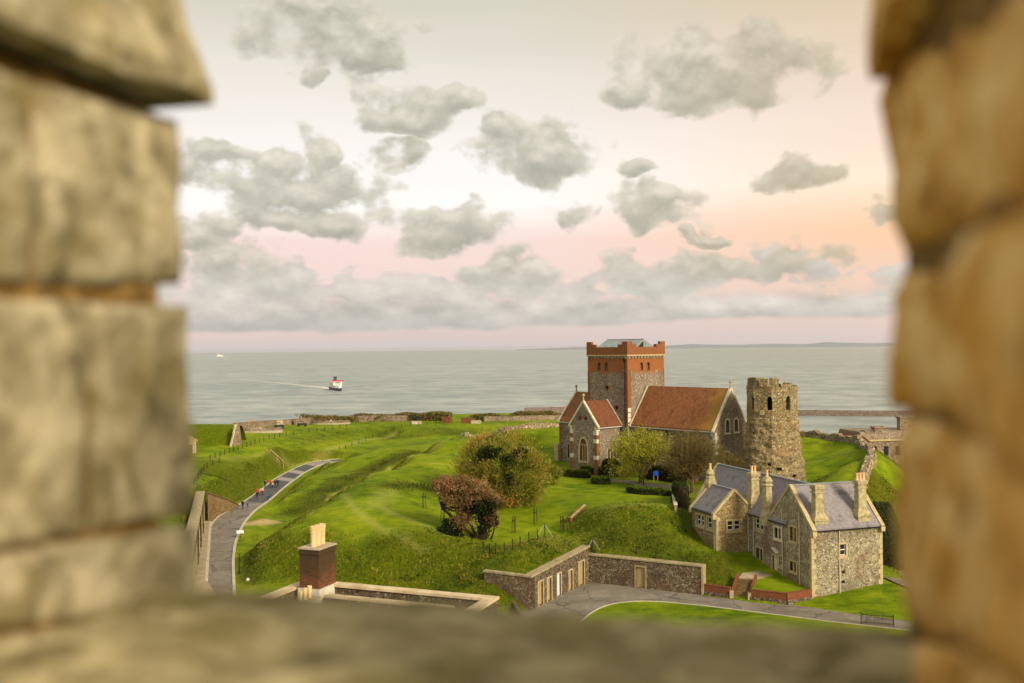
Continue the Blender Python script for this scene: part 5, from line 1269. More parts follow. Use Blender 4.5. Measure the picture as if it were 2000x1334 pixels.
# ------------------------------------------------------------------ harbour breakwaters, far buildings
MT['breakwater'] = rubble('breakwater_masonry', (92, 78, 70), (122, 106, 94), (146, 130, 114), .25)[0]
def breakwater(label, a, b, hgt, w):
    p0, p1 = atZ(*a, SEA), atZ(*b, SEA); T = thing('breakwater', label, 'breakwater', p0); dd = Vector(tuple(p1-p0))
    g = G(); g.beam(Vector((0, 0, hgt/2-3)), dd+Vector((0, 0, hgt/2-3)), w, hgt+6); g.obj('wall', 'breakwater', T)
    u_ = dd.normalized(); s_ = Vector((-u_.y, u_.x, 0)); g = G(); g.beam(s_*w*.35+Vector((0, 0, hgt+1.2)), s_*w*.35+dd+Vector((0, 0, hgt+1.2)), w*.2, 2.4); g.obj('parapet', 'breakwater', T)
    return T
bw1 = breakwater('end of a stone breakwater in the sea left of the church', (1029, 809), (1190, 805), 11, 16)
p0 = atZ(1029, 809, SEA); G().box(-5, 12, -9, 9, -2, 12.6).obj('pier_head', 'breakwater', bw1)
breakwater('long thin stone breakwater in the sea right of the ruined tower', (1500, 811), (1860, 814), 8, 14)
fb = atY(1720, 880, 235); FB = thing('castle_outbuilding', 'brown stone outbuilding with chimneys beyond the rampart at the right', 'building', (fb[0]-3, fb[1], -4), .15)
zt = float(atY(1720, 857, 235)[2])+4
G().box(-2, 30, 0, 12, 0, zt).obj('wall', 'fort', FB)
G().prism([(0, zt), (12, zt), (11, zt+1.6), (1, zt+1.6)], 'x', -1.5, 30).obj('roof', 'fort', FB)
G().prism([(-2, -6), (5.5, -6), (5.5, zt-3), (1.8, zt-.2), (-2, zt-3)], 'y', -3, .2).obj('gable_bay', 'garden_brick', FB) if False else None
for (x, y, w_, hh) in ((.8, 1, 1.6, 1.5), (3.4, .6, 2.6, 2.4), (12, 3, 4, 4.4)): 
    o = G().box(x-w_/2, x+w_/2, y, y+1.6, zt-.5, zt+hh).obj('chimney', 'fort', FB); G().box(x-w_/2-.2, x+w_/2+.2, y-.2, y+1.8, zt+hh, zt+hh+.4).obj('cap', 'fort', o)
G().box(-2.2, 30, -.3, .1, zt-.6, zt-.2).obj('string_course', 'ochre_stone', FB)
for k in range(5): x = 1+k*3; slab(G(), Wall('-y', 0), arch(x, x+1.2, zt-4, zt-1.8, 'rect'), -.04, .05).obj('window', 'glass', FB)
lg = atY(1683, 870, 232); LG = thing('gabled_outbuilding', 'small reddish gabled outbuilding beside the brown outbuilding at the right', 'building', (lg[0], lg[1], -4), .3)
z1 = float(atY(1684, 853, 232)[2])+4
G().prism([(-1.5, 0), (3.4, 0), (3.4, z1-2.2), (.2, z1), (-1.5, z1-1.8)], 'y', 0, 8).obj('wall', 'fort', LG); G().prism([(3.7, z1-2.45), (.2, z1), (.2, z1+.25), (3.7, z1-2.2)], 'y', -.2, 8).obj('roof', 'tile_dark', LG); G().prism([(-1.8, z1-2.1), (.2, z1), (.2, z1+.25), (-1.8, z1-1.85)], 'y', -.2, 8).obj('roof', 'garden_brick', LG)
for (px, py) in ((1645, 852), (1664, 858)):
    p = atY(px, py, 236); T = thing('chimney_stack', 'small chimney head just showing above the curving flint wall, %s of two' % ('left' if px < 1650 else 'right'), 'chimney', (p[0], p[1], p[2]-9)); G().box(-.4, .4, -.4, .4, 0, 8.4).obj('shaft', 'garden_brick', T); G().box(-.5, .5, -.5, .5, 8.4, 8.75).obj('cap', 'fort', T)

# ------------------------------------------------------------------ ships
MT['hull_blue'] = simple('navy_hull', (34, 36, 66), (40, 42, 74), .05, .5, 0); MT['ship_white'] = simple('ship_white', (222, 216, 204), (232, 228, 218), .05, .5, 0); MT['ship_red'] = simple('ship_red', (176, 34, 44), (186, 40, 50), .05, .5, 0)
MT['ship_glass'] = simple('ship_windows', (52, 48, 42), (64, 60, 52), .1, .3, 0); MT['funnel'] = simple('funnel_navy', (26, 26, 44), (32, 32, 52), .1, .5, 0)
sp_ = atZ(662, 764, SEA); FR = thing('ferry', 'white and navy car ferry with a red bridge deck steaming towards the shore', 'ferry', (sp_[0], sp_[1], SEA), math.radians(-90+7)+math.atan2(sp_[0], sp_[1])*-1)
# local +x is the bow
def hullp(x0, x1, b, z0, z1, bow=22, fl=0):
    pl = [(x0, -b), (x1-bow, -b), (x1-bow*.45, -b*.72), (x1, 0), (x1-bow*.45, b*.72), (x1-bow, b), (x0, b)]; n = len(pl)
    v = [(x, y*(1-.12), z0) for x, y in pl]+[(x+(fl if i in (2, 3, 4) else 0), y, z1) for i, (x, y) in enumerate(pl)]
    return G().add(v, [tuple(range(n))[::-1], tuple(range(n, 2*n))]+[(i, (i+1) % n, n+(i+1) % n, n+i) for i in range(n)])
hullp(-170, 0, 14.5, -2, 9.5, 30, 5).obj('hull', 'hull_blue', FR); hullp(-168, -2, 15, 9.5, 19, 26, 2).obj('upper_hull', 'ship_white', FR)
G().box(-160, -30, -14, 14, 19, 29).obj('superstructure', 'ship_white', FR); G().box(-60, -28, -13.5, 13.5, 29, 31.5).obj('bridge', 'ship_white', FR)
G().box(-46, -29, -19, 19, 31.5, 35).obj('bridge_deck', 'ship_red', FR)
for z in (21.5, 24.5, 27.2): G().box(-29.98, -29.6, -9, 9, z-.6, z+.6).obj('window_band', 'ship_glass', FR)
G().box(-27.9, -27.6, -11, 11, 29.6, 30.9).obj('window_band', 'ship_glass', FR)
G().prism([(-110, 29), (-92, 29), (-95, 46), (-107, 46)], 'y', -5, 5).obj('funnel', 'funnel', FR)
G().beam((-40, 0, 35), (-40, 0, 41), .8, .8).obj('mast', 'ship_white', FR)
for y in (-14.2, 14.2):
    for k in range(6): G().box(-140+k*16, -130+k*16, y-.4, y+.4, 20.2, 22.2).obj('lifeboat', 'ship_red' if k % 2 else 'ship_white', FR)
sp2 = atZ(430, 696, SEA); FS = thing('distant_ship', 'tiny white ship far out near the horizon at the left', 'ship', (sp2[0], sp2[1], SEA), .5)
hullp(-80, 80, 14, -2, 16, 40).obj('hull', 'ship_white', FS); G().box(-70, 30, -11, 11, 16, 34).obj('superstructure', 'ship_white', FS); G().prism([(-40, 34), (-20, 34), (-24, 48), (-38, 48)], 'y', -4, 4).obj('funnel', 'ship_white', FS)
def foam_mat():
    m, t = newmat('wake_foam'); v = t.coord(); f = t.attr('fade', 'Fac')
    n = t.noise(t.vm('MULTIPLY', v, (1, 1, 1)), .03, 6, .7); a_ = t.m('MULTIPLY', f, t.sstep(n, .32, .62))
    t.put(t.p.inputs['Base Color'], lin((228, 222, 210))); t.p.inputs['Roughness'].default_value = .8
    tr = t.n.new('ShaderNodeBsdfTransparent'); mx = t.n.new('ShaderNodeMixShader'); t.l.new(a_, mx.inputs[0]); t.l.new(tr.outputs[0], mx.inputs[1]); t.l.new(t.p.outputs[0], mx.inputs[2]); t.l.new(mx.outputs[0], t.o.inputs[0]); return m
MT['foam'] = foam_mat()
def wake(name, lines):
    v = []; f = []; fd = []
    for (P_, w0, w1, f0, f1) in lines:
        P_ = smooth_pl([atZ(*q, SEA) for q in P_], 30); b0 = len(v)
        for i, p in enumerate(P_):
            q = i/29; w = w0+(w1-w0)*q
            for s_, a_ in ((-1, 0), (-.4, 1), (.4, 1), (1, 0)): v.append((p[0], p[1]+s_*w, SEA+.6)); fd.append(a_*(f0+(f1-f0)*q))
        for i in range(29):
            for k in range(3): f.append((b0+4*i+k, b0+4*i+4+k, b0+4*i+5+k, b0+4*i+1+k))
    o = up(G().add(v, f).obj(name, 'foam')); at = o.data.attributes.new('fade', 'FLOAT', 'POINT'); at.data.foreach_set('value', np.array(fd, np.float32)); return o
wk = wake('wake_foam', [([(650, 760), (620, 756), (580, 752), (540, 748), (500, 744), (450, 740)], 70, 80, 1.0, .1), ([(668, 763), (655, 764), (648, 762)], 40, 60, 1, 1), ([(672, 763), (700, 760), (740, 758)], 24, 20, .8, 0)]); tag(wk, 'white foam of the ferry wake on the sea', 'foam', kind='stuff')
wk = wake('wake_foam', [([(433, 697), (445, 698.5), (455, 699)], 500, 300, 1, .2)]); tag(wk, 'white foam behind the distant ship', 'foam', kind='stuff')

# ------------------------------------------------------------------ foliage
def quads(centers, dirs, length, width, cols, name, parent=None, mat='leaf', side_rand=True):
    """one small face per leaf or twig; all arrays are numpy, one colour each"""
    n = len(centers); d_ = dirs/np.linalg.norm(dirs, axis=1, keepdims=True)
    r = rng.normal(size=(n, 3)); s_ = np.cross(d_, r); s_ /= np.linalg.norm(s_, axis=1, keepdims=True)+1e-9
    L = np.asarray(length).reshape(-1, 1)*np.ones((n, 1)); Wd = np.asarray(width).reshape(-1, 1)*np.ones((n, 1))
    V = np.stack([centers-d_*L/2-s_*Wd*.35, centers-s_*Wd*.5+d_*L*.1, centers+d_*L/2, centers+s_*Wd*.5-d_*L*.05], 1).reshape(-1, 3)
    me = bpy.data.meshes.new(name); np_mesh(me, V, np.arange(4*n).reshape(n, 4))
    at = me.attributes.new('col', 'FLOAT_COLOR', 'POINT'); c4 = np.ones((n, 4), np.float32); c4[:, :3] = cols; at.data.foreach_set('color', np.repeat(c4, 4, 0).ravel())
    return link(name, me, mat, parent)
LN = lambda c: np.array(lin(c)[:3])
def crown_points(ells, n, nclump, spread, shell=.55):
    """leaves gathered in clumps spread through the ellipsoids"""
    vol = np.array([e_[3]*e_[4]*e_[5] for e_ in ells]); pick = rng.choice(len(ells), nclump, p=vol/vol.sum())
    u = rng.normal(size=(nclump, 3)); u /= np.linalg.norm(u, axis=1, keepdims=True); rad_ = shell+(1-shell)*rng.random((nclump, 1))**.6
    E_ = np.array(ells)[pick]; cc = E_[:, :3]+u*rad_*E_[:, 3:6]
    k = rng.integers(0, nclump, n); pts = cc[k]+rng.normal(size=(n, 3))*spread*(.5+rng.random((nclump, 1))[k])
    return pts, k, cc, E_[:, :3]
def limbs(base, ends, r0, g, fork=.45, sides=6):
    for e_ in ends:
        e_ = Vector(tuple(e_)); b = Vector(base); m_ = b.lerp(e_, fork); m_.z += abs(e_.z-b.z)*.12; m_ += Vector((random.uniform(-.4, .4), random.uniform(-.4, .4), 0))
        k = b.lerp(m_, .5)+Vector((random.uniform(-.25, .25), random.uniform(-.25, .25), 0)); q = m_.lerp(e_, .5)+Vector((random.uniform(-.5, .5), random.uniform(-.5, .5), random.uniform(0, .5)))
        g.tube([b, k, m_, q, e_], [r0, r0*.75, r0*.5, r0*.28, r0*.08], sides)
def tree(label, px, py, ells, n, nclump, spread, L, Wd, palette, r0=.35, nlimb=22, bark='bark', outward=.6, trunks=None, shell=.55, name='tree', lift=.3, foot=None):
    p = foot if foot is not None else hit(px, py); T = thing(name, label, 'tree', p)
    pts, k, cc, ec = crown_points(ells, n, nclump, spread, shell)
    pal = np.array([LN(c) for c in palette]); cl = pal[rng.integers(0, len(pal), nclump)]
    col = cl[k]*(.62+.75*rng.random((n, 1)))*(.9+.2*rng.random((n, 3)))
    ctr = np.array([np.mean([e_[i] for e_ in ells]) for i in range(3)]); outd = pts-ctr; outd /= np.linalg.norm(outd, axis=1, keepdims=True)+1e-9
    dirs = rng.normal(size=(n, 3))*(1-outward)+outd*outward+np.array([0, 0, lift])
    keep = pts[:, 2] > .05
    quads(pts[keep], dirs[keep], (L*(.5+rng.random(n)))[keep], (Wd*(.5+rng.random(n)))[keep], np.clip(col, 0, 1)[keep], 'crown', T)
    g = G()
    for (bx, by, bz, tx, ty, tz, rr) in (trunks or [(0, 0, -.3, 0, 0, ells[0][2]*.45, r0)]):
        g.tube([(bx, by, bz), ((bx*2+tx)/3+.06, (by*2+ty)/3, (bz*2+tz)/3), ((bx+2*tx)/3, (by+2*ty)/3+.05, (bz+2*tz)/3), (tx, ty, tz)], [rr*1.3, rr*1.05, rr*.95, rr*.85], 8)
        sel = rng.choice(len(cc), min(nlimb, len(cc)), replace=False); limbs((tx, ty, tz), cc[sel], rr*.5, g)
    g.obj('trunk', bark, T, fix=False); return T
# big domed hawthorn-like tree: orange, olive and dark green through a mass of upright twigs
bt = hit(984, 985)
tree('large rounded tree with olive and orange autumn leaves on the grassy mound', 0, 0, [(-.6, 0, 5.6, 6.9, 6.3, 5.6), (-2.6, -.5, 5.8, 5.0, 5, 5.2), (3.0, 0, 4.4, 4.6, 4.6, 4.4), (.6, -1.6, 3.0, 6.2, 4.4, 3.0)], 52000, 520, .55, .5, .085,
     [(140, 138, 44), (150, 138, 50), (130, 132, 40), (160, 142, 60), (118, 124, 36), (92, 100, 26), (166, 152, 74), (178, 126, 58), (88, 96, 24), (168, 122, 54), (132, 138, 50), (146, 136, 46)], .4, 60, outward=.62, shell=.5, lift=.5, foot=bt,
     trunks=[(0, 0, -.4, -.2, 0, 2.4, .45), (.7, .3, -.4, 2.2, .2, 2.2, .3), (-.7, .2, -.4, -2.2, 0, 2.4, .3)])
tree('small bush with yellow green leaves at the right foot of the large rounded tree', 0, 0, [(0, 0, 1.6, 2.6, 2.0, 1.8)], 4500, 70, .35, .3, .14, [(122, 128, 34), (104, 112, 30), (140, 134, 48)], .15, 12, outward=.4, foot=hit(1068, 945), name='bush')
dk = hit(955, 972)
# windswept red-brown tree with dark ivy and leaning stems
rt = hit(938, 1053)
red_tree = tree('windswept reddish brown tree with dark ivy and leaning stems in the hollow', 0, 0, [(-5.0, 0, 8.0, 1.7, 1.8, 1.2), (-2.8, 0, 7.7, 2.3, 2.2, 1.5), (-.6, -.2, 6.9, 2.2, 2.0, 1.4), (1.2, -.3, 5.3, 1.7, 1.5, 1.1), (-4.3, .2, 6.0, 1.5, 1.5, 1.0), (-2.0, 0, 5.6, 1.8, 1.6, 1.0), (-2.4, -.4, 3.1, 1.25, 1.1, 1.15), (1.4, -.2, 3.0, 1.0, .9, 1.3)], 24000, 330, .36, .36, .085,
     [(148, 110, 72), (132, 96, 60), (158, 126, 88), (128, 98, 60), (116, 102, 58), (108, 100, 52), (146, 100, 58), (166, 136, 98)], .42, 30, 'bark_dark', outward=.4, shell=.35, foot=rt,
     trunks=[(.3, 0, -.4, .5, 0, 4.3, .55), (-.4, 0, -.4, -1.8, .1, 3.4, .22), (-2.6, .1, -.3, -2.7, 0, 2.2, .2), (1.5, .1, -.3, 2.4, 0, 2.8, .12), (-1.0, .6, .2, -5.6, .4, 4.6, .22)])
red_tree.scale = (.93, .93, .93)
def ivy(label, foot, ells, n, pal=((34, 40, 12), (46, 52, 16), (26, 32, 10))):
    T = thing('ivy', label, 'ivy', foot); pts, k, cc, ec = crown_points(ells, n, max(12, n//60), .25, .3)
    P_ = np.array([LN(c) for c in pal]); col = P_[rng.integers(0, len(P_), len(pts))]*(.6+.8*rng.random((len(pts), 1)))
    quads(pts, rng.normal(size=(len(pts), 3)), .28, .2, col, 'leaves', T); return T
ivy('dark ivy covering the trunk of the windswept reddish tree', rt, [(.5, -.15, 2.4, .8, .8, 2.4), (.6, -.5, 4.6, 2.3, 1.5, 1.0), (1.7, -.3, 2.6, .8, .7, .9)], 6500)
ivy('dark evergreen shrub at the left foot of the windswept reddish tree', rt, [(-4.2, .2, 1.3, 1.5, 1.2, 1.4)], 3200, ((38, 50, 18), (30, 42, 14), (52, 62, 22)))
ivy('dark ivy clump in the upper left of the large rounded tree', bt, [(-1.6, -4.3, 8.2, 2.3, 1.2, 1.3), (-3.4, -4.0, 8.4, 1.0, .7, .5), (.9, -5.4, 6.0, .5, .6, 2.6), (2.6, -3.8, 8.2, 1.0, .8, 1.1)], 3600, ((40, 48, 14), (54, 60, 18), (30, 36, 10)))
# yellow-green willow and the bare brown tree in front of the church
wt = hit(1250, 944)
tree('feathery yellow green willow in front of the church nave', 0, 0, [(-.4, 0, 6.4, 4.6, 3.6, 3.2), (-3.2, -.3, 3.9, 2.6, 2.4, 3.0), (2.6, 0, 6.6, 3.0, 2.8, 2.4), (-1.0, -.6, 2.6, 2.0, 1.6, 1.2)], 19000, 330, .5, .26, .1,
     [(168, 164, 44), (152, 150, 40), (178, 170, 62), (140, 142, 44), (160, 148, 48)], .28, 46, outward=.25, shell=.4, lift=-.25, foot=wt, trunks=[(0, 0, -.3, .1, 0, 2.6, .3), (.1, .1, .6, 2.4, 0, 3.6, .18)])
bt2 = hit(1352, 962)
tree('bare brown twiggy tree between the willow and the house', 0, 0, [(-.6, 0, 6.8, 4.4, 3.6, 3.6), (2.4, 0, 6.0, 3.6, 3, 2.8), (-2.6, 0, 5.2, 2.2, 2, 2.2)], 15000, 260, .55, .55, .035,
     [(122, 104, 62), (106, 92, 48), (134, 114, 66), (110, 100, 44), (96, 84, 46)], .3, 90, outward=.75, shell=.3, lift=.3, foot=bt2, trunks=[(0, 0, -.3, 0, 0, 2.2, .34), (.1, 0, 1, -1.4, 0, 3.4, .16), (0, 0, 1, 1.4, .1, 3.4, .16)])
tree('thin brown shrub between the bare tree and the ruined tower', 0, 0, [(0, 0, 3.2, 2.8, 2.2, 2.6)], 5000, 120, .45, .4, .045, [(112, 96, 48), (128, 104, 56), (98, 88, 40)], .14, 40, outward=.6, foot=hit(1408, 945) if False else np.array([35.6, 165.5, gz(35.6, 165.5)]), name='shrub')

def hedge(label, pix, w, hgt, n, pal=((50, 66, 16), (66, 84, 20), (38, 52, 12)), top=None, P_=None):
    P_ = P_ if P_ is not None else [hit(*q) for q in pix]; P_ = smooth_pl(P_, max(6, 4*len(pix))); o0 = P_[len(P_)//2]; T = thing('hedge', label, 'hedge', o0)
    g = G(); v = []; f = []; N8 = 8
    for i, p in enumerate(P_):
        q0 = P_[max(0, i-1)]; q1 = P_[min(len(P_)-1, i+1)]; dd = np.array([q1[0]-q0[0], q1[1]-q0[1]]); dd /= np.linalg.norm(dd)+1e-9; nn = np.array([-dd[1], dd[0]])
        endk = .55 if i in (0, len(P_)-1) else 1
        for k in range(N8):
            a_ = math.pi*k/(N8-1); s_ = math.cos(a_)*w/2*endk; z = math.sin(a_)**.55*hgt*endk; s_ = math.copysign(abs(math.cos(a_))**.5, math.cos(a_))*w/2*endk
            v.append((p[0]+nn[0]*s_-o0[0], p[1]+nn[1]*s_-o0[1], p[2]-.2+z+.1*fbm(p[0], p[1], k)-o0[2]))
    for i in range(len(P_)-1):
        for k in range(N8-1): f.append((N8*i+k, N8*i+N8+k, N8*i+N8+k+1, N8*i+k+1))
    f += [tuple(range(N8)), tuple(N8*(len(P_)-1)+k for k in range(N8))[::-1]]
    core = G().add(v, f).obj('core', 'bark_dark', T)
    V = np.array(v); i = rng.integers(0, len(P_)-1, n); k = rng.integers(0, N8-1, n); a_, b_ = rng.random((n, 1)), rng.random((n, 1))
    pts = (V[N8*i+k]*(1-a_)+V[N8*i+N8+k]*a_)*(1-b_)+(V[N8*i+k+1]*(1-a_)+V[N8*i+N8+k+1]*a_)*b_+rng.normal(size=(n, 3))*.09
    pl = np.array([LN(c) for c in pal]); col = pl[rng.integers(0, len(pl), n)]*(.6+.8*rng.random((n, 1)))
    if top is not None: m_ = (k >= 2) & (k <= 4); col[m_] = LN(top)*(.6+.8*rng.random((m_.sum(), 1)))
    quads(pts, rng.normal(size=(n, 3))+np.array([0, 0, .6]), .26, .17, col, 'leaves', T); return T
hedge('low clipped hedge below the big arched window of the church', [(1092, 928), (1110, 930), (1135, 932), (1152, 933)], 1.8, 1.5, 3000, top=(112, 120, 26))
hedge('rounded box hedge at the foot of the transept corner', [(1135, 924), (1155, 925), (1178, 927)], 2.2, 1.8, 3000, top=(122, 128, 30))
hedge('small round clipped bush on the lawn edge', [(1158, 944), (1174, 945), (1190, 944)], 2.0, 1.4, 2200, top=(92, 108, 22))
hedge('dark evergreen hedge under the willow', [(1182, 925), (1200, 928), (1225, 932)], 2.2, 3.0, 3500, ((26, 36, 12), (36, 46, 16), (44, 54, 18)))
hedge('dark evergreen hedge behind the blue sign', [(1262, 934), (1300, 938), (1335, 944)], 2.0, 2.6, 4000, ((26, 36, 12), (36, 46, 16), (48, 56, 18)))
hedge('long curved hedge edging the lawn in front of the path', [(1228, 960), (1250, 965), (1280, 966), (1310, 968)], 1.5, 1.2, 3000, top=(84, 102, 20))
hedge('tall dark clipped hedge end standing above the bank', [(1318, 980), (1328, 984), (1334, 992)], 1.8, 3.4, 3000, ((34, 46, 12), (44, 58, 16), (56, 72, 18)))
hx = [np.array([x, y, gz(x, y)]) for x, y in ((47.5, 127.5), (50, 132), (52, 138), (53.5, 146))]
hedge('tall dark hedge right of the stone house', [(0, 0)]*4, 3.4, 2.6, 12000, ((30, 48, 10), (42, 62, 14), (54, 74, 18)), P_=hx)

# cliff-top scrub and long grass
def scrub(name, label, runs, n, hgt):
    P = []
    for pl in runs:
        Q = smooth_pl([hitv(*q) for q in pl], 200); P.append(Q)
    P = np.concatenate(P); i = rng.integers(0, len(P), n); base = P[i]+np.stack([rng.normal(size=n)*1.2, 3.0+rng.normal(size=n)*1.2, np.zeros(n)], 1)
    hh = hgt*(.35+.9*vnoise(base[:, 0], base[:, 1]*.2, 5.0, 5)); base[:, 2] += hh*rng.random(n)
    pal = np.array([LN(c) for c in ((112, 104, 52), (96, 100, 44), (132, 106, 64), (90, 92, 36), (146, 114, 78), (84, 90, 36))]); ck = (vnoise(base[:, 0], base[:, 1], 3.0, 6)*5.99).astype(int)
    col = pal[(ck+rng.integers(0, 2, n)) % 6]*(.6+.8*rng.random((n, 1)))
    o = quads(base, rng.normal(size=(n, 3))*.5+np.array([0, 0, .9]), .75, .3, col, name); tag(o, label, 'scrub', kind='stuff'); return o
scrub('cliff_scrub', 'brown and green scrub along the cliff top', [[(590, 829), (640, 827), (700, 824), (795, 823)], [(800, 822), (870, 823)], [(925, 823), (1000, 822), (1100, 820)]], 24000, 2.9)
# tufted long grass on the banks
n = 420000
gxr = rng.uniform(-62, 72, n); gyr = 104+(330-104)*rng.random(n)**1.5; i = from_i(GXs, gxr); j = from_i(GYs, gyr)
rr_ = ROUGH_SHADE[j, i]*np.clip((vnoise(gxr, gyr, 3.2, 8)*.6+vnoise(gxr, gyr, 1.1, 9)*.6), 0, 1.1)
okm = (rng.random(n) < rr_*.95) & (slope[j, i] < 1.2) & (DIRT[j, i] < .2)
on_road = np.full(n, 1e9)
for c_, w_ in zip(RC, RWD): on_road = np.minimum(on_road, np.hypot(gxr-c_[0], gyr-c_[1])-w_)
okm &= on_road > .7
okm &= ~in_poly(gxr, gyr, court)
hq = np.stack([gxr-HO[0], gyr-HO[1]], 1); hxl = hq@hv; hyl = hq@hu
okm &= ~((hxl > -6) & (hxl < 11) & (hyl > -2) & (hyl < 29))
gxr, gyr = gxr[okm], gyr[okm]; m_ = len(gxr); gzr = gza(gxr, gyr)
pal = np.array([LN(c) for c in ((78, 92, 8), (92, 104, 10), (106, 114, 18), (130, 126, 40), (68, 82, 6), (86, 98, 8))])
ci = np.clip((vnoise(gxr, gyr, 7, 11)*.6+vnoise(gxr, gyr, 1.7, 12)*.5)*6, 0, 5).astype(int)
cols = pal[ci]*(.8+.4*rng.random((m_, 1))); wd = WEED_SHADE[from_i(GYs, gyr), from_i(GXs, gxr)]; cols = cols*(1-.35*wd[:, None])  # tufts darken inside the weedy, painted-shade patches
dirs = np.stack([.5+rng.normal(size=m_)*.5, rng.normal(size=m_)*.5-.2, np.ones(m_)*.8], 1); LL = .2+.26*rng.random(m_)
tg = quads(np.stack([gxr, gyr, gzr+LL*.3], 1), dirs, LL, .11+.1*rng.random(m_), cols, 'long_grass'); tag(tg, 'tufted long grass on the banks and mounds', 'grass', kind='stuff')

# ------------------------------------------------------------------ fences, stakes, signs
post_me = G().box(-.07, .07, -.07, .07, -.4, 1.25).mesh('post'); post_me.materials.append(MT['post'])
def fence(label, feet, hgt=1.0, wires=(.5, 1.0), n_=None, far_=True):
    P_ = [hit(*q, 105, 400) for q in feet]; o0 = P_[0]; T = thing('post_and_wire_fence', label, 'fence', o0)
    g = G()
    for p in P_:
        o = bpy.data.objects.new('post', post_me); C.objects.link(o); o.parent = T; o.location = tuple(p-o0); o.scale = (1, 1, hgt)
    for a_, b_ in zip(P_[:-1], P_[1:]):
        for w in wires: g.tube([a_-o0+np.array([0, 0, w*hgt]), b_-o0+np.array([0, 0, w*hgt])], .012, 4)
    g.obj('wire', 'gunmetal', T, fix=False); return T
fence('dark post and wire fence along the top of the bank nearest the left edge', [(378, 947), (381.6, 941.5), (385, 938), (388, 934), (391, 929), (394.5, 925), (398, 920), (404.5, 914), (416, 909), (428, 904)])
fence('long post and wire fence along the gun platform edge', [(410.5, 900), (420, 895), (430, 891.5), (439, 888), (448, 885), (456, 882), (465, 878.5), (473, 875.5), (482, 873), (490, 871), (498, 867.5), (506.5, 864.5), (515.5, 861), (525.5, 858.5), (536, 856), (546.5, 853.7), (559, 851), (573, 849), (588, 847), (603.5, 845), (619, 843), (634, 841), (649, 839), (664, 836), (677, 835)])
fence('post and wire fence climbing beyond the end of the road', [(662.5, 880), (675, 877.5), (687.5, 870.5), (701, 866), (714.5, 862), (728, 856), (741, 852), (754, 847), (769, 842), (784, 835.5), (801, 832), (818, 832), (834, 831), (851, 829.5), (867, 829)])
fence('thin wire fence round the hollow above the bunker', [(944, 1078), (956, 1082), (968, 1082), (985, 1081), (1001, 1074), (1016, 1068), (1033, 1059), (1050, 1054)], 1.05)
fence('thin wire fence on the bank behind the court wall', [(1155, 1073), (1243, 1082), (1281, 1092), (1357, 1108)], .8)
stake = None
for k, (px, py, lab) in enumerate(((828, 992, 'farthest left, on the upper slope'), (865, 1018, 'left of the windswept reddish tree'), (1004, 1040, 'right of the windswept reddish tree'), (1045, 1024, 'below the large rounded tree'), (1098, 1040, 'beside the sunken brick edge'))):
    p = hit(px, py); T = thing('tree_guard', 'slim sapling guard of three dark stakes, %s' % lab, 'tree guard', p, k*.7, 'sapling guards in the hollow')
    for q in range(3):
        a_ = q*2.094; G().beam((.32*math.cos(a_), .32*math.sin(a_), -.2), (.22*math.cos(a_), .22*math.sin(a_), 2.3), .07, .07).obj('stake', 'post', T)
    g = G(); g.tube([(0, 0, 0), (.05, 0, 1.3), (0, .05, 2.6)], [.04, .03, .015], 5); g.obj('sapling', 'bark', T); G().lathe([(.3, 1.6), (.3, 1.68)], 6).obj('tie', 'post', T)
for (px, py, lab) in ((1064, 1048, 'white braced fence strainer near the top of the bunker turf'), (1158, 1078, 'white braced fence strainer at the corner where bunker and court wall meet')):
    p = hit(px, py); T = thing('fence_strainer', lab, 'fence post', p); G().beam((0, 0, -.3), (0, 0, 1.7), .12, .12).obj('post', 'gunmetal', T)
    for s_ in (-1, 1): G().beam((0, 0, 1.6), (s_*1.1, -.3, -.1), .035, .035).obj('brace', 'gutter', T)
# sunken brick edge in the lawn, path edge
p0, p1 = hit(1112, 1022), hit(1140, 996); T = thing('sunken_wall', 'short sunken brick wall edge cut into the lawn mound', 'wall', p0); dd = Vector(tuple(p1-p0)); G().beam(Vector((0, 0, .3)), dd+Vector((0, 0, .3)), .35, .9).obj('wall', 'garden_brick', T); G().beam(Vector((.2, 0, .78)), dd+Vector((.2, 0, .78)), .4, .1).obj('coping', 'bcoping', T)
p0, p1 = hit(1313, 968), hit(1320, 1000); T = thing('stub_wall', 'short stone stub wall beside the tall dark hedge end', 'wall', p0); dd = Vector(tuple(p1-p0)); G().beam(Vector((0, 0, .3)), dd+Vector((0, 0, .3)), .4, 1.3).obj('wall', 'drystone', T); G().beam(Vector((0, 0, 1.0)), dd+Vector((0, 0, 1.0)), .5, .12).obj('coping', 'stone', T)
# wooden rails on the bank
r0, r1 = hit(520, 882), hit(546, 905); T = thing('bank_handrail', 'pair of pale wooden rails running down the grassy bank', 'handrail', r1)
for off in (0, 1.0):
    a_, b_ = Vector(tuple(r0-r1)), Vector((0, 0, 0)); a_.x += off; b_.x += off; G().beam(a_+Vector((0, 0, .55)), b_+Vector((0, 0, .55)), .14, .14).obj('rail', 'wood', T)
    for q in (0, .5, 1): p = a_.lerp(b_, q); zg = gz(p.x+r1[0], p.y+r1[1])-r1[2]; G().beam((p.x, p.y, zg-.3), (p.x, p.y, p.z+.6), .1, .1).obj('post', 'wood', T)
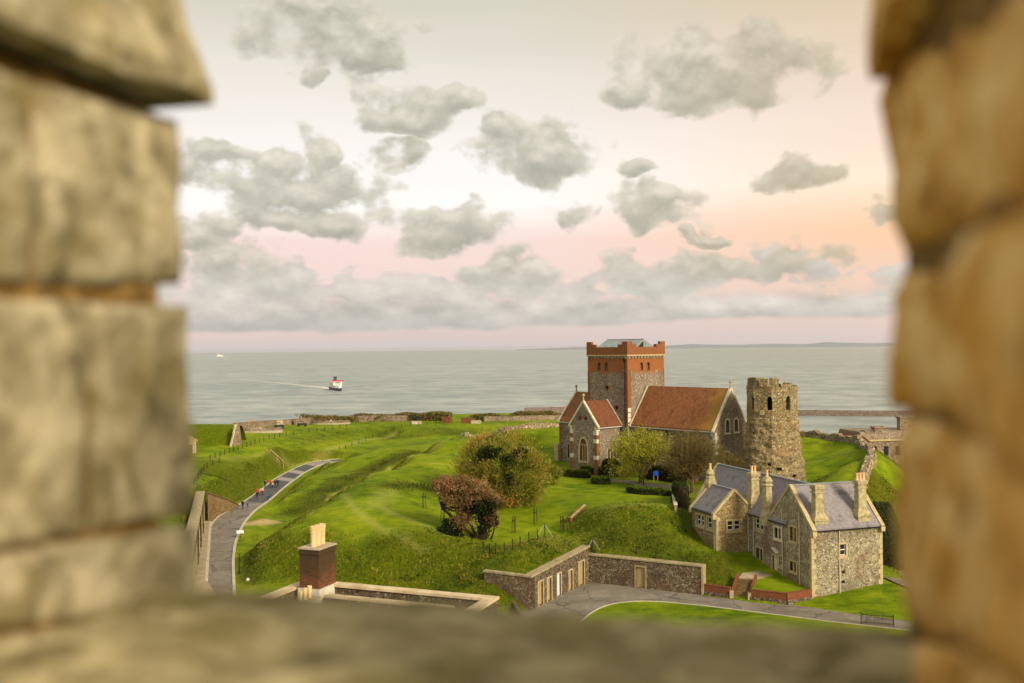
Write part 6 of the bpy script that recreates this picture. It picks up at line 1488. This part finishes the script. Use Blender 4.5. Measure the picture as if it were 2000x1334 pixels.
# blue sign, lectern sign, posts, railings
p = hit(1281, 940); T = thing('information_sign', 'blue sign board on two posts by the church path', 'sign', p, .1)
G().box(-.48, .48, -.04, .04, 1.0, 1.68).obj('board', 'blue', T); G().box(-.18, .18, -.05, .03, 1.66, 1.85).obj('crest', 'blue', T)
for s_ in (-.35, .35): G().box(s_-.05, s_+.05, .05, .13, -.2, 1.7).obj('leg', 'wood', T)
p = hit(1257, 947); T = thing('path_post', 'black post on the church path below the willow', 'post', p); G().lathe([(.09, -.2), (.09, 1.0), (.12, 1.02), (.12, 1.12), (.03, 1.2)], 8).obj('shaft', 'black', T); G().lathe([(.14, 0), (.14, .12)], 8).obj('base', 'black', T)
p = hit(469, 1051); T = thing('lectern_sign', 'small white tilted information lectern beside the road', 'sign', p, .5); G().beam((0, 0, -.1), (0, 0, .95), .09, .09).obj('leg', 'post', T); g = G(); g.add([(-.55, -.3, .85), (.55, -.3, .85), (.55, .25, 1.2), (-.55, .25, 1.2), (-.55, -.28, .8), (.55, -.28, .8), (.55, .27, 1.15), (-.55, .27, 1.15)], [(0, 1, 2, 3), (7, 6, 5, 4), (0, 4, 5, 1), (1, 5, 6, 2), (2, 6, 7, 3), (3, 7, 4, 0)]); g.obj('panel', 'white', T)
p = hit(467.5, 1120); T = thing('lamp_post', 'slim black post on the grass beside the road', 'post', p); G().lathe([(.09, -.3), (.08, .6), (.05, .7), (.045, 2.6), (.07, 2.65), (.02, 2.75)], 8).obj('shaft', 'black', T); G().lathe([(.13, 0), (.13, .25), (.09, .35)], 8).obj('base', 'black', T)
p = hit(484.5, 1135); T = thing('marker_stone', 'small white marker on the grass beside the road', 'marker', p); G().prism([(-.18, -.1), (.18, -.1), (.16, .4), (-.16, .4)], 'y', -.06, .06).obj('slab', 'white', T); G().box(-.25, .25, -.15, .15, -.15, .03).obj('base', 'concrete', T)
r0, r1 = atZ(1682, 1219, 0), atZ(1745, 1224, 0); T = thing('iron_railing', 'dark iron railings beside the drive at the lower right', 'railing', r0); dd = Vector(tuple(r1-r0))
for z in (.25, 1.05): G().beam(Vector((0, 0, z)), dd+Vector((0, 0, z)), .05, .05).obj('rail', 'black', T)
bar = G().box(-.012, .012, -.012, .012, .05, 1.2).mesh('bar'); bar.materials.append(MT['black'])
for k in range(25):
    o = bpy.data.objects.new('bar', bar); C.objects.link(o); o.parent = T; o.location = dd*(k/24)
for q in (0, 1): p = dd*q; G().box(p.x-.04, p.x+.04, p.y-.04, p.y+.04, 0, 1.28).obj('post', 'black', T)

# ------------------------------------------------------------------ people walking up the road
MT['skin'] = simple('skin', (196, 150, 122), (206, 160, 132), 4, .6, 0); MT['hair'] = simple('hair', (44, 32, 22), (60, 44, 30), 10, .8, 0); MT['jeans'] = simple('dark_trousers', (34, 38, 50), (48, 52, 62), 6, .9, 0); MT['blackcloth'] = simple('black_cloth', (24, 24, 28), (34, 34, 38), 6, .9, 0)
MT['redcloth'] = simple('red_cloth', (206, 22, 26), (222, 30, 32), 6, .8, 0); MT['bluecloth'] = simple('blue_cloth', (24, 62, 128), (34, 74, 146), 6, .8, 0); MT['navy'] = simple('navy_cloth', (22, 26, 48), (32, 36, 60), 6, .9, 0); MT['beige'] = simple('beige_cloth', (196, 160, 122), (208, 174, 138), 6, .9, 0); MT['shoe'] = simple('dark_shoe', (20, 18, 18), (28, 26, 26), 6, .7, 0)
def body_mesh(step, arm, wide=1.0):
    J = {'pel': (0, 0, .95), 'waist': (0, 0, 1.1), 'chest': (0, -.01, 1.34), 'neck': (0, 0, 1.49), 'head0': (0, -.015, 1.58), 'head1': (0, -.02, 1.70),
         'hl': (-.095, 0, .9), 'kl': (-.1, -step*.5-.03, .5), 'al': (-.1, -step, .09), 'tl': (-.1, -step-.15, .04),
         'hr': (.095, 0, .9), 'kr': (.1, step*.35-.04, .5), 'ar': (.1, step, .11), 'tr': (.1, step-.14, .05),
         'sl': (-.19, 0, 1.42), 'el': (-.25, arm*.5, 1.14), 'wl': (-.25, arm-.06, .9), 'fl': (-.245, arm-.09, .82), 'sr': (.19, 0, 1.42), 'er': (.25, -arm*.5, 1.14), 'wr': (.25, -arm-.06, .9), 'fr': (.245, -arm-.09, .82)}
    Rr = {'pel': .15, 'waist': .135, 'chest': .155, 'neck': .06, 'head0': .085, 'head1': .085, 'h': .095, 'k': .062, 'a': .045, 't': .04, 's': .07, 'e': .052, 'w': .036, 'f': .03}
    Eg = [('pel', 'waist'), ('waist', 'chest'), ('chest', 'neck'), ('neck', 'head0'), ('head0', 'head1')]
    for s_ in 'lr': Eg += [('pel', 'h'+s_), ('h'+s_, 'k'+s_), ('k'+s_, 'a'+s_), ('a'+s_, 't'+s_), ('chest', 's'+s_), ('s'+s_, 'e'+s_), ('e'+s_, 'w'+s_), ('w'+s_, 'f'+s_)]
    ks = list(J); me = bpy.data.meshes.new('body'); me.from_pydata([J[k] for k in ks], [(ks.index(a), ks.index(b)) for a, b in Eg], [])
    o = bpy.data.objects.new('tmp', me); C.objects.link(o); md = o.modifiers.new('skin', 'SKIN'); sv = me.skin_vertices
    if not sv: bpy.context.view_layer.objects.active = o; sv = me.skin_vertices
    if not sv:
        bm = bmesh.new(); bm.from_mesh(me); bm.verts.layers.skin.verify(); bm.to_mesh(me); bm.free(); sv = me.skin_vertices
    for i, k in enumerate(ks):
        r = Rr.get(k, Rr.get(k[0], .05)); sv[0].data[i].radius = (r*(wide if k in ('chest', 'waist', 'pel') else 1), r*(.8 if k in ('chest', 'waist', 'pel') else 1)); sv[0].data[i].use_root = (k == 'pel')
    md2 = o.modifiers.new('sub', 'SUBSURF'); md2.levels = 1; md2.render_levels = 1
    bpy.context.view_layer.update(); m2 = bpy.data.meshes.new_from_object(o.evaluated_get(bpy.context.evaluated_depsgraph_get())); bpy.data.objects.remove(o)
    m2.name = 'body'
    for k in range(4): m2.materials.append(MT['skin'])
    for p in m2.polygons:
        c_ = p.center; k = 0
        if c_.z < .12: k = 3
        elif c_.z < .93 and abs(c_.x) < .19: k = 2
        elif c_.z < 1.5 and not (c_.z < .9 and abs(c_.x) > .19): k = 1
        p.material_index = k; p.use_smooth = True
    return m2
BM = [body_mesh(.24, .2), body_mesh(-.2, -.18), body_mesh(.1, .06, 1.12)]
def person(px, py, h_, top, bot, rz, label, k=0):
    p = hit(px, py); p[2] = max(p[2], .035)
    T = thing('person', label, 'person', p, rz, 'people walking on the road'); T.scale = (h_/1.78,)*3
    o = bpy.data.objects.new('body', BM[k % 3]); C.objects.link(o); o.parent = T
    for i, m_ in enumerate(('skin', top, bot, 'shoe')): o.material_slots[i].link = 'OBJECT'; o.material_slots[i].material = MT[m_]
    g = G(); g.lathe([(.085, -.08), (.1, -.02), (.1, .05), (.075, .1), (.02, .125)], 10, (0, .015, 1.68)); g.obj('hair', 'hair', T, smooth=True)
    g = G(); g.lathe([(.19, 0), (.19, .12), (.2, .3), (.2, .45), (.12, .56), (.07, .58)], 12, (0, 0, .92)); jk = g.obj('jacket', top, T, smooth=True); jk.scale = (1.05, .78, 1)
    return T
person(517.5, 953, 1.72, 'blackcloth', 'jeans', .5, 'person in black walking at the left kerb behind the red jacket', 0)
person(528, 951, 1.72, 'redcloth', 'jeans', .6, 'person in a bright red jacket in the farther group', 1)
person(532.5, 953, 1.25, 'beige', 'navy', .6, 'child at the right hand of the person in the farther red jacket', 2)
person(538, 952.5, 1.8, 'blackcloth', 'jeans', .6, 'person in a black coat, left of the close pair in the farther group', 1)
person(542.8, 951.5, 1.76, 'navy', 'blackcloth', .6, 'person in dark navy, right of the close pair in the farther group', 0)
person(504, 970, 1.7, 'redcloth', 'blackcloth', .6, 'person in a red jacket in the middle of the road group', 0)
person(501.5, 976, 1.7, 'blackcloth', 'blackcloth', .6, 'person in black in front of the nearer red jacket', 1)
person(513, 967, 1.62, 'beige', 'blackcloth', .6, 'person in a beige top beside the nearer red jacket', 2)
person(523.5, 979, 1.3, 'bluecloth', 'navy', .6, 'child in a blue coat at the right kerb', 0)
person(474, 995, 1.78, 'blackcloth', 'blackcloth', .6, 'person in a long black coat nearest on the road', 2)
person(483.5, 994, 1.3, 'bluecloth', 'navy', .6, 'child in blue beside the nearest person in black', 1)

# ------------------------------------------------------------------ the battlement opening round the camera
KX = Vector((.968, -.25, 0)); KA = Vector((.25, .968, 0))           # along the wall, through the wall (outwards)
OL = Vector((-.57, 1.70, 0)); OR = OL+KX*1.146
def plane_pt(px, py, O, nrm):
    dr = Vector(tuple(ray(px, py))); k = (O-Vector((0, 0, 0))).dot(nrm)/dr.dot(nrm); return dr*k+Vector((0, 0, CZ))
def stone(name, quad, back, mat, parent, n=14, bev=.018, amp=.012, seed=0, sq=.0):
    """rough squared block: front face given by four corners (bl, br, tr, tl), body running back along a vector"""
    bl, br, tr, tl = [Vector(q) for q in quad]; back = Vector(back); nn = -back.normalized(); L = back.length; v = []; f = []
    lx = (br-bl).length; lz = (tl-bl).length
    def pt(a, b): return (bl*(1-a)+br*a)*(1-b)+(tl*(1-a)+tr*a)*b
    nz_ = max(6, int(n*lz/max(lx, .05)*.8)); nz_ = min(nz_, 40)
    for j in range(nz_+1):
        for i in range(n+1):
            a, b = i/n, j/nz_; p = pt(a, b); e_ = min(a*lx, (1-a)*lx, b*lz, (1-b)*lz)
            r = bev*max(0, 1-e_/(bev*1.6))**2*1.4
            q = p+nn*(amp*(1.6*fbm(p.x*9+seed, p.y*9, p.z*9, 4)+1.2*fbm(p.x*3.5+seed, p.y*3.5, p.z*3.5, 2))-r)
            c_ = pt(.5, .5); dd = (p-c_); k = 1-.5*amp*(1+fbm(p.x*12, p.y*12, p.z*12+seed, 3))/max(lx, lz)*2
            v.append(c_+(q-c_)*1.0 if e_ > 1e-6 else c_+(q-c_)*k)
    m_ = n+1
    for j in range(nz_):
        for i in range(n): f.append((j*m_+i, j*m_+i+1, (j+1)*m_+i+1, (j+1)*m_+i))
    per = [i for i in range(n+1)]+[j*m_+n for j in range(1, nz_+1)]+[nz_*m_+i for i in range(n-1, -1, -1)]+[j*m_ for j in range(nz_-1, 0, -1)]
    prev = per
    for s_ in range(1, 6):
        cur = []
        for k in per:
            p = Vector(v[k])+back*(s_/5); w = amp*1.4*fbm(p.x*6+seed, p.y*6, p.z*6, 3); c_ = pt(.5, .5)+back*(s_/5); dd = (p-c_).normalized(); cur.append(len(v)); v.append(p+dd*w)
        for k in range(len(per)): f.append((prev[k], prev[(k+1) % len(per)], cur[(k+1) % len(per)], cur[k]))
        prev = cur
    f.append(tuple(prev))
    return G().add(v, f).obj(name, mat, parent, smooth=True)
def to_obj(parent): return Vector(parent.location)
nL = Vector((KA.y, -KA.x, 0))                                       # left jamb faces right
ML = thing('merlon', 'left merlon of the battlement, blurred lichened stone blocks under a sloping capstone', 'merlon', (-1.0, 1.3, 28.9))
MR = thing('merlon', 'right merlon of the battlement, blurred golden rough stone under a capstone', 'merlon', (1.0, .9, 28.9))
SLL = thing('embrasure_sill', 'blurred weathered stone sill across the bottom of the battlement opening', 'sill', (0, 1.4, 28.9))
def jamb(O, nrm, parent, stones, back, mat, amp, bev):
    o0 = to_obj(parent)
    for k, (q, set_) in enumerate(stones):
        corners = [plane_pt(px, py, O+nrm*set_, nrm)-o0 for px, py in q]
        stone('stone', corners, back, mat, parent, 18, bev, amp, seed=k*3.7)
# left: quads given as seen in the photograph (bl, br, tr, tl) on the jamb plane
backL = -nL*.42
LST = [([(84, 560), (364, 556), (362, 232), (78, 158)], 0), ([(-160, 545), (72, 558), (66, 150), (-160, 60)], .006),
       ([(192, 1040), (388, 1008), (378, 596), (190, 590)], 0), ([(-40, 1088), (182, 1044), (180, 586), (-40, 574)], .004), ([(-200, 1100), (-48, 1090), (-48, 574), (-200, 570)], 0),
       ([(92, 1222), (394, 1192), (390, 1026), (104, 1066)], .004), ([(-200, 1250), (84, 1222), (94, 1072), (-200, 1120)], 0),
       ([(100, 1420), (398, 1380), (396, 1202), (100, 1232)], 0), ([(-200, 1460), (92, 1425), (90, 1234), (-200, 1264)], 0)]
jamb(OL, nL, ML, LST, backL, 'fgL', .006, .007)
o0 = to_obj(ML)
# mortar core of the left merlon
a_ = OL-KA*.03-nL*.018; b_ = a_-KA*1.0
def core(parent, a_, b_, out, z0, z1):
    o0 = to_obj(parent); v = []
    for z in (z0, z1):
        for p in (a_, b_, b_+out, a_+out): v.append(Vector((p.x, p.y, z))-o0)
    G().add(v, [(0, 1, 2, 3), (7, 6, 5, 4), (0, 4, 5, 1), (1, 5, 6, 2), (2, 6, 7, 3), (3, 7, 4, 0)]).obj('mortar', 'mortar', parent)
core(ML, a_, b_, -nL*1.2, 29.2, 30.40)
# capstone: a coping with a weathered slope, overhanging the jamb
def capstone(parent, O, nrm, over, zb, zt, rake, mat, length=1.2, outk=.0, depth=1.3, seed=0):
    o0 = to_obj(parent); v = []; f = []; n = 26
    sec = [(over, zb), (over+.004, zb+.03), (over-rake*.5, zb+.16), (over-rake, zt), (-depth, zt+.35), (-depth, zb), (-.25, zb)]
    for i in range(n+1):
        s_ = outk-length*i/n
        for (q, z) in sec:
            p = O+KA*s_+nrm*q; w = .012*fbm(p.x*6+seed, p.y*6, z*6, 4); v.append(Vector((p.x, p.y, z))+nrm*w+Vector((0, 0, w))-o0)
    m_ = len(sec)
    for i in range(n):
        for k in range(m_): f.append((m_*i+k, m_*i+(k+1) % m_, m_*i+m_+(k+1) % m_, m_*i+m_+k))
    f += [tuple(range(m_)), tuple(m_*n+k for k in range(m_))[::-1]]
    return G().add(v, f).obj('capstone', mat, parent, smooth=False)
pcap = Vector(tuple(atY(395, 203, (OL+KA*.03+nL*.055).y)))
capstone(ML, OL, nL, .055, float(pcap.z), 30.78, .10, 'fgL', outk=.03, seed=2)
# right merlon
nR = -nL
RST = [([(1744, 492), (2075, 352), (2075, -90), (1714, 150)], 0), ([(1740, 800), (1826, 812), (1826, 530), (1738, 530)], .0), ([(1832, 822), (2075, 1000), (2075, 345), (1832, 486)], .004),
       ([(1745, 1235), (1852, 1254), (1852, 834), (1752, 808)], 0), ([(1858, 1258), (2075, 1425), (2075, 1010), (1858, 842)], .006),
       ([(1752, 1460), (1860, 1480), (1860, 1266), (1752, 1248)], 0), ([(1868, 1500), (2075, 1680), (2075, 1436), (1866, 1270)], 0)]
o0 = to_obj(MR)
for k, (q, set_) in enumerate(RST):
    q2 = [q[1], q[0], q[3], q[2]]
    corners = [plane_pt(px, py, OR+nR*set_, nR)-o0 for px, py in q2]
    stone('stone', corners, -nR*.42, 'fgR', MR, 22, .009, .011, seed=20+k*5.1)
a_ = OR-KA*.022-nR*.018; core(MR, a_, a_-KA*.85, -nR*1.2, 29.2, 30.40)
pcap = Vector(tuple(atY(1712, 148, (OR+KA*.02+nR*.03).y)))
capstone(MR, OR, nR, .03, float(pcap.z), 30.75, .03, 'fgR', length=.94, outk=.02, seed=8)
# the jamb nearer than the camera sees, and the inner ends of both merlons
CZS = [(29.2, 29.5), (29.51, 29.77), (29.78, 30.09), (30.10, 30.36)]
def jz(p, z): return Vector((p.x, p.y, z))
for k, (z0_, z1_) in enumerate(CZS):
    p0, p1 = OL-KA*1.02, OL-KA*.575; o0 = to_obj(ML)
    stone('stone', [jz(p0, z0_)-o0, jz(p1, z0_)-o0, jz(p1, z1_)-o0, jz(p0, z1_)-o0], -nL*.42, 'fgL', ML, 14, .007, .006, seed=70+k)
    for M_, O_, nn_, mt_ in ((ML, OL, nL, 'fgL'), (MR, OR, nR, 'fgR')):
        o0 = to_obj(M_); e_ = O_-KA*(1.03 if M_ is ML else .9)
        for q, (d0_, d1_) in enumerate(((.0, .52+.1*(k % 2)), (.53+.1*(k % 2), 1.22))):
            a_, b_ = e_-nn_*d0_, e_-nn_*d1_
            if nn_ is nL: a_, b_ = b_, a_
            stone('stone', [jz(a_, z0_)-o0, jz(b_, z0_)-o0, jz(b_, z1_)-o0, jz(a_, z1_)-o0], KA*.02 if False else KA*.1, mt_, M_, 14, .007, .006, seed=90+k*3+q)
# sill stones: upper faces
o0 = to_obj(SLL)
def sill_pt(s_, w_, z): p = OL+KX*w_+KA*s_; return Vector((p.x, p.y, z))-o0
zl_, zr_ = float(atY(400, 1142, 1.66)[2]), float(atY(1700, 1212, 1.42)[2])
def zsill(w_, s_): return zl_+(zr_-zl_)*(w_/1.146)+.02*(s_+.3)*.3
ws = [-.25, 1.45]
for k in range(1):
    for j, (s0_, s1_) in enumerate(((.0, -.62), (-.64, -1.3))):
        a0, a1 = ws[k]+.006, ws[k+1]-.006; a0 -= .3*j*(k > 0); a1 -= .3*j*(k < 1)
        q = [sill_pt(s1_, a0, zsill(a0, s1_)), sill_pt(s1_, a1, zsill(a1, s1_)), sill_pt(s0_, a1, zsill(a1, s0_)), sill_pt(s0_, a0, zsill(a0, s0_))]
        stone('sill_stone', q, Vector((0, 0, -.3)), 'fgS', SLL, 34, .014, .007, seed=50+k*4+j*9)
g = G(); v = []
for z in (28.9, min(zl_, zr_)-.06):
    for (s_, w_) in ((-.03, -.25), (-.03, 1.4), (-1.3, 1.4), (-1.3, -.25)): p = sill_pt(s_, w_, z); v.append(p)
g.add(v, [(0, 1, 2, 3), (7, 6, 5, 4), (0, 4, 5, 1), (1, 5, 6, 2), (2, 6, 7, 3), (3, 7, 4, 0)]); g.obj('mortar', 'mortar', SLL)
# the keep wall below
KW = thing('keep_wall', 'sheer stone wall of the keep below the battlement opening', 'wall', (OL.x, OL.y, 0), math.atan2(KX.y, KX.x)); G().box(-6, 8, -1.2, -.06, -1, 28.9).obj('wall', 'fort', KW); G().box(-6, 8, -.06, .02, 28.6, 28.9).obj('string_course', 'fgS', KW)

# ------------------------------------------------------------------ air
HAZE = True
if HAZE:
    m = bpy.data.materials.new('haze_air'); m.use_nodes = True; t = NT(m.node_tree); t.n.clear(); o = t.n.new('ShaderNodeOutputMaterial'); pv_ = t.n.new('ShaderNodeVolumePrincipled')
    pv_.inputs['Color'].default_value = (.92, .93, .95, 1); pv_.inputs['Density'].default_value = .000013; pv_.inputs['Anisotropy'].default_value = .2; t.l.new(pv_.outputs[0], o.inputs['Volume'])
    hz = G().box(-56000, 56000, -56000, 56000, -118, 45).obj('haze', m); tag(hz, 'thin pale sea haze', 'haze', kind='stuff')
